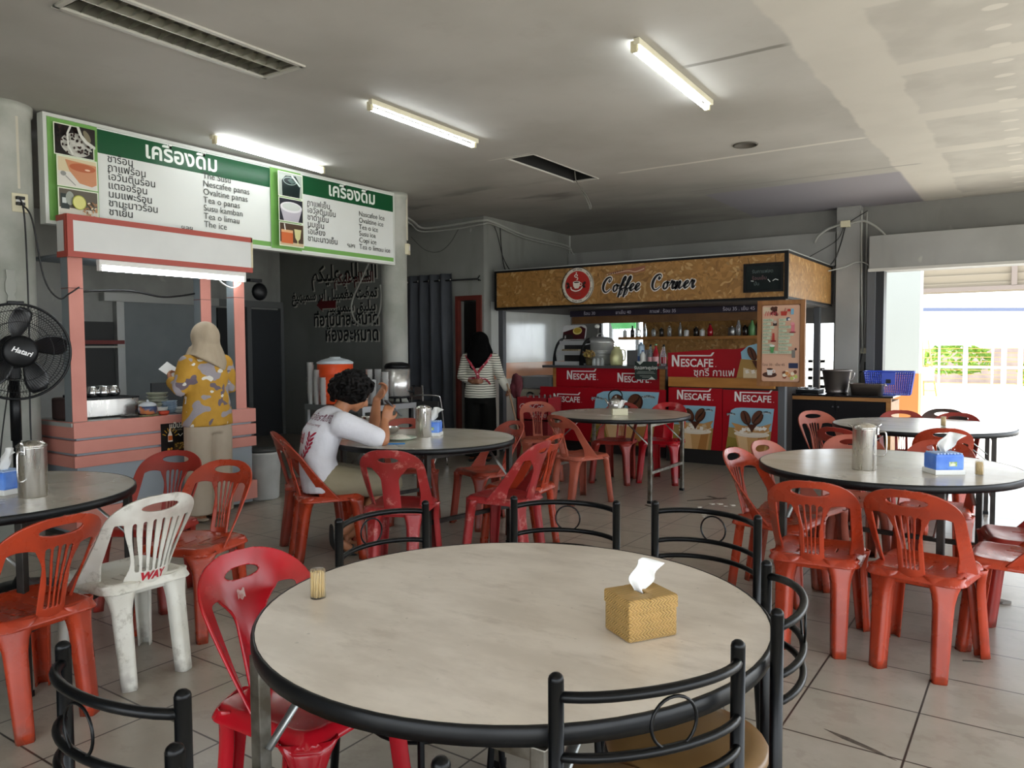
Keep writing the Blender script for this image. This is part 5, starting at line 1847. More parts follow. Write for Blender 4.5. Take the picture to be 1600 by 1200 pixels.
def bean(A, x, y, rx, ry, rot):
    A.ell(x, y, rx, ry, '#3b1f14', rot)
    A.ell(x - rx * 0.1, y + ry * 0.05, rx * 0.86, ry * 0.86, '#5e3826', rot)
    ca, sa = math.cos(rot), math.sin(rot)
    pts = []
    for k in range(9):
        v = -0.95 + 1.9 * k / 8
        p, q = rx * 0.16 * math.sin(v * 2.6), ry * v
        pts.append((x + p * ca - q * sa, y + p * sa + q * ca))
    A.line(pts, [rx * 0.1 + rx * 0.22 * (1 - abs(k - 4) / 4) for k in range(9)], '#23110b')

def coffee_picture(A, x0, y0, w, h, seed=1):
    """iced coffee glass with two beans on a pale blue panel with one rounded and one cut corner"""
    r = random.Random(seed)
    q = 0.16 * w
    A.poly([(x0 + 0.04 * w, y0), (x0 + w * 0.9, y0), (x0 + w, y0 + h), (x0 + 0.34 * w, y0 + h), (x0 + 0.22 * w, y0 + 0.985 * h), (x0 + 0.13 * w, y0 + 0.93 * h), (x0 + 0.10 * w, y0 + 0.8 * h)], '#8fb9cc')
    A.poly([(x0 + 0.04 * w, y0), (x0 + w * 0.9, y0), (x0 + w * 0.95, y0 + 0.5 * h), (x0 + 0.08 * w, y0 + 0.55 * h)], '#a58b52')
    A.poly([(x0 + 0.02 * w, y0), (x0 + 0.3 * w, y0), (x0 + 0.26 * w, y0 + 0.3 * h), (x0 + 0.06 * w, y0 + 0.34 * h)], '#8a7a35')
    for k in range(5):
        bean(A, x0 + w * (0.06 + 0.04 * k), y0 + h * (0.05 + 0.03 * (k % 2)), 0.035 * w, 0.03 * w, k)
    # glass
    A.poly([(x0 + 0.30 * w, y0), (x0 + 0.84 * w, y0), (x0 + 0.92 * w, y0 + 0.55 * h), (x0 + 0.2 * w, y0 + 0.55 * h)], '#c79a63')
    A.poly([(x0 + 0.33 * w, y0), (x0 + 0.5 * w, y0), (x0 + 0.46 * w, y0 + 0.4 * h), (x0 + 0.25 * w, y0 + 0.45 * h)], '#dcb98a')
    A.poly([(x0 + 0.62 * w, y0), (x0 + 0.8 * w, y0), (x0 + 0.86 * w, y0 + 0.4 * h), (x0 + 0.7 * w, y0 + 0.4 * h)], '#a9753f')
    A.ell(x0 + 0.56 * w, y0 + 0.42 * h, 0.36 * w, 0.075 * h, '#e6dccb')
    A.poly([(x0 + 0.14 * w, y0 + 0.66 * h), (x0 + 0.3 * w, y0 + 0.46 * h), (x0 + 0.85 * w, y0 + 0.46 * h), (x0 + 0.96 * w, y0 + 0.68 * h), (x0 + 0.75 * w, y0 + 0.6 * h), (x0 + 0.4 * w, y0 + 0.6 * h)], '#bd8d55')
    for k in range(9):
        cx_, cy_, rr = x0 + w * r.uniform(0.34, 0.82), y0 + h * r.uniform(0.44, 0.58), 0.06 * w
        a = r.uniform(0, 3)
        A.poly([(cx_ + rr * math.cos(a + i * PI / 2), cy_ + rr * 0.75 * math.sin(a + i * PI / 2)) for i in range(4)], r.choice(['#efe7db', '#d8c4a6', '#f4f0e8', '#cbb089']))
    A.line([(x0 + 0.2 * w, y0 + 0.5 * h), (x0 + 0.4 * w, y0 + 0.41 * h), (x0 + 0.7 * w, y0 + 0.41 * h), (x0 + 0.92 * w, y0 + 0.5 * h)], 0.012 * w, '#f0e9dd')
    A.poly([(x0 + 0.46 * w, y0 + 0.64 * h), (x0 + 0.68 * w, y0 + 0.64 * h), (x0 + 0.6 * w, y0 + 0.52 * h), (x0 + 0.57 * w, y0 + 0.45 * h), (x0 + 0.53 * w, y0 + 0.53 * h)], '#4a2718')
    bean(A, x0 + 0.44 * w, y0 + 0.78 * h, 0.095 * w, 0.165 * h, 0.45)
    bean(A, x0 + 0.68 * w, y0 + 0.79 * h, 0.105 * w, 0.175 * h, -0.5)
    for lx, ly in ((0.14, 0.83), (0.86, 0.89)):
        swash(A, [(x0 + (lx - 0.09) * w, y0 + (ly + 0.01) * h), (x0 + lx * w, y0 + (ly + 0.035) * h), (x0 + (lx + 0.09) * w, y0 + (ly + 0.01) * h)], 0.035 * h, '#2f3a44')
        A.text('สูตรเข้ม', x0 + lx * w, y0 + (ly - 0.005) * h, 0.055 * w, '#d8e2e4', 'CENTER')

# ------------------------------------------------------------------ counter
CY = 8.95
t = thing('coffee_counter', 'red fronted coffee counter with grey top and wooden edge strips', 'counter', (-4.63, CY, 0))
Q = lambda x, y, z: (x + 4.63, y - CY, z)
mb = MB()
mb.bb(Q(-5.42, CY + 0.01, 0.0), Q(-3.82, CY + 0.55, 1.11))
mb.build('body', mat('dark carcass', '#2a2422', 0.6), t)
mb = MB()
mb.bb(Q(-5.58, CY - 0.07, 1.11), Q(-3.80, CY + 0.6, 1.142))
mb.build('worktop', mat('dark grey worktop', '#4b4a4c', 0.35), t)
mb = MB()
mb.bb(Q(-5.40, CY - 0.004, 0.15), Q(-3.90, CY + 0.01, 1.108))
fp = mb.build('front_panel', M_red, t)
A = ART(face_y(0, -0.005, 0))
cafe_logo(A, -5.22 + 4.63, 1.0 - 0.045, 0.083)
A.build('panel_printing', fp)
A = ART(face_y(0, -0.005, 0))
cafe_logo(A, -4.47 + 4.63, 1.0 - 0.065, 0.083)
A.build('panel_printing', fp)
for x0, x1 in ((-5.45, -5.40), (-3.90, -3.83)):
    mb = MB()
    mb.bb(Q(x0, CY - 0.006, 0.15), Q(x1, CY + 0.02, 1.11))
    mb.build('edge_strip', M_wood, t)
# board leaning in front of the counter
t = thing('coffee_banner', 'wide red banner board leaning in front of the coffee counter, behind the kettle table', 'banner', (-4.6, 8.76, 0))
mb = MB()
mb.bb((-0.94, 0.0, 0.16), (0.86, 0.02, 0.86))
mb.build('board', M_red, t)
A = ART(face_y(0, -0.001, 0))
cafe_logo(A, -0.72, 0.665, 0.076)
coffee_picture(A, -0.20, 0.16, 0.98, 0.67, 4)
A.build('printing', t)
t = thing('lower_counter', 'low counter with a wooden top rail between the red banners', 'counter', (-3.03, 8.78, 0))
mb = MB()
mb.bb((-0.66, 0.05, 0.0), (0.67, 0.6, 1.0))
mb.build('body', mat('dark carcass', '#2a2422', 0.6), t)
mb = MB()
mb.bb((-0.685, 0.0, 0.905), (0.58, 0.05, 1.02))
mb.build('top_rail', mat('orange pine rail', '#b27a36', 0.45, col2='#a06a2b', scale=2.5, stretch=(1, 1, 9)), t)
mb = MB()
mb.bb((-0.70, -0.01, 0.0), (0.67, 0.04, 0.17))
mb.build('plinth', mat('black plinth', '#0f0e0e', 0.6), t)
for x0, w, lab, px0 in ((-3.70, 0.665, 'red poster of iced coffee with two beans, next to the kettle table leg', 0.14), (-3.03, 0.67, 'red poster of iced coffee with two beans, nearest the black cabinet', 0.13)):
    t = thing('coffee_poster', lab, 'poster', (x0, 8.752, 0), 0, 'iced coffee posters')
    mb = MB()
    mb.bb((0.001, 0, 0.17), (w - 0.001, 0.014, 0.895 if x0 < -3.5 else 0.885))
    mb.build('board', M_red, t)
    A = ART(face_y(0, -0.001, 0))
    cafe_logo(A, 0.12 if x0 < -3.5 else 0.15, 0.755, 0.079)
    coffee_picture(A, 0.03, 0.171, 0.56, 0.515, 9 if x0 < -3.5 else 13)
    A.build('printing', t)
# upper sign with a sloping shoulder
t = thing('coffee_name_board', 'red sign board with sloped shoulder and Thai name above the wooden rail', 'sign', (-3.75, 8.86, 1.02))
mb = MB()
mb.prism([(0.0, 0), (1.2, 0), (1.2, 0.4), (0.85, 0.335), (0.62, 0.335), (0.0, 0.29)], 0.014, face_y(0, 0, 0))
mb.build('board', M_red, t)
A = ART(face_y(0, -0.0145, 0))
cafe_logo(A, 0.065, 0.125, 0.098)
A.text('ซุกรี กาแฟ', 0.58, 0.018, 0.12, '#d9d2cd', 'CENTER', offset=0.0012)
A.poly([(0.87, 0.0), (1.2, 0.0), (1.2, 0.4), (1.1, 0.4), (0.98, 0.37), (0.9, 0.3), (0.91, 0.2)], '#8fb9cc')
A.poly([(0.85, 0.0), (1.2, 0.0), (1.2, 0.2), (0.9, 0.22)], '#a8854a')
A.poly([(0.93, 0.0), (1.2, 0.0), (1.2, 0.12), (1.05, 0.09), (0.93, 0.12)], '#d9c6a2')
for k in range(6):
    A.poly([(0.96 + 0.035 * k, 0.05 + 0.02 * (k % 2)), (1.0 + 0.035 * k, 0.06), (0.99 + 0.035 * k, 0.1), (0.95 + 0.035 * k, 0.09)], ('#efe7db', '#d2bd9b')[k % 2])
bean(A, 1.03, 0.28, 0.045, 0.085, 0.5)
bean(A, 1.15, 0.27, 0.045, 0.09, -0.4)
A.poly([(1.03, 0.2), (1.15, 0.2), (1.1, 0.08)], '#4a2718')
A.build('printing', t)

# wooden framed drinks menu on the front post
t = thing('drinks_menu', 'tall wooden framed drinks menu standing at the corner of the kiosk', 'menu board', (-2.25, 8.29, 1.415))
mb = MB()
mb.box((0, 0.012, 0), (0.47, 0.02, 0.9))
mb.build('board', mat('menu timber', '#8a5b32', 0.5, col2='#774a26', scale=3, stretch=(8, 8, 1)), t)
mb = MB()
for a, d in (((0, 0, 0.43), (0.49, 0.03, 0.045)), ((0, 0, -0.43), (0.49, 0.03, 0.045)), ((-0.225, 0, 0), (0.04, 0.03, 0.82)), ((0.222, 0, 0), (0.045, 0.034, 0.9))):
    mb.box(a, d)
mb.build('frame', mat('menu timber light', '#94653a', 0.45, col2='#83542c', scale=3, stretch=(8, 8, 1)), t)
mb = MB()
mb.prism(rrect(0.385, 0.80, 0.02), 0.004, face_y(-0.003, 0.001, 0.0))
sh = mb.build('menu_sheet', mat('salmon menu paper', '#cda38a', 0.35), t)
A = ART(face_y(-0.003, -0.0035, 0))
A.rect(-0.185, 0.315, -0.09, 0.385, '#c9b79d')
for k in range(14):
    A.ell(-0.11 + 0.07 * rnd.random(), 0.30 + 0.09 * rnd.random(), 0.02, 0.014, rnd.choice(['#4a2a20', '#6b4436', '#351c15']), rnd.uniform(0, 3), n=10)
for k in range(5):
    A.line([(-0.16 + 0.025 * k, 0.29), (-0.15 + 0.025 * k, 0.34), (-0.13 + 0.025 * k, 0.30)], 0.007, '#c64a55')
A.poly([(0.005, 0.29), (0.06, 0.29), (0.07, 0.335), (0.0, 0.335)], '#a5362b')
A.line([(0.04, 0.33), (0.05, 0.37)], 0.006, '#7a2a20')
A.rect(0.105, 0.30, 0.135, 0.36, '#77a9c4')
A.ell(0.085, 0.345, 0.018, 0.014, '#b53a34')
A.ell(0.075, 0.255, 0.022, 0.017, '#44506b', 0.5)
A.ell(0.09, 0.25, 0.015, 0.012, '#d9d9d4')
left = ['กาแฟเย็น', 'ลาเต้', 'คาปูชิโน่', 'มอคค่า', 'ชาเย็น', 'โกโก้', 'นม', 'ชาเขียว', 'ชามะนาว', 'ชามะนาวน้ำผึ้ง']
right = ['โซดา', 'แดง', 'สตรอเบอรี่', 'องุ่น', 'บลูเบอรี่โซดา', 'มะนาวโซดา', 'แอปเปิ้ล', 'ลิ้นจี่โซดา', 'สับปะรด', 'น้ำผึ้งมะนาว']
for k in range(10):
    y = 0.238 - 0.0375 * k
    wl = 0.05 + 0.011 * len(left[k])
    A.rect(-0.182, y - 0.008, -0.182 + wl * 0.8, y + 0.022, '#b9c2a9')
    A.text(left[k], -0.178, y, 0.026, '#4d5a48', sx=0.9)
    wr = 0.05 + 0.011 * len(right[k])
    A.rect(-0.015, y - 0.008, -0.015 + wr * 0.8, y + 0.022, '#b9c2a9')
    A.text(right[k], -0.011, y, 0.026, '#4d5a48', sx=0.9)
A.rect(-0.07, 0.185, -0.03, 0.235, '#3a2c28')
A.ell(-0.05, 0.225, 0.02, 0.016, '#b7aaa0')
A.rect(0.115, 0.12, 0.15, 0.2, '#c8707c')
A.ell(0.13, 0.205, 0.02, 0.015, '#d88f97')
A.ell(0.13, 0.115, 0.035, 0.008, '#8a3038')
A.poly([(-0.08, 0.025), (-0.05, 0.025), (-0.055, 0.11), (-0.075, 0.11)], '#a23b32')
A.ell(-0.065, 0.025, 0.03, 0.01, '#7d2b26')
A.poly([(-0.09, -0.1), (-0.065, -0.1), (-0.05, -0.03), (-0.1, -0.03)], '#4f8a52')
A.ell(-0.075, -0.025, 0.026, 0.012, '#dfe2da')
A.rect(0.125, -0.15, 0.16, -0.07, '#77726d')
A.ell(0.165, -0.06, 0.012, 0.014, '#3a2320')
A.text('ร้อน 35 . เย็น 45', -0.06, -0.235, 0.036, '#4a3630', 'CENTER')
A.build('menu_printing', sh)
A = ART(face_y(-0.003, -0.0035, 0))
A.rect(0.085, -0.26, 0.18, -0.205, '#28304f')
A.ell(-0.11, -0.33, 0.075, 0.03, '#4b2d22')
A.poly([(-0.14, -0.27), (-0.075, -0.27), (-0.085, -0.335), (-0.13, -0.335)], '#d9d5d2')
A.ell(-0.107, -0.27, 0.033, 0.01, '#3c2018')
A.ring(-0.07, -0.295, 0.016, 0.007, '#d9d5d2', 16)
for k in range(16):
    A.ell(0.03 + 0.14 * rnd.random(), -0.375 + 0.085 * rnd.random(), 0.02, 0.018, rnd.choice(['#6b3d2a', '#c98a4f', '#e3d9c3', '#8a4a33', '#b7c06a']), rnd.uniform(0, 3), n=12)
A.build('menu_pictures', sh)

# black cabinet by the gate
t = thing('black_cabinet', 'black two door cabinet with wood edging beside the gate', 'cabinet', (-1.89, 9.2, 0))
mb = MB()
mb.bb((-0.52, 0.02, 0.05), (0.52, 0.55, 0.775))
mb.build('carcass', mat('black laminate', '#0d0c0f', 0.5, spec=0.2), t)
mb = MB()
mb.bb((-0.54, -0.02, 0.815), (0.59, 0.6, 0.835))
mb.build('worktop', mat('black glass worktop', '#0a0a0c', 0.2, spec=0.3), t)
mb = MB()
mb.bb((-0.535, -0.005, 0.772), (0.57, 0.03, 0.815))
mb.bb((0.52, -0.005, 0.0), (0.57, 0.58, 0.772))
mb.bb((-0.535, 0.03, 0.772), (-0.5, 0.58, 0.815))
mb.build('wood_edge', M_wood, t)
for s in (-1, 1):
    mb = MB()
    x0, x1 = ((-0.53, 0.0), (0.004, 0.515))[s > 0]
    mb.bb((x0, -0.002, 0.06), (x1 - 0.004, 0.02, 0.765))
    d = mb.build('door', mat('black door', '#0c0b0e', 0.5, spec=0.2), t)
    mb = MB()
    mb.lathe([(0.008, 0), (0.01, 0.012), (0.016, 0.02), (0.016, 0.026), (0.001, 0.03)], (0, 0, 0), 14, M=Matrix.Translation((s * 0.028 - 0.0, -0.002, 0.70)) @ Matrix.Rotation(PI / 2, 4, 'X'))
    mb.build('knob', M_steel_d, d)
mb = MB()
mb.bb((-0.5, 0.04, 0.0), (0.5, 0.5, 0.05))
mb.build('plinth', mat('black plinth', '#0f0e0e', 0.6), t)
mb = MB()
mb.bb((-2.49, 9.1, 0), (-2.44, 9.16, 0.88))
solo(mb, 'steel_upright', M_steel, 'grey steel upright between the last red poster and the black cabinet', 'post')

# pans and basket on the cabinet
CB = 0.8355
t = thing('stock_pot', 'tall tapered steel pot on the black cabinet', 'pot', (-1.93, 9.45, CB))
mb = MB()
mb.lathe([(0.105, 0), (0.125, 0.012), (0.12, 0.03), (0.125, 0.05), (0.158, 0.26), (0.165, 0.265), (0.165, 0.275), (0.155, 0.272), (0.12, 0.06), (0.001, 0.05)], (0, 0, 0), 36)
mb.build('body', mat('dull steel', '#8f8884', 0.35, metal=0.9), t)
mb = MB()
mb.tube(spline([(0.15, 0, 0.25), (0.19, 0, 0.24), (0.17, 0, 0.17), (0.135, 0, 0.15)], 5), 0.006, 6)
mb.build('handle', M_chrome, t)
t = thing('steel_tray', 'deep rectangular steel tray in front of the blue basket', 'tray', (-1.585, 9.33, CB))
mb = MB()
def trayf(u, v):
    P = rrect(0.30 + 0.04 * v, 0.20 + 0.03 * v, 0.035, 5)
    return P
for k in range(5):
    v = k / 4
vs, fs = [], []
N = len(rrect(1, 1, 0.1, 5))
for v, z, g in ((0, 0, 0), (1, 0.125, 0), (1.3, 0.13, 0), (1.3, 0.126, 0), (0.95, 0.12, 0), (0, 0.006, 0)):
    for p in rrect(0.30 + 0.04 * v, 0.20 + 0.03 * v, 0.035, 5):
        vs.append((p[0], p[1], z))
for k in range(5):
    for i in range(N):
        fs.append((k * N + i, k * N + (i + 1) % N, (k + 1) * N + (i + 1) % N, (k + 1) * N + i))
fs.append(tuple(range(N - 1, -1, -1)))
fs.append(tuple(5 * N + i for i in range(N)))
mb._add(vs, fs, None, True)
mb.build('body', mat('brushed tray', '#8b827c', 0.3, metal=0.9), t)
mb = MB()
mb.tube(spline([(0.17, -0.05, 0.125), (0.2, -0.05, 0.11), (0.2, 0.05, 0.11), (0.17, 0.05, 0.125)], 5), 0.005, 6)
mb.build('handle', M_chrome, t)
def basket(name, label, loc, rz, w, d, h, m, taper=0.86):
    """open lattice basket: rim, ribs and rings"""
    t = thing(name, label, 'basket', loc, rz)
    mb = MB()
    for z in [h * k / 9 for k in range(10)]:
        s = taper + (1 - taper) * z / h
        P = rrect(w * s, d * s, 0.03, 3)
        mb.tube([(p[0], p[1], z) for p in P], 0.0048, 4, closed=True)
    nx, ny = int(w / 0.022), int(d / 0.022)
    for k in range(nx + 1):
        x = -w / 2 + w * k / nx
        for sg in (-1, 1):
            mb.tube([(x * taper, sg * d / 2 * taper, 0), (x, sg * d / 2, h)], 0.0048, 4, caps=False)
    for k in range(ny + 1):
        y = -d / 2 + d * k / ny
        for sg in (-1, 1):
            mb.tube([(sg * w / 2 * taper, y * taper, 0), (sg * w / 2, y, h)], 0.0048, 4, caps=False)
    mb.build('lattice', m, t)
    mb = MB()
    P = rrect(w + 0.012, d + 0.012, 0.035, 5)
    mb.tube([(p[0], p[1], h) for p in P], 0.012, 6, closed=True, sq=0.6)
    mb.build('rim', m, t)
    mb = MB()
    mb.prism(rrect(w * taper, d * taper, 0.03, 4), 0.004, Matrix.Translation((0, 0, -0.002)))
    mb.build('bottom', m, t)
    mb = MB()
    mb.bb((-0.07, -d / 2 - 0.008, h * 0.45), (0.07, -d / 2 + 0.004, h * 0.98))
    hd = mb.build('grip_panel', m, t)
    mb = MB()
    mb.bb((-0.025, -d / 2 - 0.011, h * 0.5), (0.025, -d / 2 - 0.007, h * 0.68))
    mb.build('badge', M_black, hd)
    return t
basket('blue_basket', 'blue plastic lattice basket hanging over the end of the black cabinet', (-1.40, 9.60, CB + 0.002), 0.08, 0.50, 0.32, 0.255, mat('blue basket plastic', '#2444b8', 0.35))
t = thing('gas_hob', 'black table top gas hob behind the drinks menu', 'hob', (-2.27, 9.5, CB))
mb = MB()
mb.box((0, 0, 0.02), (0.32, 0.3, 0.04), bev=0.006)
mb.build('case', M_black, t)
mb = MB()
for k in range(4):
    a = k * PI / 2 + 0.4
    mb.tube([(0.03 * math.cos(a), 0.03 * math.sin(a), 0.05), (0.1 * math.cos(a), 0.1 * math.sin(a), 0.06), (0.11 * math.cos(a), 0.11 * math.sin(a), 0.04)], 0.005, 5)
mb.tube([(0.08 * math.cos(a), 0.08 * math.sin(a), 0.055) for a in [k * PI / 8 for k in range(16)]], 0.004, 5, closed=True)
mb.build('pan_support', M_chrome, t)
mb = MB()
mb.lathe([(0.02, 0.04), (0.03, 0.045), (0.03, 0.055), (0.001, 0.056)], (0, 0, 0), 16)
mb.build('burner', M_steel_d, t)

# ------------------------------------------------------------------ things on the coffee counter
CO = 1.1425
t = thing('display_rack', 'three tier grey display rack with a printed header on the coffee counter', 'display rack', (-5.23, 9.12, CO))
for s in (-1, 1):
    P = spline([(-0.2, 0.0), (-0.185, 0.12), (-0.12, 0.26), (-0.03, 0.34), (0.06, 0.37)], 6)
    Q2 = spline([(0.06, 0.37), (0.06, 0.335), (-0.02, 0.30), (-0.09, 0.235), (-0.13, 0.16), (-0.12, 0.1), (-0.09, 0.0)], 6)
    poly = [(p[0], p[1]) for p in P] + [(p[0], p[1]) for p in Q2[1:]]
    mb = MB()
    mb.prism(poly[::-1], 0.012, frame((s * 0.205 - 0.006, 0, 0), (0, 1, 0), (0, 0, 1)))
    mb.build('side_frame', M_black, t)
for k, (y, z) in enumerate(((-0.13, 0.0), (-0.07, 0.14), (-0.005, 0.275))):
    mb = MB()
    mb.box((0, y + 0.07, z + 0.008), (0.40, 0.19, 0.008), rx=0.1)
    mb.box((0, y - 0.025, z + 0.028), (0.41, 0.012, 0.048), bev=0.003)
    sh = mb.build('tier', mat('grey tier plastic', '#a7a8a9', 0.4), t)
    if k == 1:
        mb = MB()
        mb.box((-0.02, y + 0.06, z + 0.05), (0.26, 0.1, 0.05), bev=0.012)
        mb.build('pastries', mat('paper wrapped snacks', '#9a8a6c', 0.6, col2='#7d6a48', scale=30), sh)
mb = MB()
mb.prism(rrect(0.36, 0.2, 0.05), 0.012, frame((0, 0.03, 0.44), (1, 0, 0), (0, 0.2, 1)))
hb = mb.build('header', mat('pale header', '#c9c9c9', 0.35), t)
A = ART(frame((0, 0.0175, 0.4405), (1, 0, 0), (0, 0.2, 1)))
A.poly([(-0.17, -0.095), (0.17, -0.095), (0.175, 0.05), (0.1, 0.085), (-0.17, 0.005)], '#41141a')
A.poly([(-0.17, -0.095), (0.0, -0.095), (-0.02, -0.03), (-0.17, -0.02)], '#2a2422')
A.ell(0.05, 0.02, 0.07, 0.05, '#d8c77a')
A.ell(0.05, 0.025, 0.055, 0.036, '#b09339')
A.text('S', -0.13, -0.08, 0.05, '#d6d6d6', 'CENTER', offset=0.002)
A.build('header_printing', hb)
mb = MB()
mb.bb((-0.2, 0.1, 0.0), (0.2, 0.11, 0.33))
mb.build('back_panel', mat('dark back', '#1f1e1f', 0.5), t)
t = thing('flower_pot', 'small pot of dried brown and yellow flowers on the coffee counter', 'potted flowers', (-4.93, 9.03, CO))
mb = MB()
mb.lathe([(0.035, 0), (0.05, 0.01), (0.06, 0.09), (0.05, 0.085), (0.001, 0.08)], (0, 0, 0), 20)
mb.build('pot', mat('olive pot', '#5a4f31', 0.6), t)
mb = MB()
for k in range(46):
    a, r = rnd.uniform(0, 6.28), rnd.uniform(0.01, 0.1)
    mb.ball((r * math.cos(a), r * math.sin(a) * 0.7, 0.1 + 0.1 * rnd.random()), 0.016, 7, 4)
mb.build('flowers', mat('dried flowers', '#6d4436', 0.8, col2='#b09a4c', scale=26), t)
# steel milk urn
M_urn = mat('pale polished steel', '#d8d8d4', 0.28, metal=0.65)
t = thing('milk_urn', 'wide shiny steel urn with bands on the coffee counter against the window', 'urn', (-4.98, 9.42, CO))
mb = MB()
mb.lathe([(0.185, 0), (0.19, 0.01), (0.19, 0.29), (0.2, 0.3), (0.2, 0.31), (0.17, 0.35), (0.1, 0.38), (0.03, 0.385), (0.001, 0.385)], (0, 0, 0), 40)
for z in (0.13, 0.16, 0.185):
    mb.lathe([(0.19, z - 0.006), (0.196, z), (0.19, z + 0.006)], (0, 0, 0), 40, cap=False)
mb.build('body', M_urn, t)
mb = MB()
mb.tube(spline([(-0.05, 0, 0.385), (-0.03, 0, 0.42), (0.03, 0, 0.42), (0.05, 0, 0.385)], 5), 0.007, 6)
mb.build('lid_handle', M_urn, t)
for s in (-1, 1):
    mb = MB()
    mb.tube(spline([(s * 0.19, 0, 0.27), (s * 0.235, 0, 0.26), (s * 0.235, 0, 0.2), (s * 0.19, 0, 0.19)], 5), 0.007, 6)
    mb.build('side_handle', M_urn, t)
t = thing('milk_jug', 'translucent yellowish jug beside the steel urn', 'jug', (-4.62, 9.2, CO))
mb = MB()
mb.lathe([(0.07, 0), (0.085, 0.01), (0.09, 0.12), (0.07, 0.19), (0.045, 0.23), (0.05, 0.25), (0.001, 0.25)], (0, 0, 0), 24)
mb.build('body', mat('cloudy yellow plastic', '#d9d6a0', 0.4, trans=0.35), t)
mb = MB()
mb.tube(spline([(0.06, 0, 0.2), (0.12, 0, 0.19), (0.12, 0, 0.08), (0.085, 0, 0.06)], 5), 0.01, 6)
mb.build('handle', mat('cloudy yellow plastic', '#d9d6a0', 0.4), t)
mb = MB()
mb.box((0, 0, 0.1), (0.28, 0.2, 0.2), bev=0.004)
o = solo(mb, 'steel_box', mat('grey steel box', '#8d9095', 0.35, metal=0.8), 'plain grey steel box behind the coffee counter coupon sign', 'box')
o.location = (-4.36, 9.35, CO)
for k, x in enumerate((-4.84, -4.79, -4.745)):
    o = potlike('glass_jar', ('small glass jar touching the dried flowers', 'small glass jar in the middle of the three before the urn', 'small glass jar nearest the yellowish jug')[k], 'jar', (x, 8.98 + 0.02 * k, CO), [(0.022, 0), (0.026, 0.006), (0.026, 0.07), (0.018, 0.085), (0.02, 0.095), (0.001, 0.095)], mat('frosty glass', '#cfd4d2', 0.15, trans=0.5), 'small jars on the coffee counter')
def bottle(label, loc, h, r, body, cap, group, neck=0.35, lab=None):
    t = thing('bottle', label, 'bottle', loc, 0, group)
    mb = MB()
    mb.lathe([(r * 0.85, 0), (r, 0.006), (r, h * (0.9 - neck)), (r * 0.75, h * (0.98 - neck)), (r * 0.36, h * 0.85), (r * 0.36, h * 0.93), (0.001, h * 0.93)], (0, 0, 0), 16)
    mb.build('glass', body, t)
    mb = MB()
    mb.lathe([(r * 0.4, h * 0.91), (r * 0.4, h), (0.001, h)], (0, 0, 0), 12)
    mb.build('cap', cap, t)
    if lab:
        mb = MB()
        mb.lathe([(r * 1.02, h * 0.12), (r * 1.02, h * 0.42)], (0, 0, 0), 16, cap=False)
        mb.build('paper_label', lab, t)
    return t
G = 'syrup bottles by the coupon sign'
c_red = mat('red syrup', '#b31f2c', 0.12, trans=0.3)
c_clear = mat('clear bottle glass', '#c9ced0', 0.08, trans=0.7)
c_pink = mat('pink label', '#d9a3a6', 0.4)
c_blue = mat('blue label', '#3f5f9a', 0.4)
c_wl = mat('white label', '#d6d6d2', 0.5)
bottle('tall pale blue topped carton bottle nearest the steel box', (-4.185, 9.02, CO), 0.30, 0.045, mat('pale blue can', '#a9c0d4', 0.3, metal=0.3), mat('blue cap', '#7d9fc0', 0.4), G, 0.06, c_blue)
bottle('short white and blue bottle in front of the coupon sign', (-4.13, 8.95, CO), 0.2, 0.035, c_wl, c_blue, G, 0.2)
bottle('clear syrup bottle with black cap beside the green capped one', (-4.06, 9.03, CO), 0.27, 0.036, c_clear, M_black, G, 0.35, c_pink)
bottle('red syrup bottle with green and white neck', (-3.975, 9.0, CO), 0.28, 0.04, c_red, mat('green cap', '#6f9a6a', 0.4), G, 0.35, c_pink)
bottle('clear bottle with dark syrup nearest the red name board', (-3.885, 9.04, CO), 0.27, 0.034, c_clear, M_black, G, 0.4, c_red)
bottle('pink bottle behind the red syrup bottle', (-3.93, 9.12, CO), 0.24, 0.036, mat('pink syrup', '#d06f78', 0.2), M_white, G, 0.3)
t = thing('coupon_sign', 'dark green Thai coupon notice hanging on the coffee counter edge', 'sign', (-4.05, CY - 0.078, 1.09))
mb = MB()
mb.box((0, 0, 0), (0.30, 0.006, 0.225))
mb.build('card', mat('dark green card', '#26332f', 0.4), t)
A = ART(face_y(0, -0.0035, 0))
A.poly([(-0.13, 0.1125), (-0.03, 0.1125), (-0.08, 0.07)], '#cfd4cd')
A.poly([(0.03, -0.1125), (0.13, -0.1125), (0.08, -0.075)], '#cfd4cd')
A.text('รับเฉพาะคูปอง', 0, 0.015, 0.055, '#d9ddd6', 'CENTER', offset=0.001)
for k, w in enumerate((0.11, 0.125, 0.0, 0.08, 0.05)):
    if w:
        A.rect(-w, -0.02 - 0.017 * k, w, -0.015 - 0.017 * k, '#9fa8a0')
A.build('printing', t)
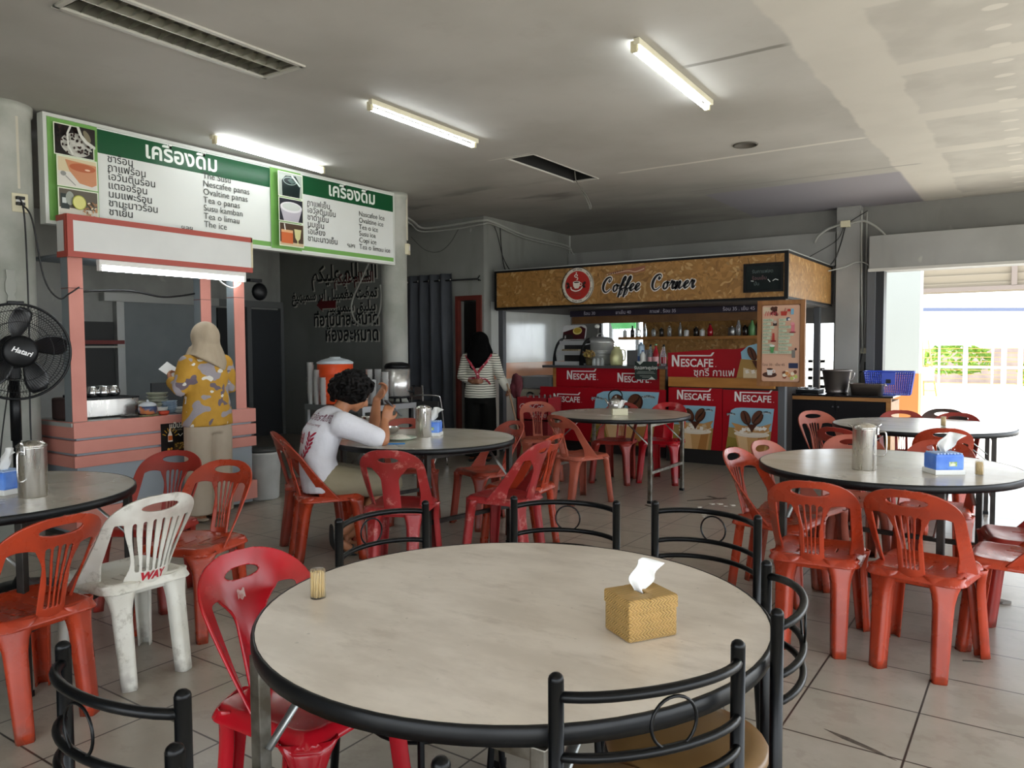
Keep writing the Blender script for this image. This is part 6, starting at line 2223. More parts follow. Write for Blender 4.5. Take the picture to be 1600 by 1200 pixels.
# bottles and tins on the shelf
SHZ = 1.5255
G = 'bottles on the kiosk shelf'
dk = mat('dark bottle', '#241f1c', 0.2)
tin = mat('steel tin', '#9a9a98', 0.35, metal=0.8)
items = [(-5.0, 0.11, 0.03, c_wl, M_black, 'white jar at the window end of the kiosk shelf'), (-4.88, 0.16, 0.03, dk, M_black, 'dark bottle second from the window end of the kiosk shelf'),
         (-4.78, 0.12, 0.034, c_clear, M_white, 'short clear jar beside the dark bottle at the window end of the shelf'), (-4.68, 0.19, 0.03, c_clear, M_white, 'tall clear bottle standing over the syrup bottles'),
         (-4.55, 0.12, 0.03, c_clear, M_black, 'clear jar with black lid on the kiosk shelf'), (-4.43, 0.13, 0.032, dk, M_chrome, 'dark jar with shiny lid on the kiosk shelf'),
         (-4.31, 0.15, 0.028, c_clear, M_white, 'slim clear bottle on the kiosk shelf'), (-4.15, 0.2, 0.026, tin, M_chrome, 'tall slim steel shaker on the kiosk shelf'),
         (-4.06, 0.1, 0.035, c_wl, M_black, 'white tin beside the slim steel shaker'), (-3.92, 0.13, 0.035, dk, M_black, 'dark tin left of the red jar on the shelf'.replace('left of', 'next to')),
         (-3.83, 0.1, 0.035, c_wl, M_white, 'pale tin between the dark tin and the red jar'), (-3.72, 0.17, 0.04, c_red, dk, 'wide red jar on the kiosk shelf'),
         (-3.42, 0.13, 0.05, tin, M_chrome, 'wide steel tin on the kiosk shelf'), (-3.33, 0.24, 0.034, c_clear, c_wl, 'clear bottle with white label next to the wide steel tin'),
         (-3.24, 0.14, 0.036, dk, M_black, 'black jar between two labelled bottles on the shelf'), (-3.15, 0.22, 0.045, mat('green label', '#5b8a55', 0.4), M_black, 'green labelled bottle on the kiosk shelf'),
         (-3.07, 0.26, 0.03, dk, mat('green cap', '#6f9a6a', 0.4), 'tall dark bottle behind the green labelled one'), (-2.98, 0.16, 0.042, dk, M_black, 'squat dark bottle near the menu end of the shelf'),
         (-2.90, 0.27, 0.036, c_clear, c_wl, 'tall clear bottle at the menu end of the kiosk shelf')]
for x, h, r, bd, cp, lab in items:
    bottle(lab, (x, 10.22, SHZ), h, r, bd, cp, G, 0.35 if h > 0.15 else 0.12)
mb = MB()
mb.lathe([(0.001, 0), (0.05, 0), (0.05, 0.2), (0.001, 0.2)], (0, 0, 0), 20)
o = solo(mb, 'tape_roll', M_white, 'white roll hanging from the kiosk header', 'roll')
o.rotation_euler = (PI / 2, 0, 0)
o.scale = (0.5, 0.5, 0.25)
o.location = (-4.9, 9.21, 1.66)

# red drink crate and grey tub at the open end of the kiosk
t = thing('drink_crate', 'red drink crate with white script standing by the coffee counter', 'crate', (-4.98, 7.85, 0))
mb = MB()
w, d, h = 0.44, 0.32, 0.27
z0 = 0.52
for a, b_ in (((-w / 2, -d / 2, z0), (w / 2, -d / 2 + 0.012, z0 + h)), ((-w / 2, d / 2 - 0.012, z0), (w / 2, d / 2, z0 + h)), ((-w / 2, -d / 2, z0), (-w / 2 + 0.012, d / 2, z0 + h)),
             ((w / 2 - 0.012, -d / 2, z0), (w / 2, d / 2, z0 + h)), ((-w / 2, -d / 2, z0), (w / 2, d / 2, z0 + 0.012))):
    mb.bb(a, b_)
mb.build('case', mat('dark red crate', '#8e1520', 0.4), t)
mb = MB()
mb.bb((-w / 2, -d / 2, 0.0), (w / 2, d / 2, 0.51))
mb.build('lower_crate', mat('dark red crate low', '#741019', 0.45), t)
A = ART(face_y(0, -d / 2 - 0.001, 0))
A.text('Coca-Cola', -0.19, z0 + 0.13, 0.095, '#d8c7c5', shear=0.35, offset=0.001, space=0.85)
A.text('ผู้นำสุข', -0.02, z0 + 0.035, 0.08, '#cbb9b6', shear=0.2)
A.build('crate_lettering', t)
for k in range(5):
    mb = MB()
    mb.lathe([(0.001, 0), (0.022, 0), (0.022, 0.2), (0.01, 0.25), (0.012, 0.285), (0.001, 0.285)], (0, 0, 0), 12)
    o = tag(mb.build('crate_bottle', mat('grey crate glass', '#6d6a66', 0.25, trans=0.3)), ('empty bottle in the red crate, %s' % ('at the wall end', 'second from the wall', 'in the middle', 'fourth from the wall', 'nearest the counter')[k]), 'bottle', 'bottles in the red crate')
    o.location = (-5.14 + 0.08 * k, 7.85, z0 + 0.014)
t = thing('grey_tub', 'grey plastic tub on a low stand in front of the gloss wall', 'tub', (-5.72, 9.25, 0))
mb = MB()
mb.bb((-0.3, -0.28, 0.0), (0.22, 0.28, 0.80))
mb.build('stand', mat('cream stand', '#a09a88', 0.5), t)
mb = MB()
mb.prism(rrect(0.5, 0.5, 0.05), 0.14, Matrix.Translation((-0.03, 0, 0.82)))
mb.prism(rrect(0.56, 0.56, 0.06), 0.02, Matrix.Translation((-0.03, 0, 0.96)))
mb.build('tub_body', mat('grey tub plastic', '#6b6e70', 0.5), t)
mb = MB()
for s in (-1, 1):
    mb.tube(spline([(s * 0.1 - 0.09 * 0.5, -0.29, 0.62), (s * 0.1 - 0.05, -0.3, 0.73), (s * 0.1 + 0.0, -0.31, 0.76), (s * 0.1 + 0.05, -0.3, 0.73), (s * 0.1 + 0.06, -0.29, 0.62)], 6), 0.012, 8)
mb.build('stand_handles', M_black, t)

# ------------------------------------------------------------------ people
M_skin = mat('tan skin', '#a8714f', 0.5, col2='#9a6445', scale=8)
M_skin_d = mat('shaded brown skin', '#8a5a41', 0.5, col2='#7d5038', scale=8)
M_hair = mat('black curly hair', '#070606', 0.6, col2='#0e0b0a', scale=30, spec=0.15)

def limb(mb, pts, rs, seg=12, sq=1.0, upv=None, dome=True):
    mb.tube([Vector(p) for p in pts], rs, seg, sq=sq, upv=upv, dome=dome)

def hand(mb, wrist, direction, palm_n, s=1.0, curl=0.4, thumb=1, spread=0.12):
    """palm with four fingers and a thumb; direction = along the fingers, palm_n = out of the palm, thumb = side"""
    d = Vector(direction).normalized()
    n = Vector(palm_n)
    n = (n - d * n.dot(d)).normalized()
    side = d.cross(n) * thumb
    w = Vector(wrist)
    mb.tube([w - d * 0.02 * s, w + d * 0.03 * s, w + d * 0.065 * s, w + d * 0.09 * s], [0.023 * s, 0.033 * s, 0.039 * s, 0.034 * s], 10, sq=0.5, upv=n)
    for k, (o, L) in enumerate(((0.028, 0.07), (0.01, 0.078), (-0.009, 0.072), (-0.027, 0.058))):
        base = w + d * 0.085 * s + side * o * s
        dirv = (d + side * (o * 3.5 * spread / 0.12)).normalized()
        pts = [base]
        ang = 0
        c = curl * (1 + 0.12 * k)
        for q, f in enumerate((0.45, 0.32, 0.26)):
            ang += c * (0.8, 1.0, 0.8)[q]
            pts.append(pts[-1] + (dirv * math.cos(ang) + n * math.sin(ang)) * L * f * s)
        mb.tube(pts, [0.0098 * s, 0.0092 * s, 0.0085 * s, 0.007 * s], 8, dome=True)
    b = w + d * 0.025 * s + side * 0.028 * s
    t1 = (d * 0.6 + side * 0.7 + n * 0.35).normalized()
    mb.tube([b, b + t1 * 0.035 * s, b + t1 * 0.035 * s + (d * 0.8 + side * 0.2 + n * 0.45).normalized() * 0.03 * s, b + t1 * 0.035 * s + (d * 0.75 + n * 0.6).normalized() * 0.055 * s], [0.0145 * s, 0.012 * s, 0.0105 * s, 0.008 * s], 8, dome=True)

def head(mb, c, fwd, upv, s=1.0):
    """skull, jaw, nose, ears and lips around centre c"""
    f = Vector(fwd).normalized()
    u = Vector(upv)
    u = (u - f * u.dot(f)).normalized()
    r = f.cross(u)
    M = Matrix((r, f, u)).transposed().to_4x4()
    M.translation = Vector(c)
    mb.ball((0, -0.01 * s, 0.02 * s), (0.076 * s, 0.094 * s, 0.092 * s), 18, 12, M)
    mb.ball((0, 0.022 * s, -0.035 * s), (0.06 * s, 0.066 * s, 0.075 * s), 16, 10, M)
    mb.ball((0, 0.055 * s, -0.085 * s), (0.03 * s, 0.026 * s, 0.024 * s), 10, 6, M)
    mb.tube([(0, 0.088 * s, 0.01 * s), (0, 0.102 * s, -0.02 * s), (0, 0.108 * s, -0.032 * s)], [0.009 * s, 0.013 * s, 0.015 * s], 8, M=M, dome=True)
    mb.tube([(-0.022 * s, 0.082 * s, -0.062 * s), (0, 0.091 * s, -0.06 * s), (0.022 * s, 0.082 * s, -0.062 * s)], [0.006 * s, 0.009 * s, 0.006 * s], 8, M=M, dome=True)
    mb.tube([(-0.05 * s, 0.072 * s, 0.022 * s), (-0.025 * s, 0.086 * s, 0.027 * s), (0.025 * s, 0.086 * s, 0.027 * s), (0.05 * s, 0.072 * s, 0.022 * s)], [0.008 * s] * 4, 8, M=M)
    for q in (-1, 1):
        mb.ball((q * 0.075 * s, -0.008 * s, -0.012 * s), (0.012 * s, 0.02 * s, 0.031 * s), 8, 6, M)
    return M

def eyes(M, parent, s=1.0):
    for q in (-1, 1):
        mb = MB()
        mb.ball((q * 0.03 * s, 0.079 * s, 0.004 * s), (0.013 * s, 0.007 * s, 0.007 * s), 10, 6, M)
        e = mb.build('eye', mat('eye white', '#d8d2ca', 0.3), parent)
        mb = MB()
        mb.ball((q * 0.03 * s, 0.0855 * s, 0.003 * s), (0.006 * s, 0.0025 * s, 0.006 * s), 10, 6, M)
        mb.build('iris', mat('dark iris', '#1a120e', 0.2), e)

# ---- customer in the mustard blouse, back to us, at the stall
def mustard_print():
    n = NT('mustard floral cloth')
    tc = n.t.nodes.new('ShaderNodeTexCoord')
    o = tc.outputs['Object']
    def blot(scale, off, lo, hi):
        m_ = n.t.nodes.new('ShaderNodeMapping')
        m_.inputs['Location'].default_value = off
        m_.inputs['Scale'].default_value = (1, 1, 1.25)
        n.t.links.new(o, m_.inputs[0])
        return n.ramp(n.noise(scale, 1.5, m_.outputs[0]), lo, hi)
    c = n.mix(n.ramp(n.noise(9, 3, o), 0.3, 0.7), '#c0912f', '#b38526')
    c = n.mix(blot(6.5, (0.4, 0.1, 1.3), 0.565, 0.575), c, '#9a9296')
    c = n.mix(blot(7.5, (3.1, 2.1, 0.2), 0.635, 0.645), c, '#6b5d66')
    c = n.mix(blot(9.0, (7.1, 1.6, 3.2), 0.665, 0.675), c, '#d8d3c8')
    n.bump(n.noise(14, 4, o), 0.25, 0.02)
    return n.out(c, 0.75)
WX, WYp = -5.56, 3.745
mb = MB()
limb(mb, [(0, 0, 0.86), (0, 0.005, 1.0), (0, 0.01, 1.15), (0, 0.0, 1.27), (0, -0.01, 1.33)], [0.15, 0.13, 0.145, 0.135, 0.07], 16, 0.68, (0, 1, 0))
limb(mb, [(0, -0.01, 1.3), (0, 0.01, 1.42)], [0.055, 0.05])
HM = head(mb, (0, 0.03, 1.49), (0, 1, -0.25), (0, 0, 1), 0.95)
for s in (-1, 1):
    limb(mb, [(s * 0.08, 0, 0.88), (s * 0.085, 0.005, 0.48), (s * 0.085, -0.01, 0.08)], [0.088, 0.055, 0.036], 12)
    limb(mb, [(s * 0.085, -0.035, 0.035), (s * 0.09, 0.05, 0.03), (s * 0.095, 0.14, 0.02)], [0.03, 0.034, 0.028], 10, 0.6, (0, 0, 1))
LA = [(-0.16, 0.0, 1.275), (-0.245, 0.0, 1.08), (-0.19, 0.19, 1.14)]
RA = [(0.16, 0.0, 1.275), (0.245, 0.02, 1.08), (0.12, 0.2, 1.02)]
for a in (LA, RA):
    limb(mb, a, [0.045, 0.038, 0.027], 10)
hand(mb, LA[2], (0.35, 0.6, 0.35), (0.6, -0.5, 0.4), 0.95, 0.75, 1)
hand(mb, RA[2], (-0.5, 0.7, -0.1), (-0.3, -0.2, -0.9), 0.95, 0.5, -1)
w = mb.build('person', M_skin, None, remesh=0.0085, smooth_it=3)
w.location = (WX, WYp, 0)
w.rotation_euler = (0, 0, PI / 2 + 0.06)
tag(w, 'standing person seen from behind in beige headscarf, mustard floral blouse and beige trousers', 'person')
eyes(HM, w, 0.95)
mb = MB()
limb(mb, [(0, -0.004, 0.775), (0, -0.004, 0.88), (0, -0.002, 0.95), (0, 0.0, 1.04), (0, 0.004, 1.16), (0, -0.005, 1.26), (0, -0.015, 1.31), (0, -0.015, 1.345)], [0.215, 0.21, 0.2, 0.182, 0.19, 0.168, 0.12, 0.07], 22, 0.72, (0, 1, 0), False)
for a, rs in ((LA, [0.082, 0.075, 0.066, 0.05]), (RA, [0.082, 0.076, 0.066, 0.05])):
    p = [Vector(a[0]), Vector(a[0]).lerp(Vector(a[1]), 0.55), Vector(a[1]), Vector(a[1]).lerp(Vector(a[2]), 0.8)]
    limb(mb, p, rs, 14)
mb.build('blouse', mustard_print(), w, remesh=0.012, smooth_it=4)
mb = MB()
for s in (-1, 1):
    limb(mb, [(s * 0.085, -0.005, 0.9), (s * 0.095, -0.01, 0.7), (s * 0.1, -0.005, 0.4), (s * 0.102, -0.005, 0.065)], [0.108, 0.108, 0.102, 0.104], 16, 1.05, (0, 1, 0), False)
limb(mb, [(0, -0.005, 0.97), (0, -0.005, 0.85), (0, -0.005, 0.72)], [0.175, 0.185, 0.17], 18, 0.74, (0, 1, 0), False)
mb.build('trousers', mat('beige trousers', '#b9ab98', 0.8, col2='#ad9f8c', scale=3, bump=0.2, bscale=9), w, remesh=0.012, smooth_it=3)
mb = MB()
mb.ball((0, 0.0, 1.49), (0.108, 0.122, 0.125), 20, 14)
limb(mb, [(0, -0.01, 1.5), (0, -0.02, 1.42), (0, -0.025, 1.36), (0.0, -0.025, 1.315), (-0.02, -0.02, 1.275)], [0.108, 0.115, 0.14, 0.166, 0.18], 18, 0.72, (0, 1, 0), False)
limb(mb, [(0, 0.06, 1.41), (0, 0.07, 1.34), (0, 0.06, 1.25)], [0.1, 0.13, 0.12], 16, 0.6, (0, 1, 0), False)
mb.build('headscarf', mat('beige headscarf', '#b3a38c', 0.8, col2='#a5957e', scale=4, stretch=(3, 3, 0.8), bump=0.35, bscale=7), w, remesh=0.012, smooth_it=4)
for s in (-1, 1):
    mb = MB()
    limb(mb, [(s * 0.085, -0.05, 0.022), (s * 0.09, 0.05, 0.02), (s * 0.095, 0.15, 0.018)], [0.034, 0.041, 0.036], 12, 0.5, (0, 0, 1))
    mb.build('shoe', mat('beige shoe', '#a89884', 0.6), w)
mb = MB()
mb.box((0, 0, 0), (0.16, 0.1, 0.002), rx=0.3)
o = solo(mb, 'paper_slip', mat('white paper', '#e4e4e2', 0.7), 'small white paper held by the customer in the mustard blouse', 'paper')
o.location = (WX - 0.25, WYp - 0.15, 1.215)
o.rotation_euler = (0.5, 0.6, 0.6)

# ---- man eating, seated side-on
CHX, CHY, CHA = -3.895, 3.60, math.radians(60)
mb = MB()
limb(mb, [(0, -0.10, 0.53), (0, -0.13, 0.66), (0, -0.10, 0.80), (0, -0.03, 0.91), (0, 0.02, 0.965)], [0.15, 0.135, 0.15, 0.14, 0.07], 16, 0.68, (0, 1, 0))
limb(mb, [(0, 0.0, 0.94), (0, 0.06, 1.03)], [0.058, 0.054])
HM = head(mb, (0, 0.125, 1.085), (0.0, 0.86, -0.5), (0, 0.35, 1), 1.0)
RAm = [(0.165, -0.01, 0.90), (0.24, 0.25, 0.785), (0.15, 0.285, 0.90)]
LAm = [(-0.165, 0.01, 0.90), (-0.17, 0.30, 0.79), (-0.03, 0.285, 1.04)]
for a in (RAm, LAm):
    limb(mb, [a[0], Vector(a[0]).lerp(Vector(a[1]), 0.5), a[1]], [0.05, 0.047, 0.04], 12)
    limb(mb, [a[1], Vector(a[1]).lerp(Vector(a[2]), 0.35), a[2]], [0.042, 0.043, 0.027], 12)
hand(mb, RAm[2], (-0.1, 0.35, 0.9), (-0.75, 0.35, 0.1), 1.0, 0.55, -1)
hand(mb, LAm[2], (0.15, 0.45, 0.6), (0.3, -0.75, 0.35), 1.0, 0.7, 1)
LEG = {1: [(0.085, -0.06, 0.50), (0.125, 0.36, 0.475), (0.05, 0.03, 0.17)], -1: [(-0.085, -0.06, 0.50), (-0.115, 0.36, 0.475), (0.0, 0.08, 0.13)]}
FOOT = {1: [(0.05, 0.0, 0.15), (0.06, -0.015, 0.10), (0.075, 0.075, 0.03), (0.08, 0.105, 0.02)], -1: [(0.0, 0.05, 0.105), (0.0, 0.045, 0.065), (-0.01, 0.15, 0.035), (-0.015, 0.19, 0.022)]}
for s in (1, -1):
    h_, k_, a_ = LEG[s]
    limb(mb, [h_, Vector(h_).lerp(Vector(k_), 0.5), k_], [0.088, 0.075, 0.056], 14)
    limb(mb, [k_, Vector(k_).lerp(Vector(a_), 0.3), a_], [0.056, 0.056, 0.036], 14)
    limb(mb, FOOT[s], [0.036, 0.037, 0.036, 0.022], 12, 0.75, (0, -0.3, 1))
man = mb.build('person', M_skin, None, remesh=0.0085, smooth_it=3)
man.location = (CHX, CHY, 0)
man.rotation_euler = (0, 0, CHA - PI / 2)
tag(man, 'seated person with curly black hair in a white T-shirt, eating while holding a phone', 'person')
eyes(HM, man)
def tee_material():
    n = NT('white cotton')
    tc = n.t.nodes.new('ShaderNodeTexCoord')
    o = tc.outputs['Object']
    n.bump(n.noise(7, 4, o), 0.5, 0.03)
    return n.out(n.mix(n.ramp(n.noise(5, 3, o), 0.3, 0.7), '#d2d1d6', '#c9c8cd'), 0.8)
mb = MB()
limb(mb, [(0, -0.105, 0.455), (0, -0.12, 0.56), (0, -0.135, 0.67), (0, -0.105, 0.81), (0, -0.035, 0.915), (0, 0.0, 0.96), (0, 0.015, 0.985)], [0.185, 0.185, 0.172, 0.182, 0.165, 0.12, 0.075], 20, 0.7, (0, 1, 0), False)
for a in (RAm, LAm):
    p = [Vector(a[0]), Vector(a[0]).lerp(Vector(a[1]), 0.45), Vector(a[0]).lerp(Vector(a[1]), 0.84)]
    limb(mb, p, [0.088, 0.076, 0.07], 16)
tee = mb.build('t_shirt', tee_material(), man, remesh=0.011, smooth_it=4)
mb = MB()
for s in (1, -1):
    h_, k_, a_ = (Vector(v) for v in LEG[s])
    limb(mb, [h_ + Vector((0, -0.03, 0.02)), h_.lerp(k_, 0.45) + Vector((0, 0, 0.004)), h_.lerp(k_, 0.93)], [0.112, 0.1, 0.09], 16)
limb(mb, [(-0.09, -0.1, 0.525), (0.09, -0.1, 0.525)], [0.1, 0.1], 14)
mb.build('shorts', mat('khaki shorts', '#8f8570', 0.85, col2='#82785f', scale=4, bump=0.45, bscale=11), man, remesh=0.011, smooth_it=3)
mb = MB()
hc = Vector((0, 0.105, 1.115))
mb.ball(tuple(hc), (0.112, 0.128, 0.112), 18, 12)
r_ = random.Random(11)
for k in range(260):
    a, b = r_.uniform(0, 2 * PI), r_.uniform(-0.55, 1.5)
    v = Vector((math.cos(a) * math.cos(b), math.sin(a) * math.cos(b), math.sin(b)))
    if v.y > 0.45 and v.z < 0.15:
        continue
    p = hc + Vector((v.x * 0.115, v.y * 0.135, v.z * 0.112)) * r_.uniform(0.95, 1.12)
    t_ = v.orthogonal().normalized()
    q = v.cross(t_)
    g = r_.uniform(0, 6.28)
    d_ = t_ * math.cos(g) + q * math.sin(g)
    mb.tube(spline([p, p + d_ * 0.02 + v * 0.008, p + d_ * 0.03 - v * 0.004 + Vector((0, 0, -0.01)), p + d_ * 0.02 - v * 0.016 + Vector((0, 0, -0.02))], 3), 0.010, 6, dome=True)
mb.build('hair', M_hair, man, remesh=0.0055)
for s in (1, -1):
    P = [Vector(v) for v in FOOT[s]]
    mb = MB()
    heel, toe = P[1] + Vector((0, -0.028, -0.012)), P[3] + Vector((0, 0.02, -0.016))
    if s > 0:
        heel = Vector((0.055, -0.06, 0.19))
        mid = Vector((0.065, -0.055, 0.09))
        toe = Vector((0.085, 0.07, 0.008))
        pts = spline([heel, mid, Vector((0.075, -0.01, 0.03)), toe], 5)
    else:
        pts = spline([Vector((0.0, -0.02, 0.085)), Vector((-0.005, 0.04, 0.03)), Vector((-0.01, 0.13, 0.01)), Vector((-0.015, 0.22, 0.009))], 5)
    mb.tube(pts, [0.036 + 0.01 * math.sin(PI * k / (len(pts) - 1)) for k in range(len(pts))], 12, sq=0.16, upv=(0, -0.5, 1), dome=True)
    mb.build('sandal', mat('dark sandal', '#2b2e2d', 0.6), man)
    mb = MB()
    b_ = P[2]
    mb.tube(spline([b_ + Vector((-0.045, -0.03, -0.012)), b_ + Vector((-0.02, 0.0, 0.03)), b_ + Vector((0.02, 0.0, 0.03)), b_ + Vector((0.045, -0.03, -0.012))], 4), 0.008, 6)
    mb.build('sandal_strap', mat('grey sandal strap', '#4c5350', 0.6), man)
# print on the back of the shirt, wrapped just over the cloth
A = ART(Matrix.Identity(4), z0=0.0)
A.text('มหาวิทยาลัยราชภัฏ', 0, 0.115, 0.034, '#7d5a66', 'CENTER', offset=0.0005)
A.text('Community of Learning', 0, 0.085, 0.017, '#96616c', 'CENTER')
for x0, y0, x1, y1 in ((-0.075, -0.02, 0.015, -0.012), (-0.075, -0.075, 0.015, -0.067), (-0.075, -0.075, -0.067, -0.012), (0.007, -0.075, 0.015, -0.012), (-0.052, -0.07, -0.042, -0.02), (-0.032, -0.07, -0.022, -0.02), (-0.012, -0.07, -0.002, -0.02), (-0.06, -0.048, 0.005, -0.042)):
    A.rect(x0, y0 + 0.06, x1, y1 + 0.06, '#9c2038')
for k in range(7):
    t_ = k / 6
    x_, y_ = 0.02 + 0.05 * math.sin(t_ * 1.9), -0.12 + 0.15 * t_
    A.ell(x_ + 0.012, y_ + 0.012, 0.016, 0.006, '#9c2038', 0.9)
    A.ell(x_ - 0.012, y_ + 0.012, 0.016, 0.006, '#9c2038', 2.0)
A.line([(0.0, -0.13), (0.05, -0.07), (0.07, 0.04)], 0.005, '#9c2038')
ar = A.build('shirt_print', None)
ar.parent = tee
def back_y(z):
    k = [(0.465, -0.105, 0.185), (0.56, -0.12, 0.185), (0.67, -0.135, 0.172), (0.81, -0.105, 0.182), (0.915, -0.035, 0.165), (0.972, 0.015, 0.085)]
    for a, b in zip(k, k[1:]):
        if a[0] <= z <= b[0]:
            t_ = (z - a[0]) / (b[0] - a[0])
            return a[1] + (b[1] - a[1]) * t_, a[2] + (b[2] - a[2]) * t_
    return k[-1][1:]
for v in ar.data.vertices:
    x_, y_ = v.co.x * 1.2 + 0.035, v.co.y * 1.2
    z_ = 0.785 + y_ * 0.93
    yc, rr = back_y(z_)
    v.co = (x_, yc - 0.7 * rr * math.sqrt(max(1 - (x_ / rr) ** 2, 0.05)) - 0.003 - v.co.z * 0.3, z_)
sw = ar.modifiers.new('wrap', 'SHRINKWRAP')
sw.target = tee
sw.wrap_method = 'NEAREST_SURFACEPOINT'
sw.wrap_mode = 'ABOVE_SURFACE'
sw.offset = 0.0035
def at_man(x, y, z):
    c, s = math.cos(CHA - PI / 2), math.sin(CHA - PI / 2)
    return (CHX + c * x - s * y, CHY + s * x + c * y, z)
t = thing('phone', 'dark mobile phone held up in the seated man\'s hand', 'phone', at_man(0.105, 0.36, 0.985), CHA - PI / 2)
mb = MB()
mb.box((0, 0, 0), (0.075, 0.009, 0.15), rx=0.75, bev=0.003)
mb.build('case', mat('dark phone case', '#20242e', 0.3), t)
mb = MB()
mb.box((0, -0.0045 * math.cos(0.75), -0.0045 * math.sin(0.75)), (0.066, 0.002, 0.135), rx=0.75)
mb.build('screen', mat('dark screen', '#0b0d12', 0.08), t)

# ---- sweeper in black headscarf and striped top
BXp, BYp = -5.69, 7.62
ba = math.atan2(-BYp, -BXp) + math.radians(-8)
mb = MB()
limb(mb, [(0, 0, 0.84), (0, 0.0, 0.98), (0, 0.0, 1.12), (0, 0.0, 1.26), (0, 0.0, 1.32)], [0.15, 0.135, 0.145, 0.135, 0.07], 16, 0.68, (0, 1, 0))
limb(mb, [(0, 0, 1.28), (0, 0.02, 1.4)], [0.055, 0.05])
HM = head(mb, (0, 0.055, 1.445), (0.05, 0.8, -0.55), (0, 0.3, 1), 0.93)
# facing us: local -x is the viewer's right
Ra = [(0.165, 0.0, 1.25), (0.235, 0.02, 1.03), (0.07, 0.17, 0.97)]
La = [(-0.165, 0.0, 1.25), (-0.245, 0.05, 1.05), (-0.345, 0.13, 0.885)]
for a in (Ra, La):
    limb(mb, a, [0.045, 0.038, 0.027], 10)
hand(mb, Ra[2], (-0.9, 0.25, 0.1), (0, -1, 0.1), 0.95, 0.5, 1)
hand(mb, La[2], (-0.3, 0.45, -0.8), (0.5, 0.5, 0.2), 0.95, 0.9, -1)
for s in (-1, 1):
    limb(mb, [(s * 0.08, 0, 0.86), (s * 0.09, 0.01, 0.46), (s * 0.095, -0.01, 0.08)], [0.088, 0.055, 0.036], 12)
    limb(mb, [(s * 0.095, -0.035, 0.035), (s * 0.1, 0.05, 0.03), (s * 0.105, 0.13, 0.02)], [0.03, 0.034, 0.028], 10, 0.6, (0, 0, 1))
b3 = mb.build('person', M_skin_d, None, remesh=0.0085, smooth_it=3)
b3.location = (BXp, BYp, 0)
b3.rotation_euler = (0, 0, ba - PI / 2)
tag(b3, 'person in a black headscarf, striped top and black trousers holding a broom by the doorway', 'person')
eyes(HM, b3, 0.93)
def stripes():
    n = NT('striped jersey')
    tc = n.t.nodes.new('ShaderNodeTexCoord')
    sp = n.t.nodes.new('ShaderNodeSeparateXYZ')
    n.t.links.new(tc.outputs['Object'], sp.inputs[0])
    z = n.math('ADD', sp.outputs[2], n.math('MULTIPLY', n.noise(4, 2, tc.outputs['Object']), 0.03))
    f = n.math('FRACT', n.math('DIVIDE', z, 0.0285))
    c = n.mix(n.ramp(n.math('ABSOLUTE', n.math('SUBTRACT', f, 0.5)), 0.13, 0.17), '#20211f', '#cfcdbd')
    return n.out(c, 0.8)
mb = MB()
limb(mb, [(0, 0, 0.77), (0, 0, 0.86), (0, 0, 0.93), (0, 0.0, 1.04), (0, 0.004, 1.14), (0, 0, 1.25), (0, 0, 1.3), (0, 0, 1.335)], [0.2, 0.196, 0.185, 0.168, 0.178, 0.162, 0.12, 0.07], 20, 0.74, (0, 1, 0), False)
for a, e in ((Ra, 0.55), (La, 0.42)):
    p = [Vector(a[0]), Vector(a[0]).lerp(Vector(a[1]), 0.55), Vector(a[1]), Vector(a[1]).lerp(Vector(a[2]), e)]
    limb(mb, p, [0.078, 0.066, 0.058, 0.052], 14)
mb.build('striped_top', stripes(), b3, remesh=0.012, smooth_it=3)
mb = MB()
a = La
limb(mb, [Vector(a[1]).lerp(Vector(a[2]), 0.38), Vector(a[1]).lerp(Vector(a[2]), 0.97)], [0.055, 0.045], 12)
mb.build('sleeve_cuff', mat('cream cuff', '#c9c7ba', 0.8), b3)
mb = MB()
for s in (-1, 1):
    limb(mb, [(s * 0.085, 0, 0.88), (s * 0.098, 0, 0.6), (s * 0.1, 0, 0.3), (s * 0.102, 0, 0.05)], [0.1, 0.1, 0.098, 0.1], 14, 1.0, None, False)
limb(mb, [(0, 0, 0.97), (0, 0, 0.85), (0, 0, 0.7)], [0.168, 0.178, 0.16], 18, 0.76, (0, 1, 0), False)
mb.build('trousers', mat('black trousers', '#10100e', 0.9, bump=0.2, bscale=10, spec=0.15), b3, remesh=0.013, smooth_it=2)
mb = MB()
mb.ball((0, 0.03, 1.46), (0.115, 0.125, 0.125), 20, 14)
limb(mb, [(0, 0.02, 1.45), (0, 0.0, 1.36), (0, 0.0, 1.27)], [0.115, 0.15, 0.175], 18, 0.74, (0, 1, 0), False)
limb(mb, [(0, 0.1, 1.40), (0.01, 0.105, 1.32), (0.04, 0.125, 1.2), (0.07, 0.125, 1.16)], [0.1, 0.14, 0.12, 0.05], 16, 0.5, (0, 1, 0))
mb.build('headscarf', mat('black headscarf', '#050505', 0.95, spec=0.1), b3, remesh=0.012, smooth_it=3)
mb = MB()
mb.tube(spline([(0.16, 0.09, 1.29), (0.11, 0.17, 1.22), (0.03, 0.2, 1.1), (-0.005, 0.2, 1.02), (-0.0, 0.19, 1.08), (-0.05, 0.2, 1.15), (-0.115, 0.16, 1.23), (-0.15, 0.08, 1.30)], 6), 0.018, 8, sq=0.5)
mb.tube(spline([(0.12, 0.16, 1.01), (0.0, 0.19, 1.02), (-0.09, 0.17, 1.0), (-0.14, 0.14, 0.94)], 5), 0.012, 6)
mb.build('red_scarf', mat('crimson printed ribbon', '#8d1a2c', 0.7, col2='#c9a2a6', scale=26, lo=0.55, hi=0.6), b3)
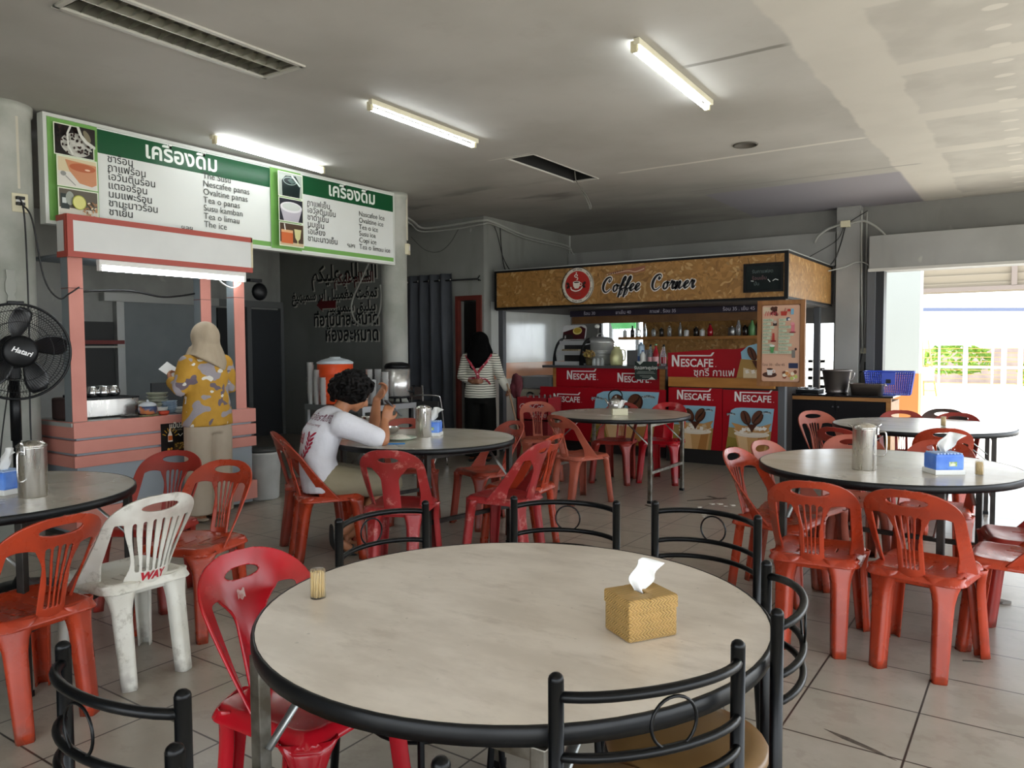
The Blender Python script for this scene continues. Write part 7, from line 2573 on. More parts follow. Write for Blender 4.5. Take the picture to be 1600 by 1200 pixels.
for s in (-1, 1):
    mb = MB()
    limb(mb, [(s * 0.095, -0.05, 0.02), (s * 0.1, 0.05, 0.018), (s * 0.105, 0.15, 0.015)], [0.034, 0.04, 0.035], 10, 0.45, (0, 0, 1))
    mb.build('shoe', M_black, b3)
def at_b(x, y, z):
    c, s = math.cos(ba - PI / 2), math.sin(ba - PI / 2)
    return Vector((BXp + c * x - s * y, BYp + s * x + c * y, z))
t = thing('broom', 'broom with a slender tan stick held by the person in black headscarf', 'broom', at_b(-0.55, 0.38, 0))
g0 = at_b(-0.35, 0.17, 0.95) - t.location
mb = MB()
mb.cyl(tuple(g0), (0, 0, 0.2), 0.011, seg=10)
mb.build('stick', mat('tan stick', '#a8866a', 0.5), t)
mb = MB()
mb.tube([(0, 0, 0.22), (0.01, 0, 0.15), (0.02, 0, 0.01)], [0.03, 0.06, 0.13], 14, sq=0.3)
mb.build('bristles', mat('broom bristles', '#6d5a3a', 0.9), t)
mb = MB()
for k in range(9):
    a = k * 0.7
    mb.ball((0.05 * math.cos(a), 0.02 * math.sin(3 * a), 0.06 * math.sin(a)), (0.045, 0.025, 0.05), 8, 6)
o = solo(mb, 'maroon_cloth', mat('maroon cloth', '#4a161f', 0.8, col2='#5d2029', scale=12), 'crumpled maroon cloth beside the hand gripping the broom', 'cloth', remesh=0.012)
o.location = at_b(-0.46, 0.15, 0.92)
o.scale = (1.0, 1.0, 1.5)

# ------------------------------------------------------------------ table-top things
TT = 0.7505
def jug(label, loc, rz, h=0.215, r=0.058):
    t = thing('steel_jug', label, 'jug', loc, rz, 'lidded steel jugs')
    mb = MB()
    mb.lathe([(r * 0.97, 0), (r, 0.004), (r, h - 0.004), (r * 1.02, h), (r * 0.95, h - 0.002), (r * 0.93, 0.01), (0.001, 0.008)], (0, 0, 0), 40)
    mb.build('body', M_inox, t)
    mb = MB()
    mb.lathe([(r * 1.03, h), (r * 1.05, h + 0.006), (r * 0.75, h + 0.02), (r * 0.3, h + 0.027), (0.001, h + 0.028)], (0, 0, 0), 40)
    mb.prism([(-0.014, 0), (0.014, 0), (0.005, 0.03), (-0.005, 0.03)], 0.003, frame((r * 1.0, 0, h + 0.002), (0, 1, 0), (0.8, 0, 0.5)))
    mb.build('lid', M_inox, t)
    mb = MB()
    mb.tube(spline([(-r, 0, h - 0.02), (-r - 0.035, 0, h - 0.012), (-r - 0.048, 0, h - 0.03), (-r - 0.048, 0, h * 0.45), (-r - 0.03, 0, h * 0.35), (-r, 0, h * 0.36)], 5), 0.004, 6)
    mb.tube([(-r - 0.004, 0, h + 0.004), (-r - 0.02, 0, h + 0.028)], 0.006, 6)
    mb.box((-r - 0.004, 0, h - 0.01), (0.014, 0.02, 0.04), bev=0.002)
    mb.build('handle', M_chrome, t)
    return t
jug('steel jug with hinged lid on the table by the pedestal fan', (-3.656, 1.592, 0.750), 2.2, 0.22, 0.058)
jug('steel jug with hinged lid on the table of the seated man', (-3.673, 4.228, 0.750), 2.4, 0.20, 0.058)
jug('steel jug with hinged lid and spout on the table by the gate', (-0.744, 4.332, 0.750), 3.0, 0.215, 0.058)

def tissue_tuft(parent, z, s=1.0, lean=(0.03, 0.0)):
    mb = MB()
    def f(u, v):
        a = (u - 0.5)
        w = 0.02 + 0.016 * v
        x = a * 2 * w + 0.008 * math.sin(9 * v + u * 4)
        y = 0.013 * math.sin(u * 8 + v * 3) * (1 - 0.5 * v) + 0.012 * v * math.sin(u * 5)
        return ((x + lean[0] * v * v * 1.6) * s, (y + lean[1] * v) * s, z + (0.10 * v - 0.03 * (u - 0.3) ** 2 * v) * s)
    mb.grid(f, 14, 14)
    return mb.build('tissue', M_paper, parent, solid=0.0012)

def blue_box(label, loc, rz):
    t = thing('tissue_box', label, 'tissue box', loc, rz, 'blue tissue boxes')
    mb = MB()
    mb.box((0, 0, 0.011), (0.13, 0.105, 0.022), bev=0.004)
    mb.build('tray', M_white, t)
    mb = MB()
    mb.box((0, 0, 0.055), (0.122, 0.098, 0.072), bev=0.01)
    b_ = mb.build('box', mat('translucent blue plastic', '#3a6fd0', 0.3, col2='#6f9be4', scale=9), t)
    mb = MB()
    mb.box((0.012, -0.0495, 0.048), (0.034, 0.002, 0.02), bev=0.0008)
    mb.build('sticker', mat('green sticker', '#8aa850', 0.5, col2='#e3e6cf', scale=70), b_)
    mb = MB()
    for k in range(8):
        mb.box((-0.05 + 0.0145 * k, 0, 0.093), (0.009, 0.09, 0.006), bev=0.002)
    mb.build('frilled_edge', mat('pale blue edge', '#a9c2e8', 0.4), t)
    tissue_tuft(t, 0.085)
    t.scale = (1.17, 1.17, 1.12)
    return t
blue_box('blue tissue box on white tray beside the seated man', (-3.678, 4.319, 0.750), 0.45)
blue_box('blue tissue box on white tray at the table by the gate', (-0.389, 4.415, 0.750), 0.62)
o = blue_box('pale blue tissue box beside the jug at the fan table', (-3.851, 1.554, 0.750), 0.3)

def toothpicks(label, loc, r=0.02, h=0.075, clear=True):
    t = thing('toothpick_jar', label, 'toothpick jar', loc, 0, 'toothpick jars')
    mb = MB()
    n = 34
    for k in range(n):
        a = k * 2.4
        q = r * 0.82 * math.sqrt((k + 0.5) / n)
        mb.cyl((q * math.cos(a), q * math.sin(a), 0.003), (q * 0.97 * math.cos(a + 0.2), q * 0.97 * math.sin(a + 0.2), h * (0.88 + 0.04 * math.sin(k * 5))), 0.0019, seg=5)
    mb.build('toothpicks', mat('toothpick wood', '#d9bd84', 0.6), t)
    mb = MB()
    mb.lathe([(r, 0), (r * 1.02, 0.002), (r, h * 0.93), (r * 0.9, h), (0.001, h)], (0, 0, 0), 24)
    mb.build('jar', mat('clear jar', '#f4f4f0', 0.06, trans=0.95, alpha=0.35), t)
    return t
toothpicks('clear jar of toothpicks on the nearest round table', (-1.536, 1.345, 0.750))
toothpicks('small jar of toothpicks beside the blue tissue box near the gate', (-0.236, 4.444, 0.750), 0.02, 0.07)
toothpicks('small jar of toothpicks on the table nearest the gate', (-0.619, 6.939, 0.750), 0.02, 0.08)

# woven tissue box
def woven():
    n = NT('woven sedge')
    tc = n.t.nodes.new('ShaderNodeTexCoord')
    o = tc.outputs['Object']
    sp = n.t.nodes.new('ShaderNodeSeparateXYZ')
    n.t.links.new(o, sp.inputs[0])
    s_ = n.math('ADD', sp.outputs[0], sp.outputs[1])
    # herringbone: diagonal strands mirrored in bands
    band = n.math('FRACT', n.math('DIVIDE', n.math('ADD', sp.outputs[2], n.math('MULTIPLY', n.math('SUBTRACT', sp.outputs[0], sp.outputs[1]), 0.0)), 0.0155))
    tri = n.math('ABSOLUTE', n.math('SUBTRACT', band, 0.5))
    st = n.math('FRACT', n.math('ADD', n.math('DIVIDE', s_, 0.0088), n.math('MULTIPLY', tri, 2.2)))
    e = n.math('ABSOLUTE', n.math('SUBTRACT', st, 0.5))
    c = n.mix(n.ramp(e, 0.30, 0.48), '#b08e52', '#5f4722')
    c = n.mix(n.ramp(tri, 0.42, 0.5, 0, 0.6), c, '#8a6734')
    c = n.mix(n.ramp(n.noise(30, 3, o), 0.4, 0.7, 0, 0.5), c, '#b58d4f')
    n.bump(n.math('SUBTRACT', 1.0, e), 0.9, 0.004)
    return n.out(c, 0.6)
M_wov = woven()
t = thing('woven_tissue_box', 'woven sedge tissue box with a white tissue on the nearest table', 'tissue box', (-0.735, 1.585, TT), math.radians(58))
mb = MB()
mb.box((0, 0, 0.0425), (0.126, 0.104, 0.085), bev=0.006)
mb.build('body', M_wov, t)
mb = MB()
for s in (-1, 1):
    mb.box((s * 0.0355, 0, 0.0895), (0.057, 0.106, 0.01), bev=0.004)
    mb.box((0, s * 0.036, 0.0895), (0.02, 0.039, 0.009), bev=0.003)
for s in (-1, 1):
    mb.box((s * 0.0625, 0, 0.078), (0.004, 0.106, 0.026), bev=0.0015)
    mb.box((0, s * 0.0515, 0.078), (0.127, 0.004, 0.026), bev=0.0015)
mb.build('lid', M_wov, t)
tissue_tuft(t, 0.08, 0.85, (0.02, 0.01))

# the man's meal
t = thing('rice_plate', 'pale green plate of white rice in front of the seated man', 'plate', (-3.688, 3.993, 0.750))
mb = MB()
mb.lathe([(0.06, 0), (0.085, 0.006), (0.118, 0.016), (0.12, 0.019), (0.08, 0.01), (0.001, 0.008)], (0, 0, 0), 36)
mb.build('plate', mat('pale green plate', '#c3d1bd', 0.3), t)
mb = MB()
def ricef(u, v):
    a, r = u * 2 * PI, 0.075 * v
    return (r * math.cos(a), r * math.sin(a), 0.012 + 0.024 * (1 - v ** 2) + 0.005 * noise.noise(Vector((r * math.cos(a) * 60, r * math.sin(a) * 60, 0))))
mb.grid(ricef, 40, 12, wrap=True)
ri = mb.build('rice', mat('boiled rice', '#e6e3d6', 0.6, bump=0.8, bscale=180), t)
ri['kind'] = 'stuff'
def steel_bowl(label, loc, r, h, food):
    t = thing('steel_bowl', label, 'bowl', loc, 0, 'steel bowls of the meal')
    mb = MB()
    mb.lathe([(r * 0.5, 0), (r * 0.8, h * 0.25), (r, h * 0.95), (r * 1.04, h), (r * 0.97, h * 0.97), (r * 0.75, h * 0.3), (0.001, h * 0.15)], (0, 0, 0), 32)
    mb.build('bowl', M_chrome, t)
    mb = MB()
    mb.lathe([(0.001, h * 0.72), (r * 0.5, h * 0.7), (r * 0.9, h * 0.66)], (0, 0, 0), 24, cap=False)
    mb.build('food', food, t)
    return t
curry = mat('brown curry', '#7a5530', 0.3, col2='#b59a72', scale=40)
steel_bowl('shiny steel bowl of curry behind the rice plate', (-4.046, 4.290, 0.750), 0.062, 0.045, curry)
steel_bowl('smaller steel bowl beside the wrist of the seated man', (-4.017, 4.109, 0.750), 0.045, 0.05, curry)
t = thing('steel_cup', 'plain steel cup behind the hand with the phone', 'cup', (-4.377, 4.350, 0.750))
mb = MB()
mb.lathe([(0.03, 0), (0.032, 0.004), (0.038, 0.1), (0.04, 0.104), (0.036, 0.1), (0.03, 0.01), (0.001, 0.008)], (0, 0, 0), 28)
mb.build('body', M_inox, t)
mb = MB()
mb.box((0, 0, 0.004), (0.17, 0.022, 0.008), bev=0.003)
o = solo(mb, 'blue_case', mat('blue plastic case', '#2d76b3', 0.35), 'slim blue case lying at the table edge before the rice plate', 'case')
o.location = (-3.561, 3.780, 0.750)
o.rotation_euler = (0, 0, 0.65)

# kettle and napkin box on the coffee table
t = thing('kettle', 'glass and steel kettle with arched handle on the table by the coffee counter', 'kettle', (-3.554, 7.057, 0.750))
mb = MB()
mb.lathe([(0.065, 0), (0.075, 0.01), (0.078, 0.06), (0.06, 0.1), (0.05, 0.11), (0.02, 0.122), (0.012, 0.125), (0.014, 0.14), (0.001, 0.143)], (0, 0, 0), 30)
mb.build('body', M_chrome, t)
mb = MB()
mb.tube(spline([(-0.07, 0, 0.08), (-0.078, 0, 0.15), (-0.04, 0, 0.19), (0.03, 0, 0.195), (0.07, 0, 0.16), (0.07, 0, 0.09)], 6), 0.007, 8)
mb.build('handle', M_black, t)
mb = MB()
mb.tube([(-0.07, 0, 0.05), (-0.1, 0, 0.08), (-0.125, 0, 0.11)], [0.016, 0.012, 0.008], 8)
mb.build('spout', M_chrome, t)
t = thing('napkin_box', 'cream napkin box with white tissue beside the kettle', 'napkin box', (-3.258, 6.549, 0.750), 0.6)
mb = MB()
mb.box((0, 0, 0.03), (0.145, 0.1, 0.06), bev=0.004)
mb.build('box', mat('cream box', '#d2ccae', 0.45), t)
tissue_tuft(t, 0.055, 0.85)

# ------------------------------------------------------------------ drinks stand behind the seated man
K0 = Vector((-5.552, 5.532, 0.800))
t = thing('urn_table', 'grey steel table carrying the orange cooler and the tea urn', 'table', (K0.x, K0.y, 0))
mb = MB()
mb.bb((-0.85, -0.06, 0.775), (0.0, 0.74, 0.80))
mb.build('top', mat('dark table top', '#2d2c2c', 0.4), t)
mb = MB()
mb.bb((-0.03, -0.03, 0.745), (0.004, 0.74, 0.802))
mb.bb((-0.85, -0.064, 0.745), (0.004, -0.03, 0.802))
mb.build('apron', mat('zinc angle', '#a2a5a5', 0.35, metal=0.8), t)
for x, y in ((-0.02, -0.04), (-0.83, -0.04), (-0.02, 0.72), (-0.83, 0.72)):
    mb = MB()
    mb.box((x, y, 0.37), (0.035, 0.035, 0.745))
    mb.build('leg', mat('zinc angle', '#a2a5a5'), t)
UT = 0.8025
t = thing('water_cooler', 'orange insulated drinks cooler with white lid on the steel table', 'drinks cooler', (K0.x - 0.63, K0.y + 0.17, UT))
mb = MB()
mb.lathe([(0.165, 0), (0.175, 0.01), (0.18, 0.08), (0.186, 0.085), (0.186, 0.105), (0.182, 0.11), (0.186, 0.3), (0.192, 0.305), (0.192, 0.33), (0.187, 0.335), (0.188, 0.42), (0.001, 0.42)], (0, 0, 0), 44)
mb.build('body', mat('orange cooler plastic', '#d24a20', 0.4), t)
mb = MB()
mb.lathe([(0.185, 0.42), (0.192, 0.425), (0.192, 0.44), (0.14, 0.465), (0.06, 0.485), (0.055, 0.495), (0.001, 0.495)], (0, 0, 0), 44)
mb.build('lid', mat('pale grey lid', '#c5cdd2', 0.4), t)
for s in (-1, 1):
    mb = MB()
    mb.box((s * 0.195, 0, 0.335), (0.03, 0.1, 0.016), bev=0.004)
    mb.build('grip', mat('orange cooler plastic', '#d24a20'), t)
t = thing('tea_urn', 'tall steel tea urn with black lid and tap on the steel table', 'urn', (K0.x - 0.12, K0.y + 0.58, UT))
mb = MB()
mb.lathe([(0.128, 0.07), (0.135, 0.075), (0.135, 0.37), (0.001, 0.37)], (0, 0, 0), 44)
mb.build('body', mat('urn steel', '#d6d4d0', 0.26, metal=0.75), t)
mb = MB()
mb.lathe([(0.138, 0.368), (0.138, 0.395), (0.12, 0.42), (0.06, 0.435), (0.001, 0.436)], (0, 0, 0), 40)
mb.build('lid', M_black, t)
mb = MB()
mb.lathe([(0.11, 0.05), (0.138, 0.055), (0.138, 0.075), (0.001, 0.075)], (0, 0, 0), 40)
for k in range(4):
    a = k * PI / 2 + 0.5
    mb.tube([(0.11 * math.cos(a), 0.11 * math.sin(a), 0.055), (0.14 * math.cos(a), 0.14 * math.sin(a), 0.0)], 0.012, 6)
mb.build('stand', M_black, t)
mb = MB()
ta = 0.35
mb.tube([(0.13 * math.cos(ta), 0.13 * math.sin(ta), 0.12), (0.19 * math.cos(ta), 0.19 * math.sin(ta), 0.12)], 0.014, 8)
mb.tube([(0.185 * math.cos(ta), 0.185 * math.sin(ta), 0.09), (0.185 * math.cos(ta), 0.185 * math.sin(ta), 0.185)], 0.011, 8)
mb.tube([(0.165 * math.cos(ta), 0.165 * math.sin(ta), 0.185), (0.205 * math.cos(ta), 0.205 * math.sin(ta), 0.185)], 0.007, 6)
mb.build('tap', M_black, t)
# stacked steel cups, every cup its own
def cup_stack(x, y, n, where):
    mb = None
    for k in range(n):
        o = cup_proto if k == 0 and not cup_used else cup_proto.copy()
        if cup_used or k > 0:
            COL.objects.link(o)
        cup_used.append(1)
        o.location = (x + 0.003 * math.sin(k * 2.3), y + 0.003 * math.cos(k * 3.1), UT + 0.026 * k)
        tag(o, 'steel cup in the ' + where, 'cup', 'steel cups, ' + where)
mbc = MB()
mbc.lathe([(0.026, 0), (0.028, 0.003), (0.036, 0.1), (0.038, 0.102), (0.034, 0.098), (0.027, 0.006), (0.001, 0.005)], (0, 0, 0), 20)
cup_proto = mbc.build('steel_cup', mat('bright steel cup', '#d9d9d7', 0.28, metal=0.55))
cup_used = []
cup_stack(K0.x - 0.80, K0.y - 0.02, 14, 'tallest stack on the wall side of the orange cooler')
cup_stack(K0.x - 0.71, K0.y - 0.015, 11, 'second stack on the wall side of the orange cooler')
cup_stack(K0.x - 0.615, K0.y - 0.015, 8, 'shortest stack beside the orange cooler')
cup_stack(K0.x - 0.3, K0.y + 0.34, 11, 'stack behind the raised hand')
cup_stack(K0.x - 0.2, K0.y + 0.29, 7, 'low stack just beside the raised hand')
cup_stack(K0.x - 0.24, K0.y + 0.41, 11, 'stack between the raised hand and the tea urn')
cup_stack(K0.x - 0.11, K0.y + 0.38, 10, 'stack nearest the tea urn')

# chrome frame chair behind the tea urn and white bin
t = thing('folding_chair', 'dark folding chair with chrome frame in front of the curtain', 'chair', (-5.915, 6.871, 0.000), 0.3)
mb = MB()
mb.tube(spline([(-0.2, 0.12, 0.0), (-0.19, 0.05, 0.45), (-0.18, -0.02, 0.78), (-0.13, -0.04, 0.83), (0.13, -0.04, 0.83), (0.18, -0.02, 0.78), (0.19, 0.05, 0.45), (0.2, 0.12, 0.0)], 6), 0.011, 8)
mb.build('back_frame', M_chrome, t)
mb = MB()
mb.tube(spline([(-0.17, -0.28, 0.0), (-0.17, 0.1, 0.44), (0.17, 0.1, 0.44), (0.17, -0.28, 0.0)], 4), 0.01, 8)
mb.build('leg_frame', M_chrome, t)
mb = MB()
mb.box((0, -0.05, 0.45), (0.36, 0.36, 0.03), bev=0.01)
mb.build('seat', mat('black seat pad', '#1d1c1e', 0.6), t)
mb = MB()
mb.box((0, -0.02, 0.70), (0.33, 0.03, 0.13), bev=0.01)
mb.build('backrest', mat('black seat pad', '#1d1c1e'), t)
t = thing('folded_chair', 'dark brown folding chair with chrome legs behind the tea urn', 'chair', (-6.554, 7.270, 0.000), 0.5)
mb = MB()
for s in (-1, 1):
    mb.tube([(s * 0.19, 0.1, 0.0), (s * 0.18, -0.04, 0.92)], 0.011, 8)
    mb.tube([(s * 0.16, -0.25, 0.0), (s * 0.16, 0.08, 0.5)], 0.01, 8)
mb.build('frame', M_chrome, t)
mb = MB()
mb.box((0, -0.03, 0.82), (0.34, 0.02, 0.16), bev=0.006)
mb.build('backrest', mat('dark brown slat', '#3a2f2b', 0.5), t)
mb = MB()
mb.box((0, -0.03, 0.47), (0.33, 0.3, 0.025), bev=0.006)
mb.build('seat', mat('dark brown slat', '#3a2f2b'), t)
t = thing('white_bin', 'tall white plastic bin standing at the end of the pink stall', 'bin', (-5.943, 4.572, 0.000))
mb = MB()
mb.lathe([(0.13, 0), (0.14, 0.01), (0.165, 0.42), (0.172, 0.425), (0.172, 0.44), (0.16, 0.438), (0.135, 0.015), (0.001, 0.012)], (0, 0, 0), 36)
mb.build('body', mat('white bin plastic', '#c9cbc9', 0.5, col2='#b7b9b6', scale=5), t)
mb = MB()
mb.lathe([(0.15, 0.44), (0.155, 0.46), (0.1, 0.47), (0.001, 0.468)], (0, 0, 0), 30)
mb.build('liner', mat('dark bin liner', '#3a3c3b', 0.5), t)

# ------------------------------------------------------------------ litter on the floor
def scrap(name, label, loc, pts, m, cat, group=None, h=0.004):
    mb = MB()
    mb.prism(pts, h)
    o = solo(mb, name, m, label, cat, group)
    o.location = loc
    o.rotation_euler = (0, 0, rnd.uniform(0, 6))
    return o
chip = mat('broken tile chip', '#3a332c', 0.8, col2='#5a4f44', scale=30)
wh = mat('paper scrap', '#cfcac2', 0.8)
o = scrap('broken_tile', 'long dark broken strip in the floor tile nearest the camera', (-0.487, 2.864, 0.000), [(-0.14, -0.004), (-0.06, -0.016), (0.04, -0.012), (0.13, -0.006), (0.05, 0.006), (-0.05, 0.008)], chip, 'broken tile', h=0.001)
o.rotation_euler = (0, 0, -0.35)
o = scrap('leaf_scrap', 'curled grey scrap on the bright floor by the gate chairs', (-0.150, 4.888, 0.000), [(-0.05, -0.02), (0.0, -0.03), (0.05, -0.01), (0.045, 0.02), (-0.02, 0.025)], mat('grey scrap', '#77726b', 0.7), 'scrap', h=0.012)
o = scrap('floor_scrap', 'thin dark scrap on the floor between the gate chairs', (-0.214, 3.897, 0.000), [(-0.04, -0.003), (0.04, -0.003), (0.04, 0.003), (-0.04, 0.003)], chip, 'scrap')
o = scrap('missing_tile', 'dark broken outline of a missing tile before the coffee posters', (-2.471, 6.745, 0.000), [(-0.22, -0.02), (0.18, -0.04), (0.2, 0.0), (0.12, 0.02), (0.1, 0.12), (0.06, 0.12), (0.08, 0.02), (-0.2, 0.01)], chip, 'broken tile', h=0.001)
o.rotation_euler = (0, 0, 0.9)
o = scrap('missing_tile', 'dark broken tile edge beside the kettle table foot', (-2.668, 6.123, 0.000), [(-0.2, -0.01), (0.2, -0.02), (0.18, 0.015), (-0.1, 0.02)], chip, 'broken tile', h=0.001)
for k in range(16):
    px_, py_ = 0, 0
    o = scrap('paper_scrap', 'pale crumb of litter on the floor before the coffee posters', (-2.45 + 0.55 * rnd.random(), 6.0 + 0.75 * rnd.random(), 0), [(-0.02, -0.012), (0.018, -0.015), (0.022, 0.01), (-0.01, 0.018)], wh, 'scrap', 'litter before the coffee posters', 0.006)
    s_ = rnd.uniform(0.4, 1.3)
    o.scale = (s_, s_, 1)

# ------------------------------------------------------------------ outside the gate
mb = MB()
mb.bb((-40, 10.75, -0.12), (40, 70, -0.02))
mb.bb((2.9, -30, -0.12), (40, 10.75, -0.02))
mb.bb((-40, -30, -0.12), (2.9, -2.6, -0.02))
mb.bb((-40, -2.6, -0.12), (-10.6, 10.75, -0.02))
struct(mb, 'ground_outside', mat('pale sunlit concrete', '#cfcbc2', 0.85, col2='#c2bdb2', scale=0.6))
# white pillar with orange bands outside
EX = (-1.886, 13.600, 1.785)
n = NT('banded outdoor paint')
c = n.mix(n.ramp(n.z, 0.938, 0.94), '#b9753c', '#a6aaa6')
c2_ = n.mix(n.math('MULTIPLY', n.ramp(n.z, 0.60, 0.602), n.ramp(n.z, 0.85, 0.848)), c, '#e6e7e4')
M_bandp = n.out(c, 0.6)
mb = MB()
mb.bb((EX[0] - 0.28, 13.6, -0.02), (EX[0] + 0.32, 13.95, 3.4))
struct(mb, 'pillar_outside', M_bandp)
t = thing('outdoor_louvre', 'weathered slatted shutter high above the yard beyond the gate', 'shutter', ((1.000, -0.419, 0.998)[0] * 0 + 1.6, 15.5, 0))
P0, P1 = Vector((-1.835, 15.500, 2.685)), Vector((-1.829, 15.500, 2.344))
mb = MB()
for k in range(7):
    z = P1.z + 0.02 + (P0.z - P1.z + 0.5) * k / 6
    mb.box((P0.x + 2.6 - 1.6, 0, z), (5.2, 0.02, 0.17), rx=0.35)
mb.build('slats', mat('weathered slats', '#8d8373', 0.7), t)
for x in (P0.x, P0.x + 1.45, P0.x + 2.9, P0.x + 5.2):
    mb = MB()
    mb.box((x - 1.6, -0.06, P1.z + 0.5), (0.08, 0.05, 0.92))
    mb.build('mullion', mat('brown mullion', '#7c7068', 0.6), t)
mb = MB()
mb.box((P0.x + 2.6 - 1.6, -0.05, P1.z - 0.0), (5.25, 0.06, 0.07))
mb.build('bottom_rail', mat('brown mullion', '#7c7068'), t)
# covered walkway across the yard
A0, A1 = Vector((-2.791, 24.000, 2.384)), Vector((-0.401, 26.000, 2.240))
t = thing('walkway_roof', 'pale covered walkway roof with blue edge beam across the yard', 'canopy', (A0.x, 24, 0))
mb = MB()
d_ = A1 - A0
a_ = math.atan2(d_.y, d_.x)
L_ = d_.length * 2.2
mb.box((math.cos(a_) * L_ / 2, math.sin(a_) * L_ / 2, A0.z - 0.03), (L_, 0.12, 0.09), rz=a_)
mb.build('edge_beam', mat('blue grey beam', '#4d5670', 0.5), t)
mb = MB()
mb.box((math.cos(a_) * L_ / 2 - math.sin(a_) * 1.5, math.sin(a_) * L_ / 2 + math.cos(a_) * 1.5, A0.z + 0.12), (L_, 3.2, 0.05), rz=a_, rx=-0.06)
mb.build('roof_sheet', mat('white sheet roof', '#f0f1f2', 0.5), t)
mb = MB()
mb.box((math.cos(a_) * L_ / 2, math.sin(a_) * L_ / 2 + 0.1, (A0.z - 0.14 + 1.36) / 2), (L_, 0.04, A0.z - 0.14 - 1.36), rz=a_)
mb.build('white_backdrop', mat('white backdrop sheet', '#f4f4f2', 0.6), t)  # added white sheet, stands in for the overexposed wall beyond
for k in range(4):
    mb = MB()
    q = 0.1 + 2.45 * k
    mb.box((math.cos(a_) * q, math.sin(a_) * q, (A0.z - 0.1) / 2), (0.12, 0.12, A0.z - 0.1))
    mb.build('post', mat('white post', '#eceeee', 0.5), t)
# fence behind the walkway
t = thing('yard_fence', 'white railed mesh fence with orange wires at the far side of the yard', 'fence', (0, 27, 0))
FX0, FX1 = (-3.254, 27.000, 0.956)[0], (0.226, 27.000, 0.972)[0]
for k in range(8):
    x = FX0 + (FX1 - FX0) * k / 5
    mb = MB()
    mb.box((x, 0, 0.73), (0.12 if k % 2 == 0 else 0.06, 0.08, 1.46))
    mb.build('post', mat('white post', '#eceeee'), t)
for z in (0.12, 0.7, 1.42):
    mb = MB()
    mb.box(((FX0 + FX1) / 2 + 1.2, -0.03, z), ((FX1 - FX0) * 1.45, 0.05, 0.07))
    mb.build('rail', mat('white post', '#eceeee'), t)
mb = MB()
for k in range(9):
    mb.box(((FX0 + FX1) / 2 + 1.2, 0.0, 0.22 + 0.13 * k), ((FX1 - FX0) * 1.45, 0.015, 0.018))
mb.build('wires', mat('rusty orange wire', '#d79a5e', 0.6), t)
# house wall and hedge beyond the fence
mb = MB()
mb.bb((FX0 - 1.5, 31.5, 0), (FX1 + 3, 31.8, 1.25))
o = solo(mb, 'yard_wall', mat('purple brown wall', '#8d7d7c', 0.8, col2='#a5938c', scale=2), 'brownish wall standing behind the yard fence', 'wall')
def leafy(name, label, c, size, n_, m_, cat, group=None):
    mb = MB()
    rr = random.Random(n_)
    for k in range(n_):
        a, b, q = rr.uniform(0, 6.28), rr.uniform(-1.2, 1.5), rr.uniform(0.6, 1.0) ** 0.5
        p = Vector((math.cos(a) * math.cos(b) * size[0] * q, math.sin(a) * math.cos(b) * size[1] * q, math.sin(b) * size[2] * q))
        u = Vector((rr.uniform(-1, 1), rr.uniform(-1, 1), rr.uniform(-1, 1))).normalized()
        w_ = u.orthogonal().normalized()
        l_ = rr.uniform(0.08, 0.17)
        mb._add([p - u * l_, p + w_ * l_ * 0.45, p + u * l_, p - w_ * l_ * 0.45], [(0, 1, 2, 3)])
    o = solo(mb, name, m_, label, cat, group)
    o.location = c
    return o
gl = mat('sunlit leaves', '#8fb13e', 0.7, col2='#5f8a2c', scale=3)
gl2 = mat('yellow green leaves', '#b5c14a', 0.7, col2='#86a036', scale=3)
leafy('shrub', 'green shrub behind the near end of the yard fence', (FX0 + 1.0, 28.6, 0.9), (1.1, 0.8, 0.5), 420, gl, 'shrub')
leafy('shrub', 'yellowish plant low behind the middle of the yard fence', (FX0 + 3.4, 28.4, 0.45), (0.7, 0.5, 0.6), 320, gl2, 'shrub')
leafy('shrub', 'yellow green plant low behind the far half of the yard fence', (FX0 + 5.2, 28.4, 0.5), (0.7, 0.5, 0.6), 320, gl2, 'shrub')
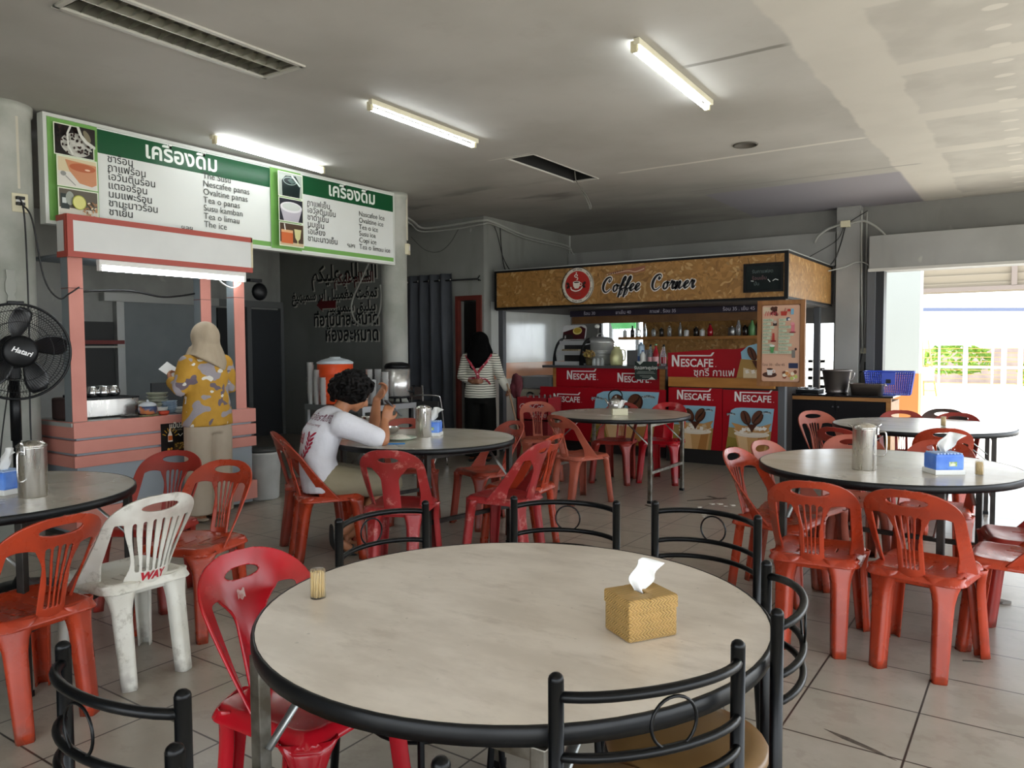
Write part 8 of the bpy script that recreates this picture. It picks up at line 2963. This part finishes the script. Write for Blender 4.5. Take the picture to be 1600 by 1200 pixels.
leafy('tree', 'bright green tree at the end of the covered walkway', (FX0 + 7.9, 30, 1.8), (1.6, 1.4, 2.2), 1500, gl, 'tree')
leafy('tree', 'small pale tree top over the walkway roof', (FX0 + 4.0, 40, 4.25), (0.9, 0.8, 0.7), 400, gl2, 'tree')
# wooden ladder leaning in the yard
t = thing('ladder', 'orange painted ladder leaning beside the outdoor pillar with a white board', 'ladder', (-2.545, 23.500, 0.496))
mb = MB()
z_ = t.location.z
t.location.z = 0
for s in (-1, 1):
    mb.tube([(s * 0.15 + 0.12, 0, 0), (s * 0.07 - 0.06, 0.35, 1.5)], 0.022, 6)
for k in range(6):
    mb.tube([(-0.03 - 0.10 * k / 6, 0.055 * k, 0.22 * k + 0.15), (0.26 - 0.24 * k / 6, 0.055 * k, 0.22 * k + 0.15)], 0.014, 6)
mb.build('frame', mat('orange ladder', '#d98a4f', 0.6), t)
mb = MB()
mb.box((0.06, -0.03, 0.6), (0.3, 0.02, 0.36))
mb.build('board', M_white, t)
# open ground wall seen through the kiosk side opening
t = thing('block_screen', 'pale pierced block screen outside the narrow opening behind the menu board', 'screen wall', (-3.95, 13.2, 0))
mb = MB()
mb.bb((-0.9, 0, 0), (1.1, 0.1, 0.55))
mb.build('base_wall', mat('white block', '#e8e8e4', 0.7), t)
mb = MB()
for i in range(11):
    mb.bb((-0.9 + 0.19 * i, 0.0, 0.55), (-0.83 + 0.19 * i, 0.1, 1.15))
for k in range(5):
    mb.bb((-0.9, 0.0, 0.55 + 0.14 * k), (1.1, 0.1, 0.6 + 0.14 * k))
mb.build('pierced_blocks', mat('white block', '#e8e8e4'), t)
# green and white awning seen through the kiosk window
t = thing('garden_awning', 'green awning sheet outside the window behind the steel urn', 'awning', (-6.5, 12.6, 0))
mb = MB()
mb.prism([(0.10, 1.7), (0.55, 1.7), (0.55, 2.3), (-0.12, 2.3)], 0.02, face_y(0, 0, 0))
mb.build('green_sheet', mat('green tarpaulin', '#3f9a4f', 0.6), t)
mb = MB()
for x in (0.0, 0.53):
    mb.box((x, 0.12, 1.1), (0.06, 0.06, 2.2))
mb.build('posts', M_steel, t)
